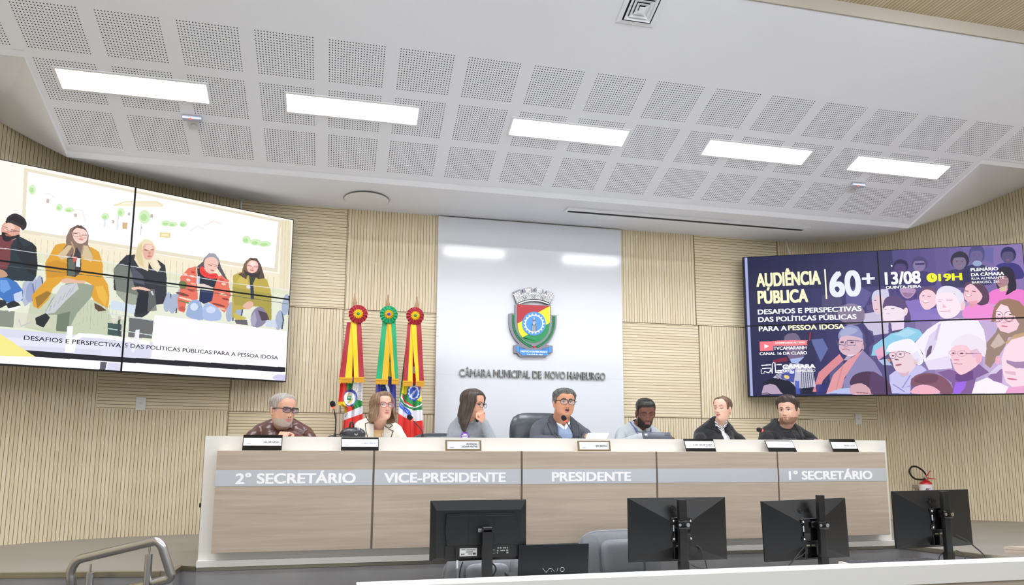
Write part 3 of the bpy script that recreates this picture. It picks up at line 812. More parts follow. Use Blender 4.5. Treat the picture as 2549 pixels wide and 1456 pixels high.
mb = MB(); mb.tube([(.70, .25, .751), (.72, .22, .756), (.748, .2, .765), (.775, .2, .764), (.80, .22, .752)], .003, 8); o = mb.build('microphone_cable', BLACK, smooth=True); tag(o, 'short black cable looped on the desk beside the upright microphone', 'cable')
bag = thing('handbag', 'small black leather handbag on the council desk beside the woman in cream', 'handbag', (.86, .22, .748))
LEATH = M('black_leather', '17181d', 0.35, bump=0.25, bscale=70)
mb = MB(); rr = []
for z, w, d in ((.749, .072, .05), (.752, .080, .056), (.775, .082, .052), (.795, .070, .040), (.808, .045, .022), (.812, .03, .012)):
    rr.append([(.858 + w * math.copysign(abs(math.cos(a)) ** .6, math.cos(a)), .22 + d * math.copysign(abs(math.sin(a)) ** .6, math.sin(a)), z) for a in [2 * math.pi * k / 24 for k in range(24)]])
mb.rings(rr); mb.build('body', LEATH, bag, smooth=True)
mb = MB(); mb.tube([(.838, .215, .80), (.836, .21, .826), (.842, .208, .845), (.853, .208, .845), (.860, .21, .826), (.86, .215, .80)], .006, 8); mb.build('handle', LEATH, bag, smooth=True)
mb = MB()
for k in range(9):
    t = k / 8; c = (.872 + .022 * math.sin(t * 3.1), .185, .825 - .055 * t)
    mb.tube([(c[0] + .006 * math.cos(a), c[1], c[2] + .006 * math.sin(a)) for a in np.linspace(0, 6.28, 9)], .0018, 6)
mb.build('chain', M('silver_chain', 'c9c9cf', 0.2, 1.0), bag)
mb = MB(); mb.tube([(.868, .163, .772), (.872, .162, .764), (.88, .162, .762), (.886, .163, .77)], .002, 6); mb.build('buckle', M('pale_metal', 'd8cbb8', 0.25, 1.0), bag)
mb = MB(); T = [(2.445, .22, .7495), (2.60, .22, .7495), (2.632, .255, .79), (2.477, .255, .79)]
mb.add(T + [Vector(p) + Vector((0, .002, -.0006)) for p in T], [(0, 1, 2, 3), (7, 6, 5, 4), (0, 4, 5, 1), (1, 5, 6, 2), (2, 6, 7, 3), (3, 7, 4, 0)])
o = mb.build('paper_sheet', M('paper', 'eaf3fa', 0.6)); tag(o, 'white sheet of paper propped before the man in grey suit', 'paper')
tab = thing('tablet', 'dark tablet held up on the desk by the man looking down', 'tablet', (3.0, .25, .748))
TT = Matrix.Translation((3.003, .25, .749)) @ Matrix.Rotation(math.radians(-6), 4, 'Z') @ Matrix.Rotation(math.radians(-38), 4, 'X')
mb = MB(); mb.T = TT; mb.box(-.107, .107, 0, .007, 0, .066, .003); mb.build('case', M('tablet_grey', '3a3f47', 0.4, 0.4), tab, smooth='auto')
mb = MB(); mb.T = TT; mb.box(.062, .10, -.002, 0, .034, .054, .001); mb.build('camera_bump', M('tablet_black', '16171a', 0.3), tab)
mb = MB(); mb.T = TT; mb.box(-.089, -.068, -.0008, 0, .034, .050); mb.build('sticker', M('sticker', 'b9babd', 0.5), tab)

# ------------------------------------------------------------------ video walls
SCR = picture_material('screen_picture', 0.72)
BEZ = M('bezel_black', '0b0b0e', 0.4, spec=.2)
PIC_L = [
[251,248,239,9,0,0,2000,0,2000,2000,0,2000],
[244,234,208,9,-116,1115,452,1302,1920,1291,1986,1257,1991,1054,368,1019,-109,996],
[217,207,174,9,-28,1102,-22,902,-19,903,-26,1103],
[217,207,174,9,-5,1110,2,909,-2,1111],
[217,207,174,9,19,1118,26,916,22,1119],
[217,207,174,9,43,1127,50,924,46,1127],
[217,207,174,9,68,1135,74,931,70,1135],
[217,207,174,9,92,1143,99,938,95,1144],
[217,207,174,9,117,1151,123,946,120,1152],
[217,207,174,9,142,1160,148,953,151,954,145,1160],
[217,207,174,9,167,1168,174,961,170,1169],
[217,207,174,9,193,1177,199,968,202,969,196,1177],
[217,207,174,9,218,1185,225,976,221,1186],
[217,207,174,9,244,1194,250,984,247,1195],
[217,207,174,9,270,1203,276,992,273,1204],
[217,207,174,9,297,1212,303,1000,300,1212],
[217,207,174,9,323,1221,329,1008,326,1221],
[217,207,174,9,350,1230,356,1016,353,1230],
[217,207,174,9,377,1239,383,1024,380,1240],
[217,207,174,9,404,1248,410,1032,407,1249],
[217,207,174,9,432,1257,438,1040,441,1041,435,1258],
[217,207,174,9,460,1264,466,1046,463,1265],
[217,207,174,9,488,1264,494,1044,497,1045,492,1264],
[217,207,174,9,517,1263,523,1043,526,1044,520,1264],
[217,207,174,9,546,1263,552,1042,549,1264],
[217,207,174,9,576,1263,581,1040,584,1041,579,1263],
[217,207,174,9,605,1262,610,1039,613,1040,608,1263],
[217,207,174,9,635,1262,640,1038,638,1262],
[217,207,174,9,665,1261,670,1036,673,1037,668,1262],
[217,207,174,9,695,1261,700,1035,699,1262],
[217,207,174,9,726,1261,731,1033,734,1034,729,1261],
[217,207,174,9,757,1260,762,1032,760,1261],
[217,207,174,9,788,1260,793,1030,796,1031,791,1260],
[217,207,174,9,820,1259,824,1029,828,1030,823,1260],
[217,207,174,9,851,1259,856,1027,859,1028,855,1260],
[217,207,174,9,883,1258,888,1026,891,1027,887,1259],
[217,207,174,9,916,1258,920,1024,924,1025,919,1259],
[217,207,174,9,949,1258,953,1023,952,1258],
[217,207,174,9,982,1257,986,1021,989,1022,985,1258],
[217,207,174,9,1015,1257,1019,1020,1023,1020,1019,1258],
[217,207,174,9,1049,1256,1053,1018,1056,1019,1052,1257],
[217,207,174,9,1083,1256,1086,1017,1090,1017,1086,1257],
[217,207,174,9,1117,1255,1121,1015,1124,1016,1121,1256],
[217,207,174,9,1152,1255,1155,1013,1159,1014,1155,1256],
[217,207,174,9,1187,1254,1190,1012,1194,1012,1190,1255],
[217,207,174,9,1222,1254,1225,1010,1229,1011,1226,1255],
[217,207,174,9,1258,1254,1261,1008,1265,1009,1262,1254],
[217,207,174,9,1294,1253,1297,1007,1301,1007,1298,1254],
[217,207,174,9,1330,1253,1333,1005,1337,1006,1334,1253],
[217,207,174,9,1367,1252,1370,1003,1374,1004,1371,1253],
[217,207,174,9,1404,1252,1407,1001,1411,1002,1408,1252],
[217,207,174,9,1442,1251,1444,1000,1448,1000,1446,1252],
[217,207,174,9,1480,1251,1482,998,1486,999,1484,1251],
[217,207,174,9,1518,1250,1520,996,1524,997,1522,1251],
[217,207,174,9,1557,1250,1559,994,1563,995,1561,1250],
[217,207,174,9,1596,1249,1598,992,1602,993,1600,1250],
[217,207,174,9,1635,1249,1637,991,1641,991,1640,1249],
[217,207,174,9,1675,1248,1677,989,1681,989,1680,1249],
[217,207,174,9,1716,1248,1717,987,1721,987,1720,1248],
[217,207,174,9,1756,1247,1758,985,1762,986,1761,1248],
[217,207,174,9,1798,1246,1799,983,1803,984,1802,1247],
[217,207,174,9,1839,1246,1840,981,1845,982,1844,1247],
[217,207,174,9,1881,1245,1882,979,1887,980,1886,1246],
[238,226,198,9,1913,1979,1989,1986,1995,1116,1925,1119],
[220,208,180,9,1925,1973,1936,1102,1929,1975],
[220,208,180,9,1946,1981,1956,1107,1960,1107,1950,1982],
[220,208,180,9,1967,1989,1977,1112,1981,1113,1971,1990],
[233,223,200,9,433,1967,1913,1969,1908,1308,451,1302],
[255,254,251,9,452,1938,1896,1942,1884,1352,466,1336],
[246,236,208,9,901,1772,1116,1894,1160,1873,1151,1842,893,1751],
[236,223,174,9,894,1749,953,1814,1121,1884,1154,1851,1157,1863,1121,1897,952,1826,892,1760],
[212,239,192,9,498,1769,498,1752,496,1736,493,1722,489,1713,484,1708,478,1709,473,1714,469,1725,466,1739,464,1755,464,1772,466,1788,469,1801,474,1811,479,1816,484,1815,489,1809,493,1799,496,1785],
[181,226,154,9,488,1758,488,1749,487,1741,485,1734,482,1729,480,1727,474,1730,472,1735,470,1742,469,1750,469,1758,470,1766,472,1773,474,1778,477,1781,483,1778,485,1773,487,1766],
[212,239,192,9,635,1633,634,1621,633,1610,629,1600,625,1593,620,1590,615,1590,611,1593,607,1600,604,1610,603,1621,603,1633,605,1644,608,1654,612,1661,617,1665,622,1665,627,1661,631,1654,633,1645],
[181,226,154,9,625,1623,624,1617,623,1611,622,1606,619,1602,617,1600,611,1602,609,1605,608,1610,607,1616,607,1622,608,1627,610,1632,612,1636,615,1638,620,1636,622,1633,624,1628],
[212,239,192,9,693,1629,692,1620,689,1611,683,1603,677,1597,669,1593,662,1591,655,1592,649,1596,645,1603,644,1611,645,1620,648,1629,653,1637,659,1643,667,1648,674,1649,681,1648,687,1644,691,1637],
[181,226,154,9,679,1617,678,1612,676,1608,674,1604,670,1600,666,1598,662,1597,658,1598,655,1600,653,1603,652,1607,652,1611,654,1616,657,1620,660,1623,665,1626,669,1627,673,1626,676,1624,678,1621],
[212,239,192,9,875,1627,875,1614,872,1602,868,1592,863,1585,856,1580,850,1580,844,1583,839,1590,836,1600,834,1612,835,1624,837,1636,841,1646,847,1654,853,1658,859,1659,865,1655,870,1648,874,1639],
[181,226,154,9,863,1615,863,1609,861,1603,859,1598,856,1594,852,1591,846,1593,843,1596,841,1601,840,1607,841,1613,842,1619,844,1624,847,1628,851,1630,854,1631,858,1629,860,1626,862,1621],
[212,239,192,9,955,1702,955,1686,952,1671,948,1658,943,1649,937,1644,931,1645,926,1650,921,1659,918,1672,916,1687,916,1703,919,1718,922,1731,928,1740,933,1745,939,1745,945,1740,950,1730,953,1717],
[181,226,154,9,943,1690,943,1682,941,1675,939,1668,936,1663,933,1661,927,1663,924,1668,922,1674,922,1682,922,1690,923,1698,925,1704,928,1709,931,1711,935,1711,938,1709,940,1704,942,1698],
[212,239,192,9,1089,1706,1089,1682,1085,1658,1078,1639,1069,1625,1059,1617,1049,1617,1040,1625,1032,1639,1026,1659,1024,1682,1024,1706,1028,1729,1035,1749,1043,1763,1053,1771,1064,1771,1073,1763,1081,1749,1087,1729],
[181,226,154,9,1071,1692,1071,1680,1069,1668,1065,1658,1060,1651,1055,1647,1049,1647,1044,1650,1039,1657,1036,1667,1035,1679,1035,1691,1038,1702,1041,1712,1046,1720,1052,1723,1057,1724,1062,1720,1067,1713,1070,1703],
[212,239,192,9,1208,1674,1207,1664,1204,1653,1198,1643,1191,1636,1183,1632,1175,1630,1167,1632,1161,1638,1157,1646,1155,1655,1156,1666,1160,1677,1165,1686,1172,1694,1181,1698,1189,1700,1196,1698,1203,1692,1207,1684],
[181,226,154,9,1193,1661,1192,1656,1190,1651,1187,1646,1183,1642,1179,1639,1174,1639,1170,1640,1167,1642,1165,1646,1164,1651,1164,1656,1166,1662,1169,1667,1173,1670,1178,1673,1182,1674,1186,1673,1190,1670,1192,1666],
[212,239,192,9,1249,1680,1248,1670,1244,1660,1238,1651,1230,1644,1221,1639,1212,1638,1204,1639,1198,1643,1193,1650,1192,1659,1193,1669,1196,1678,1202,1687,1210,1694,1219,1699,1228,1701,1236,1699,1243,1695,1247,1688],
[181,226,154,9,1232,1666,1232,1661,1230,1656,1226,1652,1222,1648,1217,1645,1212,1644,1208,1645,1204,1647,1202,1650,1201,1655,1201,1660,1204,1665,1207,1669,1211,1673,1216,1675,1221,1676,1225,1676,1229,1674,1231,1670],
[212,239,192,9,1306,1700,1305,1689,1302,1678,1298,1669,1291,1662,1284,1658,1277,1657,1270,1659,1265,1665,1261,1673,1260,1683,1260,1694,1263,1705,1268,1714,1274,1721,1282,1726,1289,1726,1296,1724,1301,1718,1305,1710],
[181,226,154,9,1292,1687,1292,1682,1290,1676,1287,1672,1284,1668,1280,1666,1276,1665,1272,1666,1269,1669,1267,1673,1266,1678,1267,1684,1268,1689,1271,1694,1275,1697,1279,1700,1283,1700,1286,1699,1289,1696,1291,1692],
[212,239,192,9,1713,1654,1712,1638,1708,1624,1702,1611,1695,1602,1686,1597,1677,1596,1669,1600,1663,1609,1658,1621,1657,1635,1657,1650,1661,1665,1667,1677,1675,1687,1683,1692,1692,1693,1700,1688,1707,1680,1711,1668],
[181,226,154,9,1696,1640,1696,1632,1694,1625,1690,1619,1686,1614,1681,1611,1677,1611,1672,1613,1668,1617,1666,1623,1665,1630,1666,1637,1668,1645,1671,1651,1675,1656,1680,1659,1685,1659,1689,1657,1693,1653,1695,1647],
[212,239,192,9,1783,1647,1782,1634,1777,1621,1769,1609,1759,1600,1747,1594,1735,1592,1725,1595,1716,1601,1711,1610,1708,1622,1710,1635,1715,1648,1723,1659,1733,1668,1745,1674,1756,1676,1767,1674,1776,1668,1781,1658],
[181,226,154,9,1762,1632,1761,1625,1759,1618,1754,1613,1749,1608,1742,1605,1736,1604,1730,1605,1725,1608,1722,1612,1721,1618,1722,1625,1725,1631,1729,1637,1735,1642,1741,1645,1747,1646,1753,1645,1758,1642,1761,1637],
[212,239,192,9,1853,1649,1851,1637,1845,1625,1835,1613,1822,1604,1809,1598,1795,1595,1782,1596,1772,1601,1765,1609,1763,1620,1765,1631,1771,1644,1780,1655,1793,1664,1806,1670,1820,1673,1833,1672,1843,1667,1850,1659],
[181,226,154,9,1828,1633,1827,1627,1824,1620,1818,1615,1811,1610,1804,1606,1796,1605,1789,1605,1784,1608,1780,1611,1779,1617,1780,1623,1783,1629,1788,1635,1795,1639,1803,1643,1810,1644,1817,1644,1823,1642,1827,1638],
[201,184,174,9,552,1692,567,1696,567,1654,554,1652],
[201,184,174,9,695,1592,709,1595,710,1558,697,1556],
[201,184,174,9,892,1591,904,1593,904,1561,893,1559],
[217,180,138,9,948,1588,976,1593,976,1522,951,1518],
[201,184,174,9,973,1708,986,1711,986,1678,975,1676],
[201,184,174,9,1088,1736,1103,1739,1104,1700,1089,1697],
[201,184,174,9,1039,1579,1050,1581,1050,1553,1040,1551],
[239,226,224,9,542,1731,564,1749,589,1716,591,1724,565,1757,541,1739],
[239,226,224,9,678,1594,709,1640,732,1633,754,1519,758,1523,736,1639,708,1648,676,1601],
[239,226,224,9,1331,1628,1368,1698,1408,1674,1410,1683,1367,1707,1328,1635],
[239,226,224,9,1409,1713,1467,1792,1518,1771,1520,1781,1466,1801,1406,1721],
[232,215,138,9,1150,1551,1210,1562,1212,1506,1152,1499],
[248,240,200,9,1160,1541,1200,1549,1202,1518,1161,1512],
[207,211,230,9,853,1601,854,1503,858,1504,858,1602],
[207,211,230,9,921,1653,924,1495,929,1496,926,1654],
[207,211,230,9,1039,1614,1040,1477,1045,1478,1043,1615],
[214,223,192,5,-115,1101,363,1108,858,1131,1183,1116,1605,1097,1996,1106,1998,609,1155,635,1148,337,960,315,400,332,-74,347],
[185,194,164,6,531,751,892,719,933,553,1004,550,989,372,660,331,511,369],
[159,169,138,5,675,702,682,385,677,703],
[159,169,138,5,692,702,700,388,695,702],
[159,169,138,5,710,701,717,391,720,392,713,701],
[159,169,138,5,728,700,735,395,731,700],
[159,169,138,5,746,699,753,398,749,699],
[159,169,138,5,765,698,771,401,767,698],
[159,169,138,5,783,697,789,405,786,698],
[159,169,138,5,801,696,807,408,804,697],
[159,169,138,5,820,695,825,411,828,412,823,696],
[159,169,138,5,839,694,844,415,841,695],
[159,169,138,5,857,694,862,418,860,694],
[159,169,138,5,876,693,881,422,879,693],
[159,169,138,5,895,692,899,425,898,692],
[159,169,138,5,914,691,918,429,917,691],
[159,169,138,5,933,690,937,432,936,690],
[159,169,138,5,953,689,956,436,955,689],
[112,120,108,7,-20,508,458,521,458,359,-12,360],
[170,182,207,9,535,730,534,699,531,670,526,648,521,634,515,629,509,635,505,650,501,672,499,701,499,732,500,764,503,792,508,814,513,829,519,833,524,828,529,813,533,790,535,762],
[79,88,108,9,523,818,533,735,530,643,537,642,540,737,530,822],
[170,182,207,9,575,807,573,775,570,746,565,724,560,709,554,705,548,710,543,725,540,748,538,776,537,808,539,840,542,868,547,891,552,906,558,911,564,905,569,890,572,867,574,839],
[79,88,108,9,563,895,573,812,569,719,576,718,580,813,569,899],
[170,182,207,9,1246,794,1244,759,1240,728,1234,703,1227,687,1220,682,1213,688,1207,704,1203,730,1201,761,1201,796,1203,831,1208,863,1214,888,1221,904,1228,909,1235,903,1240,887,1244,862,1247,830],
[79,88,108,9,1233,892,1244,800,1238,697,1247,696,1253,802,1241,896],
[170,182,207,9,1280,784,1278,749,1274,717,1268,692,1261,676,1253,671,1247,677,1241,693,1237,719,1235,751,1235,786,1237,821,1241,852,1247,878,1254,894,1262,899,1268,893,1274,877,1278,851,1281,819],
[79,88,108,9,1267,882,1278,790,1272,686,1281,685,1287,791,1275,886],
[170,182,207,9,1312,847,1310,811,1305,779,1299,754,1292,738,1285,733,1278,739,1272,755,1268,781,1266,813,1266,848,1268,884,1273,915,1279,941,1286,957,1293,963,1300,957,1306,940,1310,915,1312,882],
[79,88,108,9,1299,945,1310,852,1304,749,1312,748,1318,854,1307,950],
[170,182,207,9,1630,766,1627,729,1622,696,1616,670,1608,654,1600,648,1592,655,1586,672,1582,698,1580,732,1580,769,1583,805,1588,838,1594,865,1602,882,1610,887,1618,881,1624,864,1628,837,1631,804],
[79,88,108,9,1616,869,1628,772,1621,664,1630,663,1637,774,1625,874],
[170,182,207,9,1683,797,1680,760,1675,726,1668,700,1660,683,1652,678,1644,684,1638,702,1633,728,1631,762,1632,799,1635,836,1640,870,1647,896,1654,913,1663,919,1670,913,1677,895,1681,868,1683,835],
[79,88,108,9,1668,901,1680,803,1673,694,1682,693,1690,805,1678,905],
[170,182,207,9,1964,737,1960,698,1955,664,1947,637,1938,619,1930,614,1922,620,1915,638,1910,666,1908,701,1909,739,1912,778,1918,812,1925,840,1934,857,1943,863,1951,857,1957,839,1962,811,1964,776],
[79,88,108,9,1949,844,1961,743,1952,630,1963,629,1971,745,1959,849],
[170,182,207,9,2005,928,2001,889,1996,854,1988,826,1979,809,1971,803,1962,809,1956,827,1951,855,1949,890,1949,929,1953,968,1959,1003,1966,1031,1975,1049,1984,1055,1992,1049,1999,1031,2003,1003,2006,967],
[79,88,108,9,1990,1036,2002,934,1994,820,2004,819,2013,936,2000,1041],
[141,152,200,5,482,821,540,895,547,672,501,579,474,671],
[35,48,60,9,173,1088,357,1246,431,1271,505,1217,527,1180,541,993,540,904,527,845,377,816,187,807],
[27,33,38,9,431,1260,469,1150,505,1206,527,1180,542,994,538,892,497,936,474,996,440,1074],
[122,59,64,9,262,1203,362,1236,431,1260,408,1153,413,1011,401,931,276,917],
[63,119,194,9,233,820,410,847,452,814,486,735,486,637,417,599,385,646,241,653],
[111,160,228,9,377,816,407,824,430,743,398,692,382,709],
[200,212,238,9,443,692,481,734,487,659,472,612,451,628],
[35,38,44,9,413,587,446,627,469,611,483,587,428,537],
[250,250,250,9,424,541,484,589,482,568,431,511],
[42,44,48,9,241,653,411,619,418,578,391,539,248,508],
[199,154,124,9,343,915,354,924,369,924,382,920,392,913,399,901,405,889,408,877,408,866,403,855,386,844,364,834,347,835,340,857,339,890],
[224,168,144,9,445,1312,442,1279,436,1250,425,1226,413,1211,399,1206,386,1211,374,1225,365,1248,359,1277,358,1309,360,1341,367,1370,377,1394,389,1409,403,1415,416,1411,428,1397,438,1374,443,1344],
[242,201,184,9,418,1344,417,1330,414,1317,409,1305,402,1296,394,1291,386,1291,379,1295,373,1302,369,1313,367,1326,367,1340,370,1353,376,1365,382,1374,390,1379,398,1379,406,1376,412,1368,416,1357],
[27,23,24,9,363,1275,368,1280,376,1277,385,1272,394,1265,402,1256,411,1253,423,1261,435,1274,443,1280,445,1275,444,1264,439,1251,431,1239,420,1226,411,1214,404,1204,400,1197,394,1192,386,1190,378,1192,371,1201,366,1224,363,1254],
[168,106,96,9,376,1265,403,1261,407,1246,382,1246],
[42,34,37,9,376,1373,374,1387,375,1409,378,1429,385,1449,395,1469,406,1482,417,1486,430,1483,441,1475,452,1462,462,1443,468,1423,471,1403,471,1381,470,1362,466,1347,461,1335,456,1329,451,1334,446,1346,439,1357,430,1364,420,1370,411,1375,403,1379,396,1383,390,1384,384,1379,379,1373],
[18,15,16,9,384,1409,388,1426,399,1449,411,1464,424,1466,437,1461,448,1450,456,1429,462,1402,464,1382,461,1374,454,1373,446,1376,436,1386,425,1399,414,1409,402,1410,390,1407],
[154,106,102,9,364,1333,387,1324,388,1332,365,1340],
[154,106,102,9,403,1313,428,1310,429,1318,403,1321],
[216,144,124,9,396,1290,396,1286,395,1283,394,1280,392,1278,388,1277,384,1279,383,1282,383,1289,384,1292,385,1295,387,1297,391,1299,395,1296,396,1293],
[107,90,88,9,368,1319,399,1296,439,1310,439,1315,399,1301,368,1323],
[224,163,42,9,617,1231,656,1261,795,1265,839,1226,865,1087,866,993,898,908,912,783,909,653,835,718,810,781,823,877,782,912,662,881,624,792,608,676,566,567,539,594,528,702,588,872,576,1026,593,1110],
[201,138,24,6,581,1027,632,1076,682,1057,687,944,593,896],
[240,191,74,7,834,868,873,890,904,769,894,673,856,757],
[140,106,40,7,545,683,598,763,620,746,583,637,560,577],
[90,70,48,9,836,695,871,668,904,629,862,609,841,639],
[53,56,58,9,673,1249,745,1260,755,1009,730,945,687,944],
[119,128,106,6,685,1103,718,1113,725,954,692,945],
[142,154,136,8,685,864,749,892,828,878,817,748,752,562,717,375,659,364,657,531,594,518,623,680],
[201,205,210,9,664,836,739,884,752,824,693,685,645,551,594,518,629,681],
[163,169,174,9,733,866,710,770,712,767,735,864],
[163,169,174,9,710,817,691,726,693,724,713,815],
[163,169,174,9,688,768,672,683,675,682,690,767],
[163,169,174,9,666,720,654,641,656,639,668,718],
[163,169,174,9,644,672,635,599,638,597,646,671],
[163,169,174,9,622,624,617,557,620,556,625,624],
[163,169,174,9,600,577,599,515,603,577],
[108,122,100,8,657,531,719,578,718,364,659,364],
[30,34,36,9,554,476,603,536,624,496,613,444,597,386,562,412],
[217,210,196,5,461,512,568,512,555,466,617,478,641,394,463,361],
[35,40,42,9,554,476,603,536,624,496,613,444,597,386,562,412],
[194,200,200,9,476,448,492,371,537,423,534,435,493,384,482,453],
[230,185,160,9,662,892,669,903,680,915,693,923,707,922,722,916,737,912,754,914,771,918,781,918,784,909,781,897,772,887,755,882,732,879,711,877,695,872,682,867,671,866,664,872,661,882],
[138,111,98,9,667,1339,682,1425,718,1479,759,1452,778,1388,777,1294,810,1164,784,1121,748,1169,723,1242,695,1129,636,1123,668,1247],
[216,192,154,9,679,1251,701,1246,673,1134,695,1129,654,1083,630,1121],
[216,192,154,9,755,1275,778,1271,810,1164,802,1103,761,1138,748,1169],
[201,160,120,9,690,1287,710,1203,703,1122,709,1120,717,1206,696,1294],
[185,154,128,9,752,1264,746,1146,753,1145,759,1264],
[246,211,198,9,695,1383,698,1408,705,1432,714,1448,727,1452,741,1448,754,1438,763,1425,769,1407,773,1386,773,1362,770,1335,765,1313,757,1298,748,1286,738,1282,728,1284,718,1293,709,1307,702,1329,697,1357],
[122,90,80,9,697,1381,725,1379,726,1385,698,1387],
[122,90,80,9,742,1373,767,1376,767,1382,742,1379],
[181,134,138,9,734,1380,733,1373,731,1366,728,1360,723,1356,718,1353,713,1352,708,1354,705,1357,702,1362,701,1368,702,1374,703,1381,707,1387,711,1391,717,1394,722,1395,727,1393,730,1390,733,1385,734,1379,735,1388,732,1394,727,1398,722,1399,716,1399,711,1396,706,1390,702,1384,700,1376,699,1367,700,1359,703,1353,708,1349,713,1348,718,1348,724,1351,729,1356,733,1363,735,1371,736,1379],
[181,134,138,9,771,1375,771,1368,769,1362,766,1356,762,1352,757,1350,753,1349,749,1351,745,1354,743,1359,742,1364,743,1370,744,1376,747,1382,751,1386,756,1389,760,1389,765,1388,768,1384,770,1380,771,1374,772,1382,769,1388,765,1392,761,1394,756,1393,751,1391,746,1386,743,1379,741,1372,740,1364,741,1356,744,1350,748,1346,753,1345,758,1345,763,1348,767,1353,771,1359,773,1367,773,1374],
[214,138,128,9,755,1329,754,1326,752,1323,749,1321,745,1320,741,1320,737,1321,734,1322,731,1324,729,1327,728,1330,729,1333,731,1335,734,1337,738,1338,742,1339,746,1338,750,1336,752,1334,754,1332],
[232,176,156,9,743,1359,742,1354,742,1349,741,1345,740,1342,737,1341,735,1343,734,1346,733,1350,733,1355,733,1360,733,1365,734,1369,735,1372,738,1373,740,1371,741,1368,742,1364],
[92,70,62,9,689,1393,703,1456,735,1479,765,1442,714,1446],
[212,85,76,9,710,1134,727,1144,727,1093,711,1077],
[223,232,224,9,728,1122,747,1128,748,1035,727,1035],
[44,46,53,9,955,1162,984,1235,1016,1256,1155,1232,1194,1188,1208,1048,1214,883,1198,770,1157,749,1112,631,1086,594,1042,595,1049,832,1005,843,931,857,922,1067],
[139,148,134,7,922,1067,946,1116,1000,1110,1029,935,1060,835,1048,725,1005,715,948,818],
[94,100,120,6,1005,1133,1074,1033,1088,950,1016,975],
[30,32,40,9,1058,878,1113,880,1111,653,1047,618,1051,790],
[111,113,111,7,1112,913,1145,921,1165,686,1113,664],
[112,120,106,5,943,913,953,724,945,913],
[112,120,106,5,955,912,965,727,957,913],
[112,120,106,5,966,912,976,730,968,913],
[112,120,106,5,978,912,988,732,980,913],
[112,120,106,5,990,912,1000,735,992,913],
[112,120,106,5,1002,912,1011,738,1004,912],
[112,120,106,5,1013,912,1023,740,1016,912],
[112,120,106,5,1025,911,1035,743,1027,912],
[112,120,106,5,1037,911,1046,746,1039,912],
[207,220,238,8,921,717,935,747,1048,714,1041,616,971,644,924,644],
[43,74,72,8,914,496,987,500,993,364,919,372],
[90,92,96,8,1016,579,1152,575,1149,370,1019,369],
[207,218,216,9,910,593,1152,568,1153,581,910,606],
[200,214,212,9,916,434,1153,403,1153,413,917,444],
[61,72,80,9,966,580,970,371,983,372,979,582],
[226,220,208,7,928,530,973,602,990,574,946,491],
[239,224,188,9,1025,1302,1033,1381,1069,1448,1108,1439,1133,1369,1137,1260,1170,1159,1155,1099,1120,1134,1101,1194,1099,1095,1048,1124,1018,1202],
[220,200,152,7,1029,1336,1054,1399,1059,1269,1076,1132,1047,1156,1025,1237],
[244,234,212,7,1110,1395,1132,1336,1138,1238,1164,1146,1136,1138,1116,1242],
[230,180,160,9,1059,1346,1062,1368,1068,1385,1076,1395,1089,1400,1104,1399,1116,1391,1122,1374,1126,1349,1127,1323,1125,1297,1121,1269,1116,1248,1110,1233,1104,1224,1097,1220,1089,1220,1079,1225,1071,1240,1065,1271,1060,1311],
[246,210,196,9,1116,1369,1116,1360,1113,1350,1108,1342,1102,1336,1096,1332,1089,1331,1082,1334,1077,1339,1074,1346,1072,1355,1073,1365,1076,1375,1081,1383,1086,1389,1093,1393,1100,1394,1106,1391,1112,1386,1115,1379],
[138,90,82,9,1069,1322,1089,1319,1090,1329,1069,1332],
[138,90,82,9,1106,1331,1122,1339,1122,1348,1105,1341],
[200,112,108,9,1114,1266,1112,1260,1109,1257,1105,1255,1101,1253,1097,1253,1091,1254,1089,1256,1088,1261,1090,1264,1093,1267,1097,1269,1101,1271,1105,1272,1109,1271,1112,1270],
[207,148,130,9,1106,1300,1106,1294,1105,1288,1104,1283,1102,1280,1100,1278,1096,1281,1095,1285,1094,1290,1093,1296,1093,1302,1094,1308,1095,1313,1097,1316,1099,1318,1103,1315,1105,1311,1106,1306],
[238,196,176,9,1019,911,1033,919,1053,927,1072,930,1092,924,1112,914,1123,905,1122,899,1113,896,1101,894,1088,895,1072,898,1057,899,1044,894,1032,887,1023,885,1017,891,1015,901],
[207,210,218,9,1122,889,1135,849,1143,860,1131,900],
[232,115,92,9,1287,1080,1330,1193,1377,1229,1388,1073,1401,872,1332,811,1325,698,1289,713,1279,844,1292,958],
[232,115,92,9,1509,1128,1538,1171,1586,1125,1595,849,1571,751,1500,827,1462,864,1494,1009],
[232,115,92,9,1506,1137,1543,1170,1584,1076,1606,965,1578,866,1552,883,1575,761,1511,816,1454,860,1508,919],
[94,122,64,8,1328,1000,1326,990,1321,982,1316,976,1309,973,1301,973,1295,976,1289,983,1284,991,1282,1001,1282,1012,1284,1022,1288,1030,1294,1036,1301,1040,1308,1040,1315,1036,1321,1030,1325,1021,1328,1011],
[239,224,208,8,1348,1056,1347,1051,1345,1047,1341,1045,1338,1043,1334,1043,1330,1045,1327,1048,1324,1052,1323,1057,1323,1062,1324,1067,1326,1071,1329,1074,1333,1075,1337,1075,1341,1073,1344,1070,1346,1066,1348,1061],
[240,210,192,8,1328,1118,1327,1114,1325,1111,1322,1109,1318,1108,1314,1108,1310,1109,1307,1112,1304,1116,1303,1120,1303,1124,1304,1128,1306,1132,1309,1134,1313,1135,1317,1135,1321,1133,1324,1130,1326,1127,1328,1123],
[200,74,56,8,1376,1154,1374,1150,1372,1146,1369,1144,1365,1143,1360,1143,1356,1145,1352,1148,1349,1151,1348,1156,1348,1160,1349,1164,1351,1167,1354,1170,1359,1171,1363,1170,1367,1169,1371,1166,1374,1162,1375,1158],
[108,58,48,8,1346,895,1343,891,1337,888,1328,887,1316,888,1304,890,1292,894,1281,899,1272,905,1267,911,1266,916,1268,920,1274,923,1283,924,1295,924,1307,921,1319,917,1330,912,1339,906,1344,900],
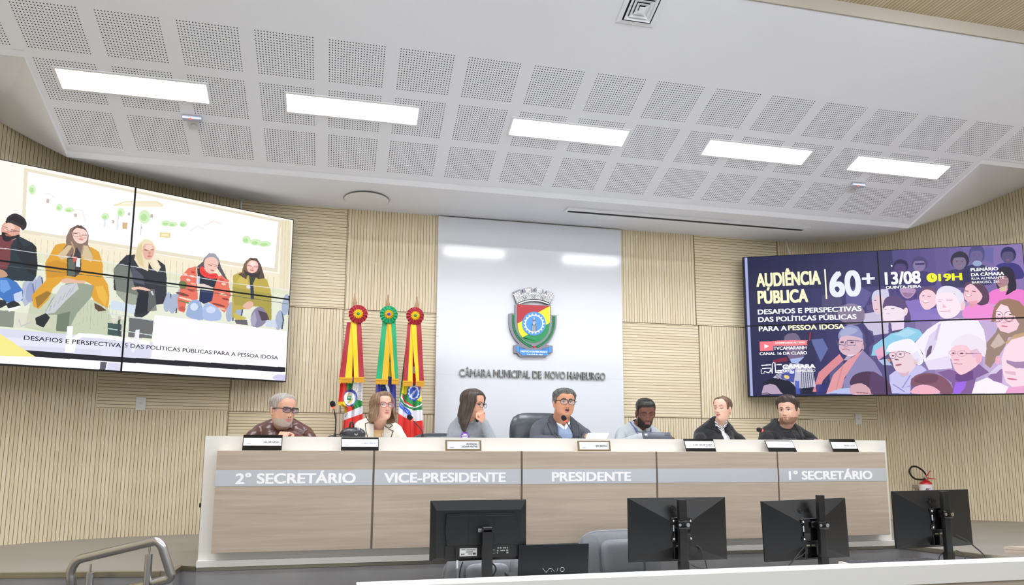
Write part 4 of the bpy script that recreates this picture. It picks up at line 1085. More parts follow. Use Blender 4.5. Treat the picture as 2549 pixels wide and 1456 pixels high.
[242,230,210,8,1377,843,1374,841,1367,839,1357,840,1344,841,1330,845,1316,849,1303,854,1293,859,1287,864,1285,868,1288,871,1294,872,1305,872,1318,870,1332,867,1346,863,1359,858,1369,852,1375,847],
[111,124,64,8,1361,809,1358,807,1352,806,1343,806,1332,808,1319,811,1307,815,1296,819,1288,824,1282,828,1280,831,1283,833,1289,834,1298,833,1309,832,1321,829,1334,825,1345,821,1353,816,1359,812],
[243,201,168,8,1372,1107,1371,1103,1369,1099,1365,1097,1361,1096,1356,1097,1351,1098,1347,1101,1344,1105,1342,1109,1342,1114,1343,1118,1346,1121,1349,1123,1354,1124,1359,1124,1363,1122,1367,1119,1370,1115,1372,1111],
[176,60,48,8,1377,958,1376,954,1373,951,1368,949,1362,949,1355,950,1349,952,1343,955,1339,960,1336,964,1336,968,1337,972,1340,975,1345,977,1351,977,1358,977,1364,974,1370,971,1374,967,1377,962],
[240,176,156,8,1384,1018,1382,1014,1380,1011,1375,1009,1370,1008,1365,1009,1360,1011,1355,1014,1351,1018,1349,1022,1349,1026,1350,1030,1353,1033,1357,1035,1362,1036,1368,1036,1373,1034,1378,1030,1381,1027,1383,1022],
[196,86,74,8,1331,734,1329,726,1326,720,1321,715,1315,713,1309,714,1303,717,1298,722,1294,729,1292,737,1292,745,1294,753,1297,760,1302,764,1308,767,1314,766,1320,763,1325,758,1329,751,1331,743],
[240,200,180,8,1578,959,1577,955,1572,952,1566,951,1558,951,1550,952,1542,955,1535,958,1529,963,1526,968,1525,972,1527,976,1531,979,1537,981,1545,981,1553,979,1561,977,1569,973,1574,968,1578,964],
[140,48,40,8,1597,907,1595,903,1591,901,1586,900,1578,900,1571,901,1563,904,1557,907,1552,911,1548,915,1548,919,1549,922,1553,924,1559,926,1566,926,1573,924,1581,922,1588,918,1593,914,1596,910],
[122,58,48,8,1574,823,1571,820,1565,818,1555,818,1543,820,1530,823,1517,827,1505,831,1496,836,1490,841,1489,845,1491,848,1498,850,1507,850,1519,848,1532,845,1545,841,1557,837,1566,832,1572,827],
[242,196,176,8,1575,786,1574,782,1570,779,1564,778,1557,778,1550,779,1542,782,1536,785,1531,790,1527,795,1527,799,1528,803,1532,806,1538,807,1545,808,1552,806,1560,804,1567,800,1572,795,1575,791],
[200,74,56,8,1556,1110,1555,1105,1552,1101,1548,1098,1544,1097,1539,1097,1534,1099,1530,1102,1527,1107,1525,1112,1525,1117,1526,1122,1529,1126,1532,1129,1537,1130,1542,1130,1547,1128,1551,1124,1554,1120,1556,1115],
[242,216,196,8,1569,1067,1568,1062,1565,1058,1562,1056,1557,1054,1553,1054,1548,1056,1544,1060,1541,1064,1540,1069,1540,1074,1541,1079,1544,1083,1547,1086,1551,1087,1556,1087,1561,1085,1564,1082,1567,1077,1569,1072],
[93,85,96,9,1377,1218,1417,1298,1422,1334,1450,1406,1487,1412,1513,1362,1529,1273,1578,1123,1545,1161,1504,1254,1402,1214],
[155,160,170,9,1422,1323,1450,1406,1487,1412,1514,1356,1515,1304,1476,1362,1437,1327],
[243,198,184,9,1423,1289,1425,1312,1431,1330,1440,1345,1452,1359,1468,1368,1482,1370,1494,1360,1505,1342,1512,1320,1513,1296,1510,1269,1505,1243,1497,1217,1487,1193,1476,1177,1464,1172,1450,1176,1439,1190,1431,1218,1425,1256],
[168,98,92,9,1448,1269,1473,1262,1474,1270,1449,1277],
[168,98,92,9,1486,1257,1507,1269,1507,1276,1485,1264],
[200,112,104,9,1491,1208,1489,1204,1485,1202,1477,1202,1473,1203,1470,1204,1467,1206,1465,1209,1466,1214,1468,1216,1471,1217,1475,1218,1479,1218,1483,1217,1486,1215,1489,1213,1491,1211],
[141,151,160,9,1472,1283,1510,1275,1510,1279,1473,1288],
[29,39,51,9,1384,1208,1408,1215,1512,1123,1495,998,1414,1034,1396,1030],
[242,65,58,9,1399,1213,1403,1227,1410,1236,1419,1236,1428,1218,1439,1190,1452,1170,1468,1170,1486,1180,1501,1184,1509,1177,1515,1165,1517,1154,1518,1142,1516,1131,1509,1122,1493,1116,1473,1112,1454,1113,1437,1120,1422,1132,1410,1147,1403,1168,1399,1193],
[200,44,40,9,1413,1178,1452,1137,1502,1144,1502,1155,1453,1147,1416,1187],
[27,42,88,9,1409,988,1495,986,1487,870,1439,825,1408,851],
[230,212,204,9,1405,1032,1432,1041,1494,1009,1482,995,1415,1006],
[157,176,216,9,1336,701,1339,736,1343,780,1350,815,1360,839,1372,855,1384,863,1396,864,1409,856,1421,832,1433,778,1443,709,1445,656,1435,636,1417,633,1398,635,1378,639,1358,647,1344,658,1337,668,1335,680],
[169,189,230,9,1435,778,1440,808,1450,831,1463,841,1483,836,1506,819,1526,799,1539,776,1549,750,1553,724,1554,698,1550,671,1537,652,1509,640,1473,635,1445,645,1435,682,1433,734],
[212,223,244,9,1405,783,1404,769,1401,756,1396,745,1390,737,1382,733,1375,734,1368,739,1363,747,1359,759,1357,772,1358,786,1361,800,1366,811,1372,818,1379,822,1387,822,1394,817,1399,808,1403,796],
[208,220,242,9,1514,773,1513,760,1509,748,1503,737,1495,730,1485,726,1476,726,1467,730,1460,737,1456,748,1454,760,1455,773,1459,785,1465,795,1473,803,1483,807,1492,807,1501,803,1508,796,1512,785],
[217,226,240,8,1384,1117,1405,1121,1405,1032,1384,1027],
[194,173,78,9,1612,1189,1655,1242,1801,1228,1835,1201,1866,1077,1877,934,1883,720,1856,726,1812,872,1745,880,1707,825,1644,799,1634,693,1621,713,1613,944],
[157,148,66,5,1610,1048,1874,1030,1883,720,1798,869,1629,854],
[217,198,106,6,1663,1203,1710,1156,1712,1097,1634,1113],
[202,187,90,9,1626,761,1717,721,1686,680,1641,683],
[56,66,60,9,1715,1217,1767,1231,1744,1118,1756,954,1736,949,1725,1113],
[46,58,82,9,1725,1101,1748,1107,1757,966,1739,962],
[91,74,64,9,1668,1240,1678,1349,1715,1432,1761,1440,1790,1370,1814,1256,1822,1210,1775,1186,1760,1241,1708,1227,1697,1165,1643,1209],
[138,106,74,7,1670,1288,1690,1389,1728,1436,1704,1369,1694,1247,1669,1216],
[58,50,52,9,1680,1279,1708,1239,1773,1257,1789,1297,1782,1199,1735,1210,1688,1222],
[244,198,184,9,1698,1343,1703,1367,1712,1389,1722,1404,1735,1409,1750,1406,1762,1398,1769,1383,1773,1363,1774,1341,1772,1317,1767,1291,1759,1271,1750,1259,1738,1252,1727,1250,1718,1253,1709,1260,1703,1273,1699,1294,1697,1319],
[251,224,216,9,1759,1373,1758,1364,1755,1355,1750,1347,1744,1341,1737,1338,1731,1337,1724,1340,1719,1345,1716,1352,1714,1360,1715,1369,1718,1378,1723,1386,1729,1392,1736,1395,1743,1396,1749,1394,1754,1389,1758,1382],
[184,128,138,9,1701,1334,1730,1327,1732,1336,1702,1343],
[184,128,138,9,1744,1326,1772,1330,1772,1340,1744,1335],
[200,122,116,9,1747,1284,1744,1280,1741,1278,1737,1277,1732,1277,1728,1277,1724,1278,1721,1279,1719,1281,1718,1284,1721,1288,1724,1290,1728,1291,1733,1291,1737,1291,1741,1290,1744,1288],
[224,164,152,9,1743,1314,1743,1310,1742,1306,1741,1302,1739,1300,1737,1298,1734,1300,1732,1303,1731,1307,1731,1311,1731,1316,1732,1320,1733,1323,1735,1326,1738,1327,1740,1325,1741,1322,1742,1319],
[232,184,164,9,1687,867,1696,886,1710,909,1724,923,1736,924,1747,917,1754,906,1755,890,1751,869,1746,851,1739,838,1730,827,1720,822,1711,824,1701,831,1694,840,1688,847,1685,856],
[223,224,240,9,1729,1078,1728,1071,1727,1065,1724,1060,1721,1056,1717,1054,1713,1054,1709,1056,1706,1060,1704,1065,1703,1071,1703,1078,1705,1084,1708,1090,1711,1094,1715,1096,1719,1096,1723,1094,1726,1090,1728,1084],
[140,134,164,9,1743,738,1747,774,1755,810,1766,838,1780,859,1796,873,1812,872,1828,845,1845,802,1855,762,1855,730,1848,701,1837,675,1824,651,1808,631,1792,619,1778,616,1763,620,1752,635,1746,663,1742,701],
[74,60,72,8,1786,830,1847,808,1870,729,1816,706],
[180,176,204,7,1743,727,1767,814,1783,700,1772,627,1746,633],
[90,85,96,8,1635,681,1718,698,1726,630,1649,638],
[207,216,238,8,1843,712,1910,737,1927,644,1845,641],
[231,236,236,7,-115,1097,363,1112,866,1125,1188,1109,1594,1089,1993,1101,1993,1111,1595,1099,1188,1118,866,1134,363,1120,-115,1104],
[86,96,92,7,370,959,933,981,1994,949,1994,957,933,988,370,966],
[251,248,255,9,1155,638,1992,612,1997,-10,1154,-79],
[216,216,240,8,-73,318,400,340,676,342,1157,330,1151,133,677,126,409,143,-63,129],
[248,246,255,4,-68,231,962,289,965,211,-64,158],
[255,255,255,9,712,424,741,429,740,152,712,156],
[253,252,255,9,742,312,772,364,872,368,1138,344,1140,300,882,327,790,323,767,291,757,155,736,156],
[242,240,255,9,1057,454,1077,458,1079,335,1053,198,1043,223],
[230,228,248,7,895,235,964,228,981,231,1004,113,891,115],
[27,26,34,9,-62,114,528,148,1002,147,1996,165,1996,105,1004,92,573,87,-59,56],
[251,250,255,9,-59,56,573,87,1004,92,1996,105,2000,-29,-49,-118],
[246,235,140,9,-98,789,403,285,573,87,-58,34],
[74,72,88,8,893,81,927,85,922,-9,892,-13],
[216,214,238,8,931,77,1001,78,1000,-9,931,-8],
[200,196,234,7,2025,43,2022,30,2014,18,2002,8,1986,1,1969,-3,1951,-3,1935,1,1922,9,1914,19,1911,30,1913,43,1921,55,1933,65,1949,72,1966,76,1984,76,2000,72,2013,65,2022,55]]
PIC_R = [
[37,38,78,9,0,0,2000,0,2000,2000,0,2000],
[37,38,78,9,0,0,100,0,100,2000,0,2000],
[38,38,80,9,100,0,200,0,200,2000,100,2000],
[40,40,84,9,200,0,300,0,300,2000,200,2000],
[43,42,88,9,300,0,400,0,400,2000,300,2000],
[46,45,93,9,400,0,500,0,500,2000,400,2000],
[50,48,97,9,500,0,600,0,600,2000,500,2000],
[55,51,102,9,600,0,700,0,700,2000,600,2000],
[59,55,107,9,700,0,800,0,800,2000,700,2000],
[64,59,112,9,800,0,900,0,900,2000,800,2000],
[70,63,118,9,900,0,1000,0,1000,2000,900,2000],
[75,68,123,9,1000,0,1100,0,1100,2000,1000,2000],
[81,72,129,9,1100,0,1200,0,1200,2000,1100,2000],
[88,77,134,9,1200,0,1300,0,1300,2000,1200,2000],
[94,82,140,9,1300,0,1400,0,1400,2000,1300,2000],
[101,87,146,9,1400,0,1500,0,1500,2000,1400,2000],
[108,93,152,9,1500,0,1600,0,1600,2000,1500,2000],
[115,98,158,9,1600,0,1700,0,1700,2000,1600,2000],
[123,104,164,9,1700,0,1800,0,1800,2000,1700,2000],
[130,110,170,9,1800,0,1900,0,1900,2000,1800,2000],
[138,116,176,9,1900,0,2000,0,2000,2000,1900,2000],
[233,210,242,1,900,0,1010,0,1010,1240,900,1240],
[233,210,242,1,1010,0,1120,0,1120,1200,1010,1200],
[233,210,242,2,1120,0,1230,0,1230,1160,1120,1160],
[233,210,242,3,1230,0,1340,0,1340,1120,1230,1120],
[233,210,242,4,1340,0,1450,0,1450,1080,1340,1080],
[233,210,242,4,1450,0,1560,0,1560,1400,1450,1400],
[233,210,242,5,1560,0,1670,0,1670,1359,1560,1359],
[233,210,242,6,1670,0,1780,0,1780,1319,1670,1319],
[233,210,242,7,1780,0,1890,0,1890,1279,1780,1279],
[233,210,242,7,1890,0,2000,0,2000,1240,1890,1240],
[27,28,62,4,0,1500,1100,1500,1100,2000,0,2000],
[32,33,74,5,0,0,500,0,500,900,0,900],
[169,176,220,9,12,0,31,0,31,2000,12,2000],
[42,37,88,7,1035,1464,1024,1509,1040,1570,1059,1618,1075,1642,1095,1653,1116,1659,1137,1663,1160,1661,1181,1654,1201,1644,1220,1630,1234,1604,1249,1553,1260,1491,1246,1448,1184,1435,1097,1442],
[36,31,72,7,1210,1759,1206,1727,1197,1699,1184,1677,1168,1664,1151,1660,1134,1667,1119,1683,1108,1707,1101,1737,1099,1769,1103,1802,1112,1830,1125,1852,1141,1866,1158,1869,1175,1862,1190,1846,1202,1822,1208,1792],
[90,74,128,7,1193,1733,1190,1707,1183,1683,1173,1665,1161,1653,1147,1650,1134,1656,1123,1669,1114,1689,1109,1714,1108,1741,1111,1768,1118,1792,1128,1810,1140,1821,1154,1824,1167,1819,1178,1805,1187,1785,1192,1761],
[36,31,72,7,1109,1784,1109,1797,1112,1817,1118,1834,1128,1845,1142,1852,1156,1854,1170,1848,1185,1837,1196,1822,1201,1801,1201,1776,1199,1762,1196,1768,1190,1783,1181,1796,1166,1801,1146,1802,1130,1801,1120,1794,1113,1786],
[106,74,90,7,1143,1751,1141,1748,1137,1746,1133,1747,1130,1748,1128,1751,1129,1755,1133,1757,1138,1756,1142,1754],
[106,74,90,5,1146,1763,1144,1761,1139,1760,1132,1761,1127,1762,1125,1764,1127,1766,1130,1767,1136,1767,1139,1766,1142,1765,1145,1764],
[106,74,90,7,1176,1748,1175,1745,1171,1744,1168,1743,1164,1745,1161,1748,1162,1752,1166,1754,1171,1753,1175,1751],
[106,74,90,5,1179,1760,1177,1758,1172,1757,1166,1758,1161,1759,1159,1761,1161,1763,1166,1764,1172,1763,1175,1762,1179,1761],
[106,74,90,4,1157,1717,1155,1714,1151,1713,1147,1713,1143,1715,1142,1719,1143,1722,1147,1723,1152,1723,1155,1721],
[176,106,120,7,1162,1694,1159,1691,1156,1690,1148,1690,1144,1690,1140,1691,1137,1693,1135,1695,1137,1699,1140,1700,1144,1701,1149,1701,1153,1700,1157,1699,1160,1697],
[61,52,112,8,1166,1495,1155,1541,1171,1601,1191,1649,1208,1672,1228,1684,1250,1689,1272,1693,1295,1691,1317,1684,1337,1674,1357,1659,1372,1633,1388,1583,1399,1521,1385,1478,1320,1466,1230,1473],
[74,66,116,8,1347,1789,1343,1757,1334,1729,1320,1707,1304,1693,1286,1690,1268,1697,1253,1713,1241,1737,1234,1767,1232,1799,1236,1831,1246,1860,1259,1881,1276,1895,1294,1898,1311,1891,1327,1875,1338,1851,1345,1821],
[138,123,168,8,1329,1763,1326,1736,1319,1713,1309,1694,1296,1683,1282,1680,1269,1686,1257,1699,1248,1719,1243,1744,1241,1771,1245,1797,1252,1821,1262,1839,1275,1851,1289,1854,1302,1848,1314,1835,1323,1815,1328,1790],
[74,66,116,8,1243,1814,1242,1827,1245,1847,1252,1864,1262,1874,1276,1881,1291,1883,1306,1877,1321,1866,1333,1851,1337,1830,1338,1806,1336,1791,1333,1797,1327,1813,1317,1825,1301,1830,1281,1831,1265,1830,1254,1824,1247,1815],
[106,74,90,7,1278,1780,1276,1778,1272,1776,1267,1777,1263,1779,1262,1782,1263,1785,1267,1786,1272,1786,1275,1785,1277,1782],
[106,74,90,5,1281,1792,1279,1790,1273,1790,1267,1790,1264,1791,1260,1793,1262,1796,1267,1796,1273,1796,1276,1795,1279,1794],
[106,74,90,7,1312,1777,1310,1774,1306,1773,1301,1773,1297,1776,1296,1779,1298,1781,1302,1783,1307,1782,1311,1780],
[106,74,90,5,1315,1789,1313,1787,1308,1786,1304,1787,1298,1788,1294,1790,1296,1792,1301,1793,1305,1793,1311,1792,1315,1790],
[106,74,90,4,1292,1747,1290,1744,1286,1742,1282,1743,1278,1745,1277,1748,1278,1751,1280,1753,1284,1753,1289,1752,1291,1750],
[176,106,120,7,1298,1724,1295,1721,1292,1720,1288,1719,1283,1719,1279,1720,1275,1721,1272,1723,1269,1726,1272,1729,1275,1730,1279,1730,1284,1730,1288,1730,1292,1729,1295,1727,1297,1725],
[42,36,80,8,1258,1777,1324,1775,1325,1798,1258,1800],
[63,58,98,9,1437,1462,1425,1515,1443,1586,1464,1642,1482,1670,1505,1683,1528,1690,1551,1694,1576,1691,1599,1684,1621,1672,1641,1656,1657,1625,1673,1566,1685,1494,1669,1444,1601,1429,1504,1437],
[47,43,64,9,1635,1806,1630,1767,1619,1732,1604,1706,1586,1689,1566,1685,1546,1693,1529,1712,1516,1742,1508,1778,1507,1818,1512,1858,1522,1892,1538,1919,1556,1936,1576,1940,1596,1932,1613,1912,1626,1882,1633,1846],
[126,112,144,9,1613,1776,1609,1745,1601,1718,1590,1696,1576,1683,1562,1679,1548,1686,1535,1701,1526,1724,1520,1753,1519,1785,1523,1816,1531,1844,1542,1865,1556,1878,1570,1882,1584,1876,1597,1860,1606,1837,1612,1808],
[47,43,64,9,1521,1835,1520,1850,1524,1874,1531,1893,1542,1906,1557,1914,1573,1916,1589,1910,1605,1897,1617,1880,1622,1855,1622,1826,1620,1810,1617,1816,1611,1834,1600,1849,1583,1854,1562,1856,1545,1854,1533,1847,1525,1837],
[106,74,90,7,1558,1796,1556,1793,1552,1791,1546,1792,1542,1794,1541,1798,1543,1801,1547,1803,1552,1802,1555,1801,1558,1798],
[106,74,90,5,1561,1810,1559,1808,1556,1807,1550,1807,1546,1808,1543,1809,1539,1811,1541,1814,1544,1815,1550,1815,1554,1814,1557,1813,1561,1811],
[106,74,90,7,1595,1793,1593,1790,1591,1788,1586,1788,1581,1789,1579,1791,1577,1794,1579,1798,1583,1800,1589,1799,1593,1796],
[106,74,90,5,1598,1807,1595,1805,1590,1804,1586,1804,1580,1805,1577,1806,1575,1809,1578,1811,1583,1811,1587,1811,1593,1810,1596,1809],
[106,74,90,4,1573,1757,1571,1754,1567,1752,1562,1752,1558,1755,1556,1759,1558,1763,1562,1764,1565,1765,1570,1763,1572,1759],
[176,106,120,7,1579,1730,1576,1727,1572,1726,1568,1725,1563,1725,1559,1726,1554,1727,1551,1729,1549,1731,1549,1735,1555,1738,1559,1738,1564,1738,1568,1737,1573,1736,1576,1734,1578,1732],
[47,45,90,8,1565,1482,1555,1542,1572,1623,1592,1688,1609,1720,1630,1736,1651,1744,1672,1749,1694,1747,1715,1739,1735,1726,1754,1707,1768,1673,1782,1605,1792,1522,1777,1465,1714,1447,1626,1454],
[75,74,128,8,1747,1881,1742,1838,1733,1800,1719,1770,1703,1751,1686,1746,1669,1755,1654,1776,1643,1808,1637,1848,1636,1891,1640,1935,1650,1973,1664,2003,1680,2021,1698,2026,1715,2018,1729,1996,1740,1964,1746,1924],
[109,100,148,8,1729,1845,1726,1810,1718,1778,1708,1753,1695,1738,1682,1733,1669,1740,1658,1758,1649,1784,1645,1817,1644,1854,1648,1890,1655,1922,1666,1946,1678,1962,1692,1966,1705,1959,1716,1941,1724,1915,1729,1882],
[75,74,128,8,1646,1911,1646,1929,1649,1956,1656,1979,1667,1993,1680,2003,1694,2006,1709,1998,1724,1984,1734,1964,1739,1936,1739,1903,1736,1884,1733,1891,1728,1912,1719,1929,1703,1935,1684,1936,1668,1934,1657,1925,1650,1913],
[106,74,90,7,1680,1867,1678,1864,1676,1862,1671,1861,1667,1863,1665,1865,1664,1869,1666,1873,1670,1875,1674,1874,1677,1873,1679,1870],
[106,74,90,5,1683,1883,1681,1881,1678,1880,1672,1880,1666,1881,1663,1884,1664,1888,1669,1889,1673,1888,1679,1887,1682,1885],
[106,74,90,7,1713,1864,1711,1860,1707,1858,1702,1859,1699,1862,1697,1864,1698,1868,1701,1871,1705,1872,1708,1871,1712,1868],
[106,74,90,5,1716,1880,1714,1878,1709,1877,1702,1877,1697,1879,1696,1882,1698,1884,1703,1885,1709,1885,1712,1884,1715,1881],
[106,74,90,4,1693,1823,1691,1819,1689,1817,1685,1816,1681,1818,1679,1820,1678,1824,1679,1829,1683,1831,1688,1831,1690,1829,1692,1825],
[176,106,120,7,1698,1792,1695,1788,1692,1786,1688,1786,1684,1786,1679,1787,1675,1788,1672,1790,1670,1794,1671,1797,1676,1800,1680,1801,1684,1800,1688,1800,1692,1798,1695,1796,1697,1794],
[157,176,212,8,1720,1755,1718,1742,1713,1731,1705,1723,1696,1718,1686,1717,1676,1720,1667,1726,1661,1736,1657,1748,1656,1760,1658,1773,1663,1784,1670,1792,1679,1797,1689,1798,1699,1795,1708,1789,1715,1779,1719,1767],
[53,47,120,8,1785,1542,1776,1590,1791,1654,1810,1705,1826,1731,1845,1743,1865,1749,1885,1753,1906,1751,1926,1744,1945,1734,1962,1718,1975,1691,1989,1637,1999,1571,1985,1525,1926,1512,1843,1519],
[42,40,86,8,1955,1856,1951,1822,1942,1792,1929,1769,1914,1754,1898,1750,1882,1757,1868,1774,1857,1800,1851,1832,1850,1866,1855,1900,1863,1931,1876,1954,1891,1969,1908,1972,1924,1965,1938,1948,1948,1922,1954,1891],
[93,85,128,8,1938,1828,1935,1800,1928,1775,1918,1755,1907,1743,1894,1740,1882,1745,1871,1760,1863,1781,1859,1807,1858,1836,1862,1864,1868,1890,1878,1909,1890,1921,1903,1925,1915,1919,1925,1905,1933,1883,1938,1857],
[42,40,86,8,1860,1882,1860,1896,1863,1917,1869,1935,1879,1946,1892,1954,1905,1956,1919,1950,1933,1938,1943,1923,1947,1900,1947,1874,1945,1859,1942,1865,1937,1881,1928,1895,1914,1900,1896,1901,1880,1900,1870,1893,1864,1883],
[106,74,90,7,1892,1847,1890,1844,1888,1842,1884,1842,1880,1843,1878,1845,1877,1848,1878,1851,1882,1853,1887,1852,1890,1850],
[106,74,90,5,1894,1859,1892,1857,1888,1856,1885,1857,1879,1858,1876,1860,1877,1863,1882,1863,1888,1863,1891,1862,1894,1860],
[106,74,90,7,1923,1844,1921,1841,1918,1839,1913,1839,1909,1842,1908,1845,1910,1848,1913,1850,1918,1849,1922,1847],
[106,74,90,5,1926,1856,1924,1854,1919,1853,1913,1854,1910,1855,1907,1857,1908,1860,1913,1860,1919,1860,1922,1859,1925,1857],
[106,74,90,4,1904,1811,1902,1808,1899,1806,1895,1806,1891,1809,1890,1812,1891,1816,1895,1818,1899,1817,1903,1815],
[176,106,120,7,1909,1786,1906,1783,1903,1782,1896,1782,1892,1782,1888,1783,1885,1785,1883,1787,1884,1790,1888,1793,1892,1793,1896,1793,1900,1793,1904,1791,1907,1790],
[94,99,160,6,1750,1973,1810,1967,1795,1739,1738,1810],
[238,127,208,9,1745,1322,1755,1352,1772,1375,1796,1390,1828,1397,1866,1396,1903,1390,1939,1383,1975,1371,1999,1343,2011,1278,2013,1197,1989,1144,1920,1138,1825,1161,1755,1192,1733,1231,1735,1280],
[45,36,56,9,1813,1591,1817,1625,1823,1656,1833,1679,1847,1693,1864,1700,1881,1699,1897,1690,1911,1673,1922,1647,1930,1609,1934,1563,1936,1516,1937,1470,1937,1423,1934,1388,1930,1371,1923,1365,1913,1357,1895,1335,1872,1311,1859,1305,1865,1337,1880,1389,1884,1424,1866,1422,1838,1403,1816,1397,1807,1415,1804,1445,1804,1479,1805,1515,1808,1555],
[176,134,143,9,1814,1543,1822,1558,1832,1568,1844,1573,1857,1572,1872,1566,1882,1553,1888,1530,1889,1500,1887,1472,1880,1445,1870,1419,1860,1402,1850,1395,1841,1396,1832,1404,1824,1418,1816,1439,1811,1462,1809,1489,1810,1519],
[93,66,80,9,1822,1529,1850,1535,1850,1544,1822,1539],
[93,66,80,9,1862,1543,1885,1537,1886,1545,1863,1551],
[216,192,168,9,1820,1405,1881,1440,1866,1361,1826,1356],
[154,90,102,9,1840,1464,1838,1460,1835,1458,1831,1457,1827,1457,1822,1458,1819,1459,1816,1461,1814,1463,1813,1466,1816,1470,1819,1471,1823,1472,1827,1472,1831,1471,1835,1470,1838,1468,1840,1466],
[240,143,216,9,1577,1156,1602,1179,1636,1191,1668,1198,1694,1204,1719,1206,1740,1201,1756,1189,1769,1170,1777,1142,1785,1095,1788,1038,1770,998,1711,986,1630,991,1571,1011,1555,1053,1561,1110],
[91,64,88,9,1586,1464,1596,1494,1609,1505,1625,1509,1645,1512,1668,1508,1688,1496,1706,1474,1721,1444,1733,1411,1741,1377,1746,1341,1748,1305,1748,1267,1744,1230,1736,1201,1718,1185,1695,1178,1675,1181,1661,1200,1651,1228,1638,1248,1618,1244,1596,1232,1581,1244,1577,1307,1580,1395],
[242,196,208,9,1582,1366,1586,1393,1590,1423,1598,1446,1610,1464,1624,1477,1639,1476,1655,1453,1670,1417,1684,1383,1694,1354,1702,1327,1704,1300,1699,1272,1688,1243,1677,1221,1664,1208,1650,1200,1636,1200,1620,1209,1605,1225,1593,1244,1585,1264,1580,1287,1578,1310,1577,1328,1579,1346],
[232,156,172,7,1605,1235,1670,1246,1658,1166,1609,1153],
[122,74,92,9,1588,1381,1610,1371,1612,1381,1590,1391],
[122,74,92,9,1635,1373,1662,1363,1663,1373,1636,1384],
[255,242,244,9,1623,1313,1621,1310,1619,1307,1614,1306,1609,1305,1603,1306,1598,1308,1593,1311,1589,1314,1587,1318,1586,1322,1587,1325,1590,1328,1594,1329,1600,1329,1605,1329,1611,1327,1616,1324,1620,1320,1622,1316],
[184,96,110,9,1584,1327,1607,1296,1633,1319,1632,1325,1608,1302,1586,1332],
[141,120,200,8,1172,1281,1264,1291,1308,1141,1403,1167,1404,984,1162,999],
[106,80,112,9,1277,1406,1287,1426,1303,1447,1320,1460,1338,1463,1358,1458,1373,1448,1383,1433,1390,1412,1394,1389,1395,1356,1393,1319,1388,1299,1381,1307,1371,1331,1357,1350,1335,1354,1308,1352,1287,1356,1277,1369,1274,1387],
[246,207,220,9,1275,1356,1284,1381,1296,1405,1310,1420,1327,1424,1344,1419,1359,1408,1371,1388,1381,1362,1387,1332,1390,1297,1389,1259,1385,1226,1376,1200,1363,1179,1350,1163,1336,1149,1321,1141,1308,1141,1297,1154,1288,1176,1281,1200,1276,1226,1272,1255,1270,1283,1269,1308,1270,1333],
[138,90,112,9,1291,1333,1307,1332,1307,1343,1291,1345],
[138,90,112,9,1327,1326,1348,1321,1349,1332,1328,1338],
[255,244,246,9,1335,1254,1334,1249,1331,1245,1325,1242,1319,1241,1312,1240,1305,1242,1298,1244,1293,1248,1290,1252,1289,1257,1291,1261,1294,1265,1299,1268,1306,1270,1313,1270,1320,1269,1326,1266,1331,1263,1334,1258],
[192,106,128,9,1285,1262,1307,1231,1337,1246,1336,1253,1308,1239,1287,1268],
[74,58,120,7,1103,1452,1253,1441,1257,1317,1205,1271,1157,1316,1117,1368],
[197,160,196,8,1141,1458,1172,1463,1215,1456,1245,1441,1251,1418,1244,1387,1233,1360,1221,1335,1205,1314,1190,1305,1175,1313,1161,1332,1150,1357,1141,1392,1135,1431],
[141,102,144,6,1152,1399,1234,1376,1199,1321,1166,1340],
[90,84,120,6,582,1402,711,1407,736,1214,692,1026,573,1107],
[110,103,168,6,757,1419,859,1514,945,1405,886,1204,759,1242],
[214,207,230,8,883,1117,980,1140,1043,1078,1035,848,932,824,872,1001],
[207,203,228,9,942,1332,946,1371,955,1406,968,1432,987,1446,1009,1450,1028,1450,1041,1452,1050,1451,1056,1426,1058,1355,1057,1261,1047,1193,1022,1173,987,1179,960,1199,947,1235,942,1285],
[230,200,212,9,948,1287,956,1319,968,1344,980,1358,996,1359,1012,1348,1024,1326,1029,1288,1030,1240,1027,1195,1016,1153,1001,1116,986,1096,973,1101,960,1125,951,1156,947,1197,945,1245],
[106,80,112,9,959,1295,974,1291,975,1303,960,1307],
[160,106,120,9,959,1165,981,1161,982,1171,959,1175],
[154,138,160,7,697,1173,716,1214,745,1251,775,1270,809,1265,845,1241,871,1205,884,1150,888,1083,880,1030,857,999,822,982,788,977,756,987,723,1010,700,1041,690,1081,689,1129],
[142,203,232,9,933,681,1061,855,1176,930,1253,885,1275,819,1209,709,1083,650,1008,539,912,543],
[180,222,242,7,1068,830,1175,906,1239,853,1154,785],
[232,218,240,9,1014,1185,1168,1175,1155,1044,1145,1000,1008,1008],
[230,212,234,9,1056,1060,1156,1054,1145,891,1062,879],
[93,74,120,9,1017,1276,1023,1303,1032,1324,1044,1340,1061,1351,1080,1356,1100,1353,1120,1342,1140,1323,1156,1299,1167,1270,1175,1236,1182,1198,1189,1157,1194,1113,1198,1074,1200,1042,1200,1015,1195,997,1181,987,1162,986,1149,1000,1154,1037,1165,1090,1167,1134,1152,1160,1128,1178,1102,1187,1071,1182,1037,1168,1013,1169,1007,1197,1010,1239],
[242,224,238,9,1014,1185,1026,1208,1043,1215,1061,1215,1082,1210,1104,1199,1123,1186,1137,1175,1148,1162,1155,1143,1155,1112,1151,1075,1143,1045,1131,1026,1115,1014,1096,1007,1067,998,1035,993,1012,1008,1004,1059,1007,1130],
[122,100,136,9,1017,1160,1034,1163,1034,1171,1017,1168],
[122,100,136,9,1064,1169,1089,1172,1089,1180,1064,1178],
[200,152,180,9,1028,1102,1053,1100,1053,1108,1028,1109],
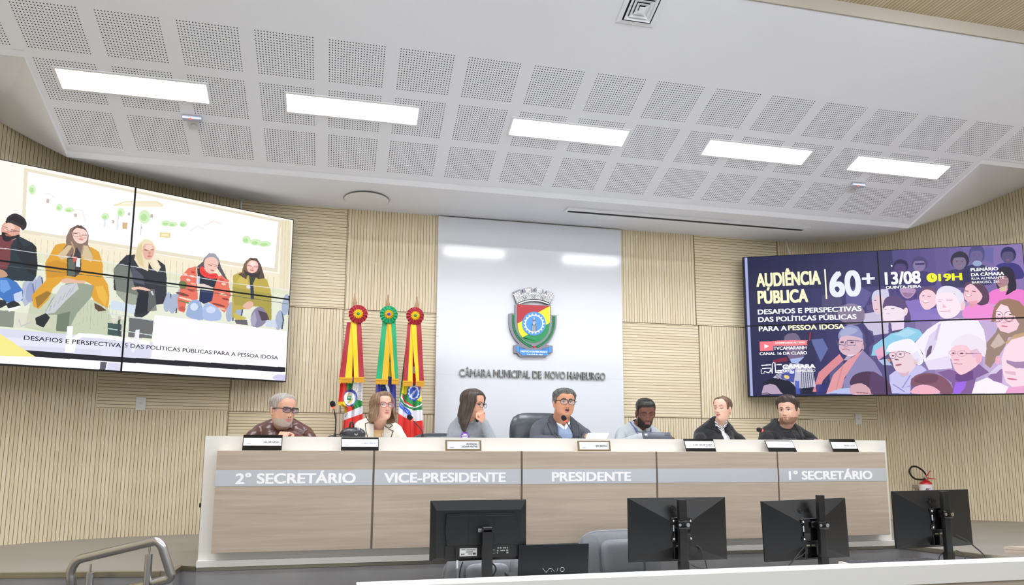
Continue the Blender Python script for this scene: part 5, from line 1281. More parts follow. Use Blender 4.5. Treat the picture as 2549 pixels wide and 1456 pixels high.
[240,212,228,9,1181,1119,1178,1102,1174,1088,1169,1077,1164,1070,1159,1069,1155,1074,1152,1084,1151,1097,1151,1114,1152,1132,1155,1149,1159,1163,1164,1175,1169,1181,1174,1182,1178,1177,1181,1167,1182,1154,1183,1137],
[78,72,102,9,1062,879,1150,907,1103,861,1056,847],
[244,238,250,9,1217,709,1310,890,1396,991,1515,1008,1659,991,1693,861,1701,685,1685,512,1444,474,1269,448,1265,561],
[220,208,238,8,1278,593,1319,801,1385,910,1374,749,1340,590,1282,480],
[93,74,102,8,1314,656,1334,663,1322,559,1283,488,1294,584],
[205,185,230,8,1386,951,1408,974,1366,734,1350,742],
[232,221,244,9,1273,448,1446,521,1459,346,1297,327],
[180,156,204,9,1288,323,1458,325,1459,335,1289,332],
[230,226,242,9,1388,1348,1392,1371,1399,1402,1410,1428,1424,1446,1441,1460,1460,1465,1481,1463,1504,1452,1524,1436,1542,1413,1558,1383,1569,1351,1576,1315,1578,1277,1577,1237,1570,1185,1561,1132,1551,1109,1543,1137,1536,1194,1529,1248,1527,1290,1525,1329,1513,1355,1477,1361,1429,1354,1394,1348,1383,1344],
[251,230,240,9,1385,1332,1389,1354,1396,1365,1411,1371,1441,1373,1479,1369,1509,1355,1524,1326,1531,1287,1537,1248,1544,1209,1549,1170,1548,1133,1540,1098,1525,1065,1508,1039,1486,1021,1460,1011,1438,1011,1420,1024,1406,1048,1396,1078,1389,1115,1386,1158,1384,1201,1383,1247,1383,1295],
[242,204,216,9,1580,1176,1578,1156,1574,1139,1569,1126,1564,1119,1559,1117,1555,1122,1552,1132,1551,1147,1551,1166,1552,1186,1555,1205,1559,1222,1564,1235,1569,1243,1573,1244,1577,1240,1580,1229,1582,1214,1582,1195],
[216,168,184,9,1398,1252,1422,1243,1423,1252,1399,1262],
[216,168,184,9,1456,1252,1497,1254,1497,1263,1456,1262],
[236,192,204,9,1430,1222,1456,1164,1427,1157],
[200,136,152,9,1409,1102,1438,1112,1478,1109,1479,1118,1438,1120,1409,1110],
[202,166,184,9,1403,1275,1432,1269,1432,1274,1404,1280],
[202,166,184,9,1457,1279,1497,1268,1497,1273,1457,1284],
[157,122,102,9,1777,1158,1817,1236,1877,1260,1946,1219,1987,1104,1980,950,1894,955,1870,1112,1790,1093,1769,963,1745,964],
[157,132,120,9,1705,685,1770,817,1789,895,1771,1016,1982,1003,1971,767,1853,749,1825,632,1780,508,1713,337,1680,401],
[248,219,228,9,1780,962,1786,1093,1822,1187,1868,1152,1902,955],
[246,207,220,9,1782,1031,1905,1024,1932,927,1913,849,1856,804,1803,839,1782,920],
[141,90,104,9,1827,1023,1825,1005,1820,989,1812,976,1804,969,1794,966,1785,970,1777,978,1771,992,1768,1008,1767,1027,1770,1045,1775,1061,1782,1073,1790,1081,1800,1083,1809,1080,1817,1071,1823,1058,1826,1041,1827,1022,1830,1023,1830,1043,1826,1062,1819,1077,1810,1087,1800,1091,1790,1088,1780,1079,1772,1065,1766,1047,1764,1027,1764,1006,1768,988,1775,973,1784,963,1794,959,1805,962,1814,970,1822,984,1828,1002,1830,1022],
[141,90,104,9,1897,1019,1895,1001,1890,985,1883,972,1874,964,1865,962,1856,965,1848,974,1842,988,1839,1004,1838,1022,1840,1040,1845,1056,1853,1069,1861,1077,1871,1079,1880,1075,1887,1066,1893,1053,1897,1037,1897,1018,1901,1019,1900,1039,1896,1057,1890,1072,1881,1082,1871,1086,1860,1083,1851,1075,1843,1061,1837,1043,1835,1022,1835,1002,1839,983,1846,969,1855,959,1865,955,1875,957,1885,966,1893,980,1898,998,1901,1018],
[141,90,104,9,1786,1021,1801,979,1823,1002,1821,1008,1802,986,1789,1025],
[141,90,104,9,1840,1001,1867,959,1898,1006,1896,1011,1867,966,1843,1007],
[106,74,90,9,1814,1044,1812,1040,1810,1038,1807,1037,1800,1038,1795,1041,1794,1045,1796,1049,1801,1051,1807,1051,1810,1050,1812,1048,1814,1046],
[106,74,90,9,1890,1039,1889,1036,1887,1034,1882,1032,1878,1032,1872,1034,1869,1035,1868,1038,1868,1043,1870,1045,1876,1047,1879,1048,1882,1047,1885,1046,1888,1044,1889,1041],
[216,120,144,9,1856,895,1855,892,1851,890,1846,889,1839,889,1832,891,1825,893,1818,896,1814,899,1810,903,1811,909,1815,911,1820,912,1827,912,1834,911,1841,909,1847,906,1852,902,1855,899],
[216,160,176,9,1851,947,1848,943,1844,941,1840,941,1835,940,1830,941,1826,943,1822,944,1820,947,1820,952,1823,954,1826,955,1831,956,1835,956,1840,956,1845,954,1848,952,1850,950],
[216,198,192,7,1727,644,1789,808,1827,679,1801,641,1753,604],
[142,134,180,9,683,17,695,159,788,500,852,627,934,451,980,279,985,11],
[111,106,148,6,609,47,603,348,686,576,711,431,699,45],
[219,138,146,9,474,50,527,322,686,576,713,488,610,319,554,206,519,49],
[224,154,160,9,571,19,632,290,743,487,859,626,802,485,713,244,676,31],
[201,128,136,8,700,404,637,48,642,45,706,401],
[141,148,196,9,685,793,683,821,686,859,696,895,712,928,734,960,758,979,786,979,815,967,840,945,857,912,870,869,877,827,879,782,876,737,869,712,860,721,847,748,827,772,794,782,755,788,722,792,703,790,691,786],
[217,182,196,9,688,764,694,796,705,822,724,835,758,833,801,819,835,800,855,780,866,755,870,726,865,690,852,649,836,613,820,583,801,558,782,543,762,540,741,547,723,560,708,578,696,603,687,634,684,675,684,723],
[169,174,210,8,695,866,709,895,733,929,758,950,783,948,808,934,824,917,825,899,815,879,800,860,776,843,747,827,723,821,707,828,696,845],
[208,168,184,9,881,677,878,661,874,647,869,637,863,631,858,630,853,635,850,644,848,657,848,673,849,690,852,706,856,720,861,731,866,736,871,737,876,733,879,723,881,710,882,694],
[90,90,136,9,668,772,673,710,728,692,739,746,734,749,726,702,676,718,673,773],
[90,90,136,9,741,754,744,692,803,689,813,763,744,767,744,756,810,754,801,698,747,701,746,755],
[90,90,136,9,807,751,855,744,856,753,808,760],
[84,64,92,9,723,741,722,737,720,734,717,732,713,730,709,730,705,731,701,732,698,735,697,738,696,742,697,746,699,749,702,751,706,753,710,753,714,752,718,750,721,748,723,744],
[84,64,92,9,794,733,793,729,791,726,788,724,784,722,780,722,776,723,772,725,770,727,768,731,767,734,768,738,770,741,773,743,777,745,781,745,785,744,789,743,792,740,794,737],
[168,112,126,9,707,628,733,641,761,619,763,628,733,651,706,638],
[200,152,168,9,750,674,749,670,747,667,743,664,739,663,733,662,728,663,724,665,720,668,718,672,717,676,718,680,721,683,724,686,729,688,734,688,739,687,744,685,747,682,750,678],
[239,224,236,6,745,559,798,571,743,487,713,488],
[43,42,82,8,281,858,295,894,318,925,345,943,380,945,420,933,452,908,472,871,484,822,494,759,507,670,517,568,517,496,497,471,466,475,441,499,432,549,429,618,415,675,375,703,323,718,285,740,272,777,272,819],
[138,120,148,7,288,843,311,879,345,891,374,883,393,848,406,792,417,734,426,674,431,610,427,558,406,515,376,483,348,473,327,493,310,535,297,592,287,674,282,770],
[142,31,56,8,194,508,296,548,302,490,201,464],
[165,42,68,8,477,893,466,776,477,773,488,890],
[166,180,228,9,318,518,427,543,378,458,332,459],
[111,124,184,7,487,789,571,799,605,652,546,466,493,730],
[214,212,230,8,188,260,293,431,378,458,484,396,499,121,353,96,310,213,226,229],
[38,38,74,9,406,428,389,109,394,109,410,427],
[38,38,74,9,421,418,402,109,407,109,425,418],
[38,38,74,9,436,409,415,109,420,108,441,408],
[38,38,74,9,451,400,428,109,433,108,456,399],
[38,38,74,9,466,391,441,109,446,108,471,390],
[38,38,74,9,481,382,454,108,459,107,485,381],
[38,38,74,9,496,373,467,108,472,107,500,371],
[38,38,74,7,205,300,300,370,298,376,204,306],
[38,38,74,7,204,279,299,349,298,356,203,286],
[38,38,74,7,204,259,299,329,297,336,203,266],
[38,38,74,7,203,238,298,308,297,315,202,245],
[38,38,74,7,203,218,298,288,296,295,202,225],
[59,70,160,8,251,302,361,400,340,183,249,243],
[232,210,124,9,308,250,306,243,301,238,296,236,289,236,283,240,277,245,272,253,269,261,268,270,269,279,271,285,275,290,281,292,287,292,294,288,300,283,305,275,308,267,309,258],
[216,224,244,9,347,328,346,321,343,316,339,311,334,309,328,308,322,309,317,312,313,317,311,323,310,329,311,335,314,341,318,345,323,348,329,349,335,347,340,344,344,340,346,334],
[184,162,188,9,97,43,115,145,194,187,267,25,96,21],
[18,19,42,9,108,174,120,196,144,226,172,246,201,248,234,242,264,228,293,210,319,185,339,154,354,107,363,54,359,16,333,2,293,3,259,18,239,54,224,103,208,143,188,161,166,169,147,173,128,173,112,170],
[42,36,64,9,89,25,136,38,165,16,167,24,136,47,88,33],
[74,92,192,8,349,212,379,203,382,23,351,24],
[21,22,46,9,407,109,468,107,481,21,397,23],
[44,47,122,8,499,150,583,162,564,27,503,28],
[185,196,238,9,571,26,671,88,745,101,758,16],
[76,51,80,9,748,186,756,218,769,255,789,285,815,306,848,320,879,325,907,320,934,305,958,280,977,239,993,188,1004,137,1012,87,1015,38,1005,4,975,-11,933,-10,897,6,879,46,867,102,850,141,821,145,787,133,761,129,749,141,746,162],
[212,168,180,9,754,129,776,149,807,159,836,156,858,134,878,101,892,69,905,44,914,21,905,6,862,-3,802,-4,757,8,742,43,743,92],
[90,64,102,9,904,308,917,325,935,307,953,282,971,260,989,232,1004,200,1017,163,1027,123,1033,87,1040,57,1043,32,1031,15,990,0,934,-7,894,18,885,105,892,224],
[138,90,104,9,787,31,875,15,876,25,788,41],
[63,54,104,7,826,975,934,882,944,737,866,597,859,857],
[244,168,200,8,939,607,1000,678,1008,539,960,476],
[185,205,238,8,960,476,1010,491,1045,400,991,410],
[232,154,96,8,1015,507,1035,473,1034,441,1016,474],
[200,196,238,9,1019,264,1071,335,1197,403,1250,393,1284,328,1170,211,1158,12,1031,15,1020,167],
[141,132,204,7,1164,264,1099,85,1163,108,1161,123,1108,85,1171,255],
[122,112,196,7,1038,137,1116,32,1120,42,1042,148],
[246,242,252,9,1014,604,1018,632,1027,669,1043,701,1068,723,1099,741,1128,754,1150,762,1169,766,1186,759,1203,737,1218,705,1232,667,1245,623,1256,574,1264,529,1266,491,1265,458,1260,433,1250,411,1236,397,1222,402,1212,442,1201,501,1178,549,1132,570,1074,580,1030,587,1014,592,1011,593],
[236,210,218,9,1030,571,1043,590,1064,599,1089,601,1119,597,1152,585,1179,565,1194,532,1203,490,1207,451,1208,417,1205,386,1196,355,1178,318,1156,282,1135,260,1117,264,1101,282,1087,302,1076,319,1067,337,1060,359,1054,388,1051,422,1047,457,1038,497,1030,539],
[214,180,194,8,1087,302,1136,293,1162,324,1151,260,1109,237],
[228,194,204,9,1229,436,1225,423,1220,412,1215,404,1210,400,1205,401,1202,407,1199,416,1199,428,1200,442,1202,457,1206,470,1211,481,1216,489,1221,492,1226,491,1229,486,1232,477,1232,464,1231,450],
[122,90,120,9,1075,537,1074,524,1070,512,1064,503,1056,497,1048,496,1040,498,1033,504,1028,514,1024,526,1024,539,1025,552,1029,563,1035,572,1043,578,1051,580,1059,577,1066,571,1071,561,1074,550,1075,536,1079,537,1078,552,1074,566,1068,576,1060,584,1051,586,1042,584,1034,578,1027,567,1022,554,1020,539,1021,524,1025,510,1031,499,1039,492,1048,489,1057,491,1065,498,1072,508,1077,521,1078,536],
[122,90,120,9,1138,551,1137,538,1132,527,1126,518,1118,513,1109,511,1100,513,1092,520,1086,529,1083,540,1082,553,1084,565,1088,576,1095,585,1103,590,1112,592,1120,589,1128,583,1134,574,1137,562,1138,550,1142,551,1141,565,1136,578,1130,589,1121,596,1112,598,1102,597,1093,590,1086,580,1081,567,1079,553,1080,538,1084,525,1090,514,1099,507,1108,505,1118,506,1127,513,1134,523,1139,535,1142,549],
[122,90,120,9,1138,587,1178,553,1179,560,1139,594],
[92,70,102,9,1065,533,1064,530,1063,527,1061,525,1058,524,1052,524,1050,526,1048,528,1047,531,1046,534,1047,537,1050,542,1053,543,1059,543,1061,541,1063,539,1064,536],
[92,70,102,9,1118,555,1116,550,1114,547,1111,546,1105,546,1102,548,1100,550,1099,553,1098,556,1099,559,1100,562,1103,564,1106,565,1112,565,1114,563,1116,561,1118,558],
[168,106,122,9,1114,412,1113,408,1110,403,1105,399,1098,396,1091,393,1083,392,1077,392,1071,394,1068,397,1066,401,1067,406,1071,410,1076,414,1083,418,1090,420,1097,421,1104,421,1110,419,1113,416],
[138,90,106,9,1097,474,1096,471,1093,469,1089,468,1084,469,1079,470,1075,473,1070,476,1067,479,1065,483,1066,489,1072,491,1077,491,1082,489,1087,487,1091,484,1094,480,1096,477],
[228,222,244,6,1182,548,1229,595,1258,481,1238,401,1200,483],
[134,96,154,9,1356,294,1438,331,1497,297,1641,395,1703,283,1613,207,1576,4,1449,6,1447,156],
[107,68,128,8,1476,266,1597,310,1592,192,1503,147,1473,195],
[160,106,232,9,1471,156,1548,169,1532,75,1497,5,1449,6],
[239,228,244,9,1459,649,1466,674,1478,710,1496,743,1520,772,1550,798,1579,811,1606,804,1633,784,1656,759,1676,732,1691,701,1700,662,1700,604,1693,539,1685,496,1677,492,1667,509,1654,529,1637,544,1618,560,1601,579,1592,601,1586,626,1572,644,1540,650,1501,649,1472,648,1459,645,1457,642],
[246,204,216,9,1462,617,1475,638,1493,654,1512,662,1532,664,1553,658,1572,644,1585,615,1595,577,1607,547,1627,533,1648,527,1662,513,1662,481,1654,441,1641,403,1623,369,1600,338,1577,310,1556,286,1534,265,1515,257,1500,266,1488,288,1478,313,1471,342,1466,375,1462,409,1458,446,1455,484,1454,521,1454,556,1456,589],
[228,188,214,8,1585,579,1634,609,1666,512,1605,483],
[244,184,196,9,1663,462,1659,442,1653,424,1646,412,1638,405,1632,406,1626,412,1623,425,1621,443,1622,464,1625,485,1629,506,1636,523,1643,536,1650,542,1656,542,1662,535,1665,522,1667,505,1666,484],
[138,90,112,9,1555,538,1663,541,1663,547,1555,544],
[168,122,148,9,1562,545,1560,534,1556,525,1549,518,1540,513,1530,512,1521,514,1512,519,1506,527,1502,537,1501,547,1503,557,1507,567,1514,574,1523,579,1533,580,1543,578,1551,572,1558,564,1561,555,1562,544,1565,545,1564,557,1559,568,1552,577,1543,583,1533,585,1523,583,1514,578,1506,570,1501,560,1498,547,1500,535,1504,524,1511,515,1520,509,1530,507,1540,508,1549,513,1557,521,1562,532,1565,544],
[168,122,148,9,1491,556,1489,547,1486,539,1480,532,1474,528,1467,527,1459,529,1453,533,1448,540,1446,549,1445,557,1446,566,1450,574,1455,581,1462,585,1469,586,1476,584,1482,580,1487,573,1490,564,1491,555,1492,566,1489,576,1484,584,1477,589,1469,591,1461,589,1454,585,1448,578,1444,568,1442,558,1443,547,1447,537,1452,529,1459,524,1466,522,1474,524,1481,528,1487,535,1491,545,1493,555],
[106,74,96,9,1542,545,1540,539,1537,537,1533,536,1529,536,1525,536,1522,538,1519,540,1517,543,1518,550,1522,555,1526,556,1530,556,1534,556,1537,554,1540,552,1542,549],
[106,74,96,9,1484,552,1483,549,1482,546,1479,544,1476,543,1470,543,1467,545,1465,547,1464,550,1463,553,1464,556,1468,560,1471,561,1474,562,1477,561,1480,560,1482,558,1484,555],
[176,100,120,9,1470,413,1501,400,1529,399,1530,407,1502,408,1471,421],
[216,144,160,9,1512,455,1508,450,1503,449,1497,449,1491,450,1485,451,1479,454,1475,457,1472,461,1471,464,1473,467,1476,469,1480,471,1486,471,1493,470,1499,468,1505,466,1509,462,1512,459],
[200,154,176,9,1513,575,1553,577,1553,585,1513,582],
[251,242,248,9,1576,4,1606,152,1684,213,1767,140,1823,84,1796,-1],
[140,106,160,8,1693,228,1768,335,1795,319,1783,140,1729,164],
[224,212,240,8,1698,259,1770,382,1813,381,1749,265],
[201,166,126,8,1827,679,1894,786,1973,814,1967,672,1910,707,1857,646],
[250,220,232,9,1793,460,1824,616,1871,717,1971,767,1938,66,1853,76,1810,147,1793,280],
[216,160,180,5,1806,303,1879,285,1877,238,1812,264],
[142,110,156,7,1824,443,1885,417,1955,423,1950,329,1885,331,1826,404],
[244,176,200,8,1787,445,1785,425,1782,408,1777,394,1772,385,1766,382,1761,386,1756,395,1753,409,1751,426,1751,446,1753,465,1756,483,1761,497,1766,505,1772,508,1777,505,1782,496,1785,482,1787,464],
[208,112,140,8,1885,178,1883,174,1878,172,1870,172,1860,173,1850,176,1839,180,1830,185,1822,190,1818,195,1817,199,1819,202,1824,204,1832,205,1842,203,1852,201,1863,197,1872,192,1879,187,1884,182],
[240,168,208,8,1822,76,1940,105,1935,-3,1796,-1],
[132,86,106,9,1166,116,1163,146,1170,190,1183,227,1198,251,1218,270,1242,281,1271,287,1304,287,1335,278,1363,260,1388,235,1409,205,1425,169,1437,130,1445,93,1450,59,1452,28,1445,6,1423,-2,1391,-1,1365,8,1352,28,1345,56,1332,80,1307,98,1278,112,1248,122,1217,119,1186,111],
[242,180,198,9,1170,12,1159,34,1170,65,1186,91,1203,110,1225,124,1248,130,1274,126,1302,114,1324,96,1346,67,1364,33,1357,8,1304,0,1226,2],
[106,66,86,6,1190,195,1202,220,1226,247,1254,265,1289,270,1329,267,1355,254,1360,225,1352,188,1335,159,1303,146,1262,143,1229,146,1207,157,1192,175],
[255,122,134,9,98,778,201,781,199,644,97,639],
[255,255,255,9,134,740,132,676,169,710],
[255,128,136,9,215,785,283,786,374,785,441,782,461,777,457,770,452,761,453,749,452,736,451,725,456,718,459,713,439,711,372,709,281,709,213,711,192,716,196,723,201,732,200,743,200,754,202,765,197,773,194,780],
[255,255,255,9,102,427,177,436,176,450,102,440],
[255,255,255,9,109,383,174,389,170,333,177,333,177,401,109,396],
[255,255,255,9,97,380,97,317,125,322,123,343,159,320,178,374,172,380,157,333,124,356,121,333,102,325,104,379],
[255,255,255,9,186,318,190,449,198,470,203,463,204,324,211,325,210,465,196,482,183,451,179,318],
[255,255,255,9,215,435,258,436,258,450,216,448],
[255,255,255,9,213,347,260,353,260,366,213,360],
[255,255,255,9,213,325,258,327,258,340,213,338],
[255,246,216,9,608,1775,609,1343,621,1344,620,1776],
[244,244,58,9,1405,1583,1403,1563,1397,1545,1388,1531,1377,1523,1365,1521,1354,1525,1343,1535,1336,1550,1331,1569,1330,1590,1332,1610,1339,1628,1348,1642,1358,1650,1370,1652,1382,1648,1392,1638,1400,1623,1404,1604],
[106,106,48,9,1364,1621,1364,1582,1377,1561,1380,1568,1368,1586,1368,1622],
[255,255,255,9,1085,1794,1100,1782,1092,1777,1095,1763,1088,1764]]
def video_wall(P, d, Wd, H, img, labels, group, side):
    P = Vector(P); d = Vector(d); n = Vector((d.y, -d.x, 0)); upv = Vector((0, 0, 1))
    T = Matrix(((d.x, -n.x, 0, P.x), (d.y, -n.y, 0, P.y), (0, 0, 1, P.z), (0, 0, 0, 1)))   # local x along, y away from viewer, z up
    NV, NU = img.shape[:2]; res = {}
    for r_ in (0, 1):
        for c_ in (0, 1):
            x0, x1 = c_ * Wd / 2, (c_ + 1) * Wd / 2; z0, z1 = r_ * H / 2, (r_ + 1) * H / 2
            loc = T @ Vector(((x0 + x1) / 2, .04, z0))
            t = thing('video_display', labels[(r_, c_)], 'display', loc, group)
            mb = MB(); mb.T = T; mb.box(x0 + .001, x1 - .001, .0, .075, z0 + .001, z1 - .001); mb.box(x0 + .2, x1 - .2, .075, .11, z0 + .1, z1 - .1); mb.build('housing', BEZ, t)
            bo, bi, bb = .006, .006, .009
            ax, bx_ = x0 + (bo if c_ == 0 else bi), x1 - (bi if c_ == 0 else bo); az, bz = z0 + (bb if r_ == 0 else bi), z1 - (bi if r_ == 0 else bo)
            j0, j1 = r_ * NV // 2, (r_ + 1) * NV // 2; i0, i1 = c_ * NU // 2, (c_ + 1) * NU // 2
            sub = img[j0:j1, i0:i1]
            xs_ = np.linspace(ax, bx_, i1 - i0 + 1); zs_ = np.linspace(az, bz, j1 - j0 + 1)
            XX, ZZ = np.meshgrid(xs_, zs_)
            Pn = np.array(P); dn = np.array(d); nn = np.array(n)
            pos = Pn + XX[..., None] * dn + (nn * .0012) + ZZ[..., None] * np.array([0, 0, 1.0])
            res[(r_, c_)] = (t, picture_grid('screen', pos, sub, SCR, t))
            # slim bezel lip around the picture
            mb = MB(); mb.T = T
            for q in ((x0 + .001, ax, z0 + .001, z1 - .001), (bx_, x1 - .001, z0 + .001, z1 - .001), (ax, bx_, z0 + .001, az), (ax, bx_, bz, z1 - .001)): mb.box(q[0], q[1], -.003, .0, q[2], q[3])
            mb.build('bezel', BEZ, t)
    def at(u, v, off=.004): return P + d * (u * Wd) + upv * (v * H) + n * off
    return res, at, d
imgL = paint_picture(PIC_L, 900, 506); imgR = paint_picture(PIC_R, 900, 506)
DL, DR = Vector((.8965, .4431, 0)), Vector((.898, -.4399, 0))
lab = lambda s: {(1, 0): 'upper left display of the four-part %s video wall' % s, (1, 1): 'upper right display of the four-part %s video wall' % s, (0, 0): 'lower left display of the four-part %s video wall' % s, (0, 1): 'lower right display of the four-part %s video wall' % s}
res, at, d = video_wall((-1.8367, .4642, 1.204), DL, 2.428, 1.366, imgL, lab('left'), 'displays of the left video wall', 'L')
INK = glow('screen_ink', '17171f', 0.72); SW = glow('screen_white', 'ffffff', 0.72); SY = glow('screen_pale_yellow', 'fffdd0', 0.72); SYY = glow('screen_yellow', 'f6f640', 0.72); SLV = glow('screen_lavender', 'eef2ff', 0.72)
def stext(s, mat, dsp, u0, u1, v, hv, H, Wd, bold=.02):
    text('screen_lettering', s, mat, res[dsp][1], at(u0, v), tuple(d), Zv, (u1 - u0) * Wd, hv * H, .0005, bold)
stext('DESAFIOS E PERSPECTIVA', INK, (0, 0), .2553, .4945, .1275, .0225, 1.366, 2.428, .006)
stext('S DAS POL\u00cdTICAS P\u00daBLICAS PARA A PESSOA IDOSA', INK, (0, 1), .504, .968, .1305, .0225, 1.366, 2.428, .003)
res, at, d = video_wall((4.523, 1.54, 1.163), DR, 2.408, 1.3545, imgR, lab('right'), 'displays of the right video wall', 'R')
HH, WW = 1.3545, 2.408
stext('AUDI\u00caNCIA', SY, (1, 0), .0484, .2893, .7815, .1045, HH, WW, .045); stext('P\u00daBLICA', SY, (1, 0), .0507, .2395, .659, .099, HH, WW, .045)
stext('60', SLV, (1, 0), .319, .434, .690, .192, HH, WW, .035)
stext('+', SLV, (1, 0), .4386, .4845, .752, .115, HH, WW, .03)
stext('DESAFIOS E PERSPECTIVAS', SW, (1, 0), .0489, .4303, .581, .037, HH, WW, .03); stext('DAS POL\u00cdTICAS P\u00daBLICAS', SW, (1, 0), .0496, .4106, .5265, .037, HH, WW, .03)
stext('PARA A', SW, (0, 0), .05, .1547, .4605, .037, HH, WW, .03); stext('PESSOA IDOSA', SY, (0, 0), .1598, .3655, .4615, .037, HH, WW, .03)
stext('ACOMPANHE AO VIVO', SW, (0, 0), .1075, .2192, .3675, .0135, HH, WW, .03); stext('TVCAMARANH', SW, (0, 0), .1018, .2237, .326, .0245, HH, WW, .03)
stext('CANAL 16 DA CLARO', SW, (0, 0), .0489, .2248, .2912, .022, HH, WW, .03); stext('C\u00c2MARA', SW, (0, 0), .1323, .2525, .1937, .031, HH, WW, .05); stext('NOVO HAMBURGO', SW, (0, 0), .1343, .2511, .168, .018, HH, WW, .015)
stext('13/08', SW, (1, 1), .520, .6455, .759, .092, HH, WW, .035); stext('QUINTA-FEIRA', SW, (1, 1), .5211, .6448, .7278, .02, HH, WW, .035)
stext('19H', SYY, (1, 1), .706, .788, .768, .053, HH, WW, .04)
stext('PLEN\u00c1RIO', SW, (1, 1), .8183, .911, .8248, .0235, HH, WW, .04); stext('DA C\u00c2MARA', SW, (1, 1), .8183, .9292, .7908, .0235, HH, WW, .04)
stext('RUA ALMIRANTE', SW, (1, 1), .8189, .927, .766, .0178, HH, WW, .01); stext('BARROSO, 261', SW, (1, 1), .8188, .91, .7403, .0178, HH, WW, .01)

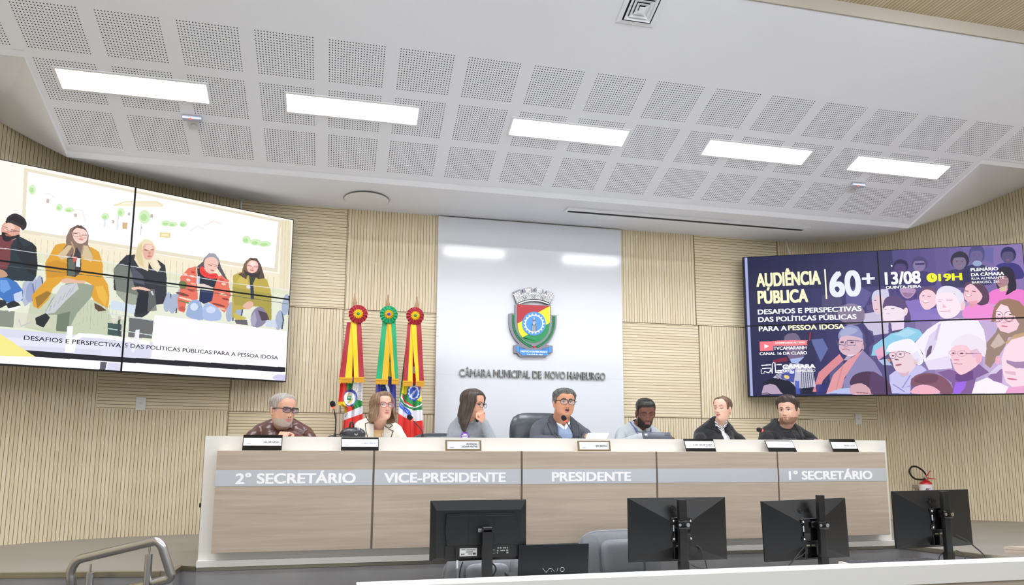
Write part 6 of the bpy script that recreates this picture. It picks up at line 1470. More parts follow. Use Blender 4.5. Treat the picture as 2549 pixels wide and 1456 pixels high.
# ------------------------------------------------------------------ ceremonial flags
FLAGM = picture_material('flag_satin', None, .45)
FD = [[
[232,53,42,9,-2505,2069,9199,2170,9398,-976,-1797,-911],
[242,216,28,9,74,968,652,970,671,872,93,871],
[31,154,74,9,659,1221,1148,1223,1017,1117,685,1088],
[238,240,246,9,800,1271,1063,1279,1092,1223,847,1222],
[238,240,246,9,1115,1202,1747,1261,1802,952,1339,1007,1326,1077,979,1124],
[200,160,48,9,1181,1161,1133,1119,1166,1117,1215,1160],
[200,160,48,9,1335,1148,1249,1106,1281,1103,1367,1146],
[200,160,48,9,1653,1116,1318,1086,1333,1081,1667,1110],
[200,160,48,9,1403,1046,1670,1033,1678,1039,1411,1052],
[200,160,48,9,1408,1018,1675,1005,1683,1011,1416,1024],
[61,85,168,9,1402,1014,1386,980,1326,950,1229,926,1104,910,964,904,822,909,691,924,586,948,515,978,487,1011,502,1044,561,1075,658,1099,782,1115,923,1121,1066,1116,1196,1101,1303,1077,1373,1047],
[243,244,244,9,1237,1010,1224,984,1176,961,1098,943,997,931,885,926,771,930,666,941,582,959,525,982,502,1007,515,1033,563,1056,640,1074,740,1086,853,1091,968,1087,1073,1076,1158,1058,1214,1035],
[42,154,92,9,732,1040,1012,1044,985,992,704,987],
[244,244,242,9,949,1023,946,1019,935,1015,917,1011,894,1009,869,1009,843,1009,820,1011,801,1014,789,1018,784,1022,787,1027,798,1031,816,1034,838,1036,864,1036,889,1036,913,1034,932,1031,944,1027],
[230,194,44,9,719,1035,918,1074,869,1083,670,1044],
[230,194,44,9,773,944,1120,997,1071,1008,725,954],
[231,227,192,7,1202,1061,1287,1007,1149,944,1177,942,1317,1006,1231,1063],
[31,154,74,9,1378,1000,1836,973,1845,924,1138,874,1147,929],
[232,53,42,9,721,900,1129,926,1158,870,733,838],
[242,216,28,9,579,900,721,900,733,838,593,831],
[238,240,246,9,531,823,1843,931,1858,848,1711,826,546,747],
[58,74,120,7,649,781,788,829,755,833,616,784],
[242,216,28,9,490,651,777,610,498,610]], [
[47,53,160,9,-5278,2069,7490,2170,7707,-976,-4506,-911],
[31,154,74,9,-338,2108,2213,2128,2325,1367,-199,1355],
[240,224,28,9,-219,1462,2309,1474,2336,1292,-185,1281],
[242,244,244,9,831,1196,1047,1134,1224,1059,1383,969,1504,858,1552,768,1564,691,1756,692,1744,769,1695,862,1571,976,1406,1069,1221,1148,997,1212],
[38,43,136,6,441,1040,491,523,656,523,607,1040],
[38,43,136,6,1093,760,1174,523,1299,524,1218,761]], [
[232,53,42,9,-5634,2069,4769,2170,4947,-976,-5005,-911],
[241,242,246,9,-228,2121,469,2128,505,1259,436,974,213,833,-59,832],
[29,138,72,9,435,1546,539,1546,479,1188,315,974,251,1073,384,1259],
[233,48,42,9,1050,1348,1749,1352,1774,1108,1071,1162],
[240,240,242,9,1077,1420,1252,1414,1191,1334,1085,1341],
[242,230,42,9,427,1187,929,1190,803,1075,389,1073],
[242,230,42,9,1492,1135,1774,1108,1788,965,1331,1006],
[31,154,74,9,422,1088,806,1054,950,1005,1367,999,1648,972,1787,979,1794,915,1201,927,711,982],
[29,138,72,9,343,1031,538,982,821,926,1238,906,1790,951,1797,887,1172,878,754,905,333,974],
[242,243,248,9,362,1042,547,970,876,920,1240,906,1531,929,1809,974,1766,985,1495,942,1235,920,904,933,600,979,423,1048],
[47,102,216,9,1541,1100,1524,1066,1469,1036,1381,1012,1268,997,1142,991,1015,996,900,1011,807,1034,745,1063,721,1096,737,1129,792,1159,880,1183,992,1199,1118,1205,1246,1200,1362,1186,1455,1162,1517,1133],
[244,246,250,9,1429,1099,1428,1089,1469,1076,1455,1064,1393,1060,1372,1051,1383,1034,1350,1026,1287,1031,1252,1026,1230,1010,1186,1008,1139,1020,1100,1020,1050,1010,1007,1013,989,1029,956,1035,892,1033,861,1041,876,1058,858,1067,798,1073,788,1085,832,1097,833,1107,793,1120,806,1131,867,1136,888,1145,877,1161,911,1169,973,1165,1008,1170,1030,1186,1075,1188,1121,1176,1160,1176,1210,1187,1254,1183,1272,1167,1305,1161,1369,1164,1400,1155,1385,1138,1403,1129,1464,1123,1474,1111],
[47,102,216,9,1380,1099,1370,1079,1337,1060,1283,1045,1214,1036,1137,1032,1060,1035,989,1044,933,1059,895,1077,880,1097,890,1117,924,1136,977,1150,1046,1160,1123,1164,1200,1161,1271,1152,1328,1137,1366,1119],
[244,246,250,9,922,1052,1192,1117,1168,1122,898,1056],
[244,246,250,9,971,1048,1234,1124,1208,1127,946,1052],
[244,246,250,9,1021,1044,1275,1130,1249,1133,994,1048],
[244,246,250,9,1070,1041,1317,1136,1289,1139,1043,1044],
[240,241,247,9,252,931,367,974,789,905,1172,878,1797,887,1810,759,1325,744,909,764,212,840],
[47,102,216,9,279,988,403,960,720,905,931,870,1039,828,869,806,622,862,271,917],
[238,242,252,8,372,950,350,933,380,931,402,949],
[238,242,252,8,443,936,421,919,451,917,473,935],
[238,242,252,8,513,922,491,905,521,903,543,921],
[238,242,252,8,584,909,562,891,592,889,614,907],
[238,242,252,8,654,895,632,877,662,875,684,893],
[238,242,252,8,725,881,703,863,733,861,755,879],
[238,242,252,8,796,867,773,849,804,847,826,865],
[232,53,42,9,145,832,909,760,1325,744,1810,759,1838,484,189,482],
[201,36,28,6,917,750,978,525,1033,526,972,750]]]
POLE = M('varnished_wood_pole', 'a98560', 0.35)
GOLDF = M('gold_fringe', 'd9a21c', 0.55, bump=0.4, bscale=220, stretch=(1, 1, .1))
CR1, CR2 = M('crimson_satin', 'a01c2c', 0.5), M('yellow_satin', 'edc40c', 0.5)
GR1 = M('green_satin', '0f9a63', 0.5)
FL = [dict(tip=(.861, 1.934), ros=(.889, 1.740), rr=.075, ribL=[(.805, 1.666), (.758, 1.222), (.804, 1.217), (.835, 1.60)], c=(CR1, CR2, M('green_button', '1c8a50', 0.5)),
           L=(.805, .835, .857, 1.66, .758, 1.222, .804, .859), R=(.84, .878, .915, 1.67, .875, 1.228, .91, .952), ext=[(1.70, .84, .90), (1.3, .80, .945), (1.18, .770, .945), (1.02, .758, .945), (.99, .81, .95), (.75, .80, .962), (.42, .80, .98)], lab='Rio Grande do Sul state flag with red and yellow rosette, leftmost of three'),
      dict(tip=(1.129, 1.931), ros=(1.132, 1.747), rr=.072, c=(GR1, M('gold_satin', 'e0ac10', 0.5), M('blue_button', '2a3bc0', 0.5)),
           L=(1.084, 1.122, 1.160, 1.684, 1.045, 1.218, 1.092, 1.140), R=(1.125, 1.15, 1.188, 1.688, 1.172, 1.222, 1.196, 1.222), ext=[(1.70, 1.10, 1.17), (1.2, 1.05, 1.205), (.95, 1.045, 1.215), (.42, 1.03, 1.22)], lab='Brazilian flag with green and yellow rosette, middle of three flags'),
      dict(tip=(1.370, 1.925), ros=(1.345, 1.746), rr=.072, c=(CR1, CR2, MATS['green_button']),
           L=(1.287, 1.312, 1.33, 1.675, 1.260, 1.208, 1.298, 1.338), R=(1.312, 1.355, 1.395, 1.68, 1.365, 1.209, 1.39, 1.428), ext=[(1.70, 1.30, 1.38), (1.35, 1.262, 1.40), (1.1, 1.238, 1.42), (.75, 1.225, 1.45), (.42, 1.215, 1.46)], lab='city flag with blue gear emblem and red rosette, rightmost of three')]
RECT = [(.74, .98, .40, 1.72), (1.02, 1.24, .40, 1.72), (1.20, 1.47, .40, 1.72)]
for i, F in enumerate(FL):
    xp, yp = F['ros'][0], 1.375
    r = thing('ceremonial_flag', F['lab'], 'flag', (xp, yp, 0), 'flags on poles beside the white panel')
    tx, tz = F['tip']; lean = tx - xp
    px_ = lambda z: xp + lean * (z - .1) / 1.8
    mb = MB(); mb.tube([(px_(.02), yp, .02), (px_(1.82), yp, 1.82)], .016, 12); mb.build('pole', POLE, r, smooth=True)
    mb = MB(); mb.tube([(px_(z), yp, z) for z in (1.80, 1.855, 1.866, 1.90, 1.936)], [.020, .022, .017, .008, .004], 6); mb.build('finial', M('turned_wood', 'b08c6c', 0.4), r)
    mb = MB(); mb.lathe([(.001, 0), (.095, 0), (.095, .02), (.035, .05), (.022, .09)], (px_(.02), yp, 0)); mb.build('stand', BLACK, r, smooth='auto')
    # cloth: hanging folds
    x0, x1, z0, z1 = RECT[i]; NU, NV = 200, 560
    img = paint_picture(FD[i], 520, 1600)
    ez = np.array([e[0] for e in F['ext']])[::-1]; el = np.array([e[1] for e in F['ext']])[::-1]; er = np.array([e[2] for e in F['ext']])[::-1]
    zz = np.linspace(.42, 1.70, NV + 1); s = np.linspace(0, 1, NU + 1)
    lo = np.interp(zz, ez, el); hi = np.interp(zz, ez, er)
    XX = lo[:, None] + (hi - lo)[:, None] * s[None]
    ph = i * 1.7
    YY = 1.305 + .020 * np.sin(s[None] * 15 + ph + zz[:, None] * .8) * np.clip((1.75 - zz[:, None]) * 2, .2, 1) + .010 * np.sin(s[None] * 33 + ph * 2 - zz[:, None] * 1.6)
    pos = np.stack([XX, YY, np.repeat(zz[:, None], NU + 1, 1)], 2)
    fx = (XX[:-1, :-1] + XX[1:, 1:]) / 2; fz = np.repeat(((zz[:-1] + zz[1:]) / 2)[:, None], NU, 1)
    iu = np.clip(((fx - x0) / (x1 - x0) * 520).astype(int), 0, 519); iv = np.clip(((fz - z0) / (z1 - z0) * 1600).astype(int), 0, 1599)
    cl = picture_grid('cloth', pos, img[iv, iu], FLAGM, r, True)
    if i == 1:
        for ch, cx, cz, rot in (('D', 1.092, 1.172, -25), ('E', 1.099, 1.150, -28), ('M', 1.109, 1.118, -26), ('E', 1.117, 1.090, -24), ('P', 1.124, 1.063, -20), ('R', 1.130, 1.036, -17), ('O', 1.134, 1.010, -14), ('G', 1.137, .984, -10)):
            a = math.radians(rot); text('motto', ch, M('motto_green', '1b7d4c', 0.6), cl, (cx + .004, 1.268, cz), (math.cos(a), 0, math.sin(a)), (-math.sin(a), 0, math.cos(a)), None, .016, .0005, .02, 'C')
    # ribbons, fringes
    for j, k in enumerate(('L', 'R')):
        a0, m0, b0, zt, a1, zb, m1, b1 = F[k]
        y0, y1 = 1.262 + j * .006 - .012 * (j == 1), 1.258 - .01 * j
        def strip(xa0, xb0, xa1, xb1, mat, dy=0):
            mb = MB(); rows = []
            for t in np.linspace(0, 1, 12):
                za = zt + .014 + (zb - zt - .014) * t; w_ = .004 * math.sin(t * 9 + i + j)
                ya = y0 + (y1 - y0) * t + w_ + dy
                rows.append([(xa0 + (xa1 - xa0) * t, ya, za), (xb0 + (xb1 - xb0) * t, ya - .001, za), (xb0 + (xb1 - xb0) * t, ya + .002, za), (xa0 + (xa1 - xa0) * t, ya + .002, za)])
            mb.rings(rows)
            return mb
        ca, cb = (F['c'][0], F['c'][1]) if k == 'L' else (F['c'][1], F['c'][0])
        rp = strip(a0, m0, a1, m1, ca).build('ribbon_tail', ca, r)
        strip(m0, b0, m1, b1, cb).build('inner_stripe', cb, rp)
        mb = MB(); zf0 = zb + .006; N = 26
        mb.box(a1 - .003, b1 + .003, y1 - .006, y1 + .004, zb - .006, zf0)
        for q in range(N):
            xx = a1 - .002 + (b1 - a1 + .004) * (q + .5) / N; mb.box(xx - .0017, xx + .0017, y1 - .004 + .002 * (q % 2), y1 + .002 * (q % 2), zb - .038 - .004 * math.sin(q * 2.1), zb - .004)
        mb.build('fringe', GOLDF, rp)
    # rosette
    rx, rz = F['ros']; ro = None
    for (ri, ra, yc, mat, N) in ((.020, F['rr'], 1.245, F['c'][0], 15), (.008, F['rr'] * .52, 1.236, F['c'][1], 14)):
        mb = MB(); inner = []; outer = []; mid = []
        for q in range(N * 4):
            a = 2 * math.pi * q / (N * 4); f = math.sin(2 * math.pi * q / 4 + .6)
            inner.append((rx + ri * math.cos(a), yc - .004, rz + ri * math.sin(a)))
            mid.append((rx + ra * .6 * math.cos(a), yc - .006 + .004 * f, rz + ra * .6 * math.sin(a)))
            q2 = ra * (1 + .03 * f); outer.append((rx + q2 * math.cos(a), yc + .002 + .009 * f, rz + q2 * math.sin(a)))
        backr = [(rx + (ra * .6) * math.cos(2 * math.pi * q / (N * 4)), yc + .014, rz + (ra * .6) * math.sin(2 * math.pi * q / (N * 4))) for q in range(N * 4)]
        mb.rings([inner, mid, outer, backr], True)
        o = mb.build('rosette' if ro is None else 'rosette_centre', mat, r if ro is None else ro); ro = ro or o
    mb = MB(); mb.ball((rx, 1.230, rz), .0125, .007, .0125); mb.build('button', F['c'][2], ro, smooth=True)

# ------------------------------------------------------------------ fire extinguisher
ex = thing('fire_extinguisher', 'red fire extinguisher hung on the slatted wall behind the rightmost monitor', 'fire extinguisher', (6.37, 1.47, .0))
RD = M('extinguisher_red', 'd0202a', 0.3, coat=.3)
mb = MB(); mb.lathe([(.052, 0), (.058, .01), (.058, .335), (.052, .36), (.034, .376), (.022, .382), (.022, .395), (.001, .396)], (6.37, 1.47, .0)); mb.build('cylinder', RD, ex, smooth='auto')
mb = MB(); mb.lathe([(.0587, .20), (.0590, .201), (.0590, .343), (.0587, .344)], (6.37, 1.47, .0), 28); lb = mb.build('label', M('label_white', 'f0eef2', 0.4), ex, smooth='auto')
for ch, a, colr in (('A', -.66, '2e7d3a'), ('B', -.45, 'c0242e'), ('C', -.24, '2f86e0')):
    cxx, cyy = 6.37 + .0592 * math.sin(a), 1.47 - .0592 * math.cos(a)
    text('class_letter', ch, M('ink_' + colr, colr, 0.5), lb, (cxx, cyy, .285), (math.cos(a), math.sin(a), 0), Zv, None, .026, .001, .04, 'C')
mb = MB(); mb.cyl((6.37, 1.47, .39), (6.37, 1.47, .418), .018); mb.ball((6.352, 1.45, .41), .012); mb.build('valve', CHROME, ex, smooth='auto')
mb = MB(); mb.tube([(6.365, 1.465, .405), (6.40, 1.45, .402), (6.45, 1.43, .394)], [.008, .006, .004], 6); mb.build('carry_handle', RD, ex)
mb = MB(); mb.tube([(6.36, 1.465, .412), (6.385, 1.455, .435), (6.41, 1.445, .475)], [.008, .006, .004], 6); mb.build('squeeze_lever', RD, ex)
mb = MB(); pts = [(6.345, 1.45, .395), (6.29, 1.44, .390), (6.22, 1.44, .40), (6.175, 1.44, .44), (6.17, 1.44, .485), (6.205, 1.44, .515), (6.26, 1.44, .51), (6.32, 1.44, .475), (6.358, 1.45, .44)]
P_ = [Vector(p) for p in pts]; sm = []
for k in range(len(P_) - 1):
    a, b, c, d_ = P_[max(k - 1, 0)], P_[k], P_[k + 1], P_[min(k + 2, len(P_) - 1)]
    for t in np.linspace(0, 1, 6, endpoint=False): sm.append(.5 * ((2 * b) + (-a + c) * t + (2 * a - 5 * b + 4 * c - d_) * t * t + (-a + 3 * b - 3 * c + d_) * t ** 3))
sm.append(P_[-1]); mb.tube(sm, .0085, 10); mb.build('hose', M('rubber_black', '141416', 0.5), ex, smooth=True)
mb = MB(); mb.box(6.34, 6.40, 1.52, 1.64, .30, .33); mb.build('wall_bracket', STEEL, ex)

# ------------------------------------------------------------------ stair rail
rail = thing('stair_handrail', 'brushed steel stair handrail in front of the stage at the left', 'handrail', (-.35, -.27, -.77))
def smooth_path(pts, r=.05, n=6):
    P = [Vector(p) for p in pts]; out = [P[0]]
    for a, b, c in zip(P, P[1:], P[2:]):
        u = (a - b).normalized(); v = (c - b).normalized(); rr = min(r, (a - b).length * .45, (c - b).length * .45)
        p0, p2 = b + u * rr, b + v * rr
        for t in np.linspace(0, 1, n): out.append((1 - t) ** 2 * p0 + 2 * t * (1 - t) * b + t * t * p2)
    return out + [P[-1]]
mb = MB(); mb.tube(smooth_path([(-.555, -.207, -.20), (-.598, -.211, .03), (-.567, -.222, .088), (-.155, -.336, .190), (-.128, -.343, .165), (-.072, -.332, .005), (-.085, -.325, -.012), (-.555, -.207, -.13)], .05), .0235, 16); mb.build('rail_tube', STEEL, rail, smooth=True)
for x, y, z in ((-.493, -.236, .02), (-.192, -.321, .120)):
    mb = MB(); mb.cyl((x, y, -.77), (x, y, z), .0195); p = mb.build('post', STEEL, rail, smooth='auto')
    mb = MB(); mb.cyl((x, y, z), (x, y, z + .045), .006); mb.build('spigot', CHROME, p, smooth='auto')

# ------------------------------------------------------------------ press counter in front, with monitors
cnt = thing('counter', 'white topped counter ledge running along the bottom right foreground', 'counter', (3.0, -1.1, -.77))
mb = MB(); mb.box(.862, 7.0, -1.385, -1.262, .004, .10, .002); mb.build('ledge', WHITE_LAM, cnt)
mb = MB(); mb.box(.89, 7.0, -1.37, -1.34, -.77, .004); mb.box(.89, .92, -1.34, -.62, -.77, -.05); mb.build('front_panel', WOODP, cnt)
mb = MB(); mb.box(.89, 7.0, -1.34, -.62, -.05, -.022); mb.build('desktop', WHITE_LAM, cnt)
ZD = -.022
def cable(name, pts, r, label, mat=BLACK):
    mb = MB(); P = [Vector(p) for p in pts]; out = []
    for k in range(len(P) - 1):
        a, b, c, d_ = P[max(k - 1, 0)], P[k], P[k + 1], P[min(k + 2, len(P) - 1)]
        for t in np.linspace(0, 1, 7, endpoint=False): out.append(.5 * ((2 * b) + (-a + c) * t + (2 * a - 5 * b + 4 * c - d_) * t * t + (-a + 3 * b - 3 * c + d_) * t ** 3))
    out.append(P[-1]); mb.tube(out, r, 8)
    return mb, mat
m1 = thing('monitor', 'black monitor on its own stand seen from behind, leftmost in the row', 'monitor', (1.5, -.75, ZD))
PL = M('monitor_plastic', '0d0e11', 0.4, bump=.05, bscale=500)
mb = MB(); x0, x1, z0, z1 = 1.244, 1.757, .104, .412
def frustum(mb, x0, x1, z0, z1, ya, xi0, xi1, zi0, zi1, yb):
    mb.add([(x0, ya, z0), (x1, ya, z0), (x1, ya, z1), (x0, ya, z1), (xi0, yb, zi0), (xi1, yb, zi0), (xi1, yb, zi1), (xi0, yb, zi1)], [(4, 5, 6, 7), (0, 1, 5, 4), (1, 2, 6, 5), (2, 3, 7, 6), (3, 0, 4, 7), (0, 3, 2, 1)])
mb.box(x0, x1, -.79, -.77, z0, z1); frustum(mb, x0 + .002, x1 - .002, z0 + .002, z1 - .002, -.79, x0 + .03, x1 - .03, z0 + .02, z1 - .05, -.802)
mb.build('casing', PL, m1)
mb = MB(); hexa = [(1.325, .345), (1.69, .345), (1.702, .255), (1.688, .186), (1.328, .186), (1.318, .255)]; mb.prism(hexa, -.80, -.822); hb = mb.build('back_hump', PL, m1)
mb = MB(); mb.box(1.335, 1.68, -.826, -.822, .333, .338); mb.build('ridge', M('satin_black', '26282c', 0.25), hb)
mb = MB(); mb.box(1.44, 1.442, -.8235, -.822, .19, .325); mb.box(1.575, 1.577, -.8235, -.822, .19, .325); mb.build('seam', BLACK, hb)
mb = MB(); mb.box(1.32, 1.69, -.812, -.80, .120, .184); pr = mb.build('port_recess', BLACK, m1)
mb = MB(); mb.box(1.396, 1.487, -.8135, -.812, .130, .170); st = mb.build('serial_label', M('label_silver', 'd4d4d6', 0.4), pr)
mb = MB()
for a, b, c, d_ in ((1.405, 1.425, .162, .165), (1.43, 1.478, .162, .164), (1.404, 1.412, .136, .144), (1.415, 1.421, .137, .144), (1.44, 1.462, .138, .140), (1.44, 1.462, .143, .1445), (1.465, 1.48, .137, .146), (1.425, 1.475, .1475, .1482), (1.425, 1.475, .1575, .1582), (1.43, 1.465, .151, .154)): mb.box(a, b, -.8142, -.8134, c, d_)
mb.build('label_print', M('label_ink', '3c3d44', 0.6), st)
mb = MB()
for a, b, c, d_ in ((1.545, 1.552, .135, .167), (1.595, 1.605, .164, .170), (1.61, 1.618, .163, .171), (1.626, 1.642, .164, .170), (1.647, 1.652, .163, .171), (1.593, 1.602, .150, .157), (1.612, 1.638, .151, .157), (1.644, 1.654, .150, .158), (1.593, 1.599, .139, .145), (1.644, 1.655, .139, .146), (1.556, 1.585, .16, .161), (1.556, 1.585, .153, .154), (1.556, 1.585, .146, .147), (1.556, 1.585, .139, .140)): mb.box(a, b, -.8132, -.812, c, d_)
mb.build('port_marks', M('print_grey', 'a4a6aa', 0.5), pr)
mb = MB(); mb.box(1.502, 1.556, -.885, -.862, ZD, .27, .003); mb.box(1.505, 1.553, -.885, -.82, .255, .28, .003); stn = mb.build('stand', PL, m1)
mb = MB(); mb.box(1.506, 1.552, -.888, -.86, .2785, .2815); mb.build('stand_cap', M('cap_silver', 'a9a9b0', 0.25, .9), stn)
mb = MB(); mb.cyl((1.485, -.84, .262), (1.505, -.84, .262), .012); mb.build('hinge', M('hinge_grey', '8b8d92', 0.3, .8), stn)
mb = MB(); mb.box(1.42, 1.64, -.95, -.72, ZD, ZD + .012, .004); mb.build('stand_base', PL, m1)
for pts, r, mt in (([(1.377, -.815, .175), (1.377, -.83, .14), (1.38, -.84, .115)], .004, BLACK), ([(1.38, -.84, .115), (1.381, -.84, .075)], .0055, M('cable_ferrule', 'd0d0d2', 0.4)), ([(1.381, -.84, .075), (1.383, -.84, .03), (1.384, -.83, ZD)], .004, M('grey_cable', '6f7378', 0.5))):
    mb, _ = cable('', pts, r, ''); mb.build('signal_cable', mt, m1, smooth=True)
mb, _ = cable('', [(1.415, -.80, .10), (1.405, -.79, .06), (1.40, -.79, .01), (1.40, -.78, ZD)], .0035, ''); mb.build('power_cable', BLACK, m1, smooth=True)
mb, _ = cable('', [(1.555, -.80, .10), (1.585, -.80, .075), (1.59, -.80, .05), (1.565, -.80, .01), (1.55, -.80, ZD)], .004, ''); mb.build('power_cable', BLACK, m1, smooth=True)
LGP = M('lg_black', '0e0f13', 0.34, bump=.04, bscale=600)
GLB = M('glossy_black', '08080a', 0.12)
def led_monitor(xa, xb, za, zb, px0, px1, ptop, label, yaw=0.0, roll=0.0, logo=True, logocol='0f1014', cab=None):
    cx = (xa + xb) / 2
    t = thing('monitor', label, 'monitor', (cx, -.80, ZD), 'flat monitors on desk poles')
    T = Matrix.Translation((cx, -.80, (za + zb) / 2)) @ Matrix.Rotation(yaw, 4, 'Z') @ Matrix.Rotation(roll, 4, 'Y')
    w, h = (xb - xa) / 2, (zb - za) / 2
    mb = MB(); mb.T = T; mb.box(-w, w, -.004, .012, -h, h, .002)
    frustum(mb, -w + .001, w - .001, -h + .001, h - .001, -.004, -.055, .055, -.09, h * .25, -.046)
    cs = mb.build('casing', LGP, t)
    lp = M('logo_' + logocol, logocol, 0.3)
    if logo:
        zc = h * .66; yl = -.0238
        tilt = math.atan2(.042, h * .75)
        A = T @ Matrix.Translation((-.044, yl - .0005, zc)) @ Matrix.Rotation(-tilt * .98, 4, 'X')
        mb = MB(); mb.T = A; mb.tube([(.0175 * math.cos(a), 0, .0175 * math.sin(a)) for a in np.linspace(0, 2 * math.pi, 25)], .0016, 6)
        mb.tube([(.011 * math.cos(a), -.0004, .011 * math.sin(a)) for a in np.linspace(1.4, 6.28, 16)], .0012, 6); mb.tube([(.011, -.0004, 0), (.003, -.0004, 0)], .0012, 6); mb.tube([(-.003, -.0004, .006), (-.003, -.0004, -.006), (.002, -.0004, -.006)], .0012, 6); mb.ball((-.007, -.0004, .004), .0015)
        mb.build('logo_emblem', lp, cs)
        xv = (A.to_3x3() @ Vector((1, 0, 0))); zv = (A.to_3x3() @ Vector((0, 0, 1)))
        text('logo_lettering', 'LG', lp, cs, A @ Vector((.024, -.001, -.010)), tuple(xv), tuple(zv), .036, .021, .0008, .02)
    # mount plate, screws, pole, clamp
    mb = MB(); mb.T = T; mb.box(-.052, .052, -.058, -.044, -.06, .068, .004); mb.box(-.062, .062, -.054, -.044, .035, .066, .01); mb.box(-.062, .062, -.054, -.044, -.062, -.03, .01); mp = mb.build('mount_plate', GLB, t, smooth='auto')
    for sx, sz in ((-.05, .05), (.05, .05), (-.05, -.046), (.05, -.046)):
        mb = MB(); mb.T = T; mb.ball((sx, -.056, sz), .0065, .004, .0065); mb.build('screw', M('screw_nickel', 'e2e2e0', 0.2, 1.0), mp, smooth=True)
    mb = MB(); mb.T = T; mb.box(-.056, -.050, -.0585, -.054, -.005, .028); mb.build('reflective_slot', M('slot_light', 'b9c6d0', 0.3), mp)
    mb = MB(); mb.T = T; mb.box(-.045, .05, -.044, -.012, -h + .015, -.062, .003); mb.build('port_block', GLB, cs)
    mb = MB(); mb.T = T; mb.box(-.035, -.012, -.047, -.043, -.088, -.080); mb.box(-.002, .022, -.047, -.043, -.088, -.080); mb.build('port', M('port_metal', 'b9b39a', 0.3, .8), cs)
    yp = -.895
    f = 3.784 / 3.879
    a, b = .751 + (px0 - .751) * f, .751 + (px1 - .751) * f; zt = .696 + (ptop - .696) * f
    mb = MB(); mb.box(a, b, yp - .014, yp + .02, ZD, zt, .004); mb.box(a - .003, b + .004, yp - .018, yp + .024, ZD, ZD + .1, .004); mb.build('pole', BLACK, t, smooth='auto')
    zc = (za + zb) / 2 + .035
    mb = MB(); mb.box(a - .012, b + .012, yp - .026, yp + .03, zc - .024, zc + .022, .008); mb.box(cx - .01, b, yp + .02, -.855, zc - .016, zc + .016, .005); cl = mb.build('clamp', GLB, t, smooth='auto')
    mb = MB(); mb.cyl((b - .004, yp - .032, zc), (b - .004, yp - .02, zc), .011); mb.cyl((a - .006, yp - .03, zc), (a - .006, yp - .02, zc), .008); mb.build('clamp_bolt', CHROME, cl, smooth='auto')
    for pts, r in cab or []:
        mb, _ = cable('', pts, r, ''); mb.build('cable', M('cable_dark', '2a2b31', 0.35), t, smooth=True)
    return t
led_monitor(2.335, 2.927, .068, .413, 2.637, 2.683, .402, 'black monitor with half-hidden logo, second from the left in the row', 0, 0, True, '0b0c10', [([(2.71, -.835, .16), (2.74, -.845, .14), (2.76, -.85, .09), (2.775, -.85, .03), (2.785, -.84, ZD)], .004), ([(2.69, -.83, .05), (2.72, -.85, .035), (2.775, -.85, .028)], .0025)])
led_monitor(3.163, 3.720, .05, .392, 3.530, 3.570, .417, 'black monitor with fully visible round logo, third from the left', .0, -.024, True, '0e0f13', [([(3.42, -.835, .14), (3.38, -.85, .12), (3.33, -.86, .08), (3.28, -.86, .03), (3.22, -.85, ZD)], .004), ([(3.43, -.835, .125), (3.38, -.855, .09), (3.32, -.862, .065), (3.27, -.86, .02)], .003)])
led_monitor(4.05, 4.604, .098, .437, 4.406, 4.449, .431, 'black monitor nearest the right end of the counter below the extinguisher', .0, -.012, True, '1a1b20', [([(4.45, -.83, .17), (4.5, -.85, .15), (4.56, -.86, .10), (4.62, -.86, .05), (4.66, -.85, ZD)], .0045), ([(4.38, -.84, .07), (4.33, -.86, .07), (4.30, -.86, .05), (4.285, -.85, ZD)], .003), ([(4.44, -.84, .08), (4.48, -.86, .05), (4.49, -.85, ZD)], .003)])
# laptop
lap = thing('laptop', 'dark laptop with raised lid between the leftmost monitor and its neighbour', 'laptop', (1.9, -.75, ZD))
LB = M('laptop_lid', '181c22', 0.32, 0.5)
LT = Matrix.Translation((1.904, -.80, ZD + .004)) @ Matrix.Rotation(math.radians(6), 4, 'X')
mb = MB(); mb.T = LT; mb.box(-.196, .194, -.004, .004, 0, .198, .003); ld = mb.build('lid', LB, lap, smooth='auto')
mb = MB(); mb.box(1.70, 2.11, -.79, -.52, ZD, ZD + .018, .004); mb.build('base', M('laptop_base', '3a3c40', 0.4, .4), lap, smooth='auto')
xv, zv = (1, 0, 0), tuple((LT.to_3x3() @ Vector((0, 0, 1))))
LOGO = M('chrome_logo', 'b9bcc0', 0.2, .9)
o_ = LT @ Vector((-.063, -.0045, .059))
mb = MB(); mb.T = LT
wave = [(-.063 + .040 * t, -.0052, .066 + .010 * math.cos(t * math.pi * 2) * (1 - .1 * t) - .002) for t in np.linspace(0, .95, 14)] + [(-.012, -.0052, .073), (.004, -.0052, .055)]
mb.tube(wave, .0016, 6); mb.tube([(.016, -.0052, .055), (.022, -.0052, .075)], .0016, 6); mb.tube([(.046 + .011 * math.cos(a), -.0052, .065 + .011 * math.sin(a)) for a in np.linspace(0, 6.28, 19)], .0016, 6); mb.ball((-.014, -.0052, .058), .0025)
mb.build('logo', LOGO, ld)
mb = MB(); mb.T = LT; mb.tube([(-.055 + .03 * math.cos(a), -.0052, .006 + .03 * math.sin(a)) for a in np.linspace(.3, 2.9, 15)], .001, 6); mb.build('ring_mark', LOGO, ld)
kb = thing('keyboard', 'pale keyboard lying on the counter below the two right monitors', 'keyboard', (4.2, -.74, ZD))
mb = MB(); mb.box(3.75, 4.42, -.82, -.66, ZD, ZD + .032, .004); mb.build('body', M('keyboard_pale', 'd2cfcb', 0.5), kb, smooth='auto')
mb = MB()
for r_ in range(4):
    for c_ in range(22): mb.box(3.77 + c_ * .0285, 3.77 + c_ * .0285 + .024, -.81 + r_ * .035, -.81 + r_ * .035 + .028, ZD + .032, ZD + .037)
mb.build('keys', M('keys_dark', '4a4a50', 0.6), kb)
wb = thing('platform', 'low wood-look platform on the stage beyond the counter at the right edge', 'platform', (5.4, -.6, 0))
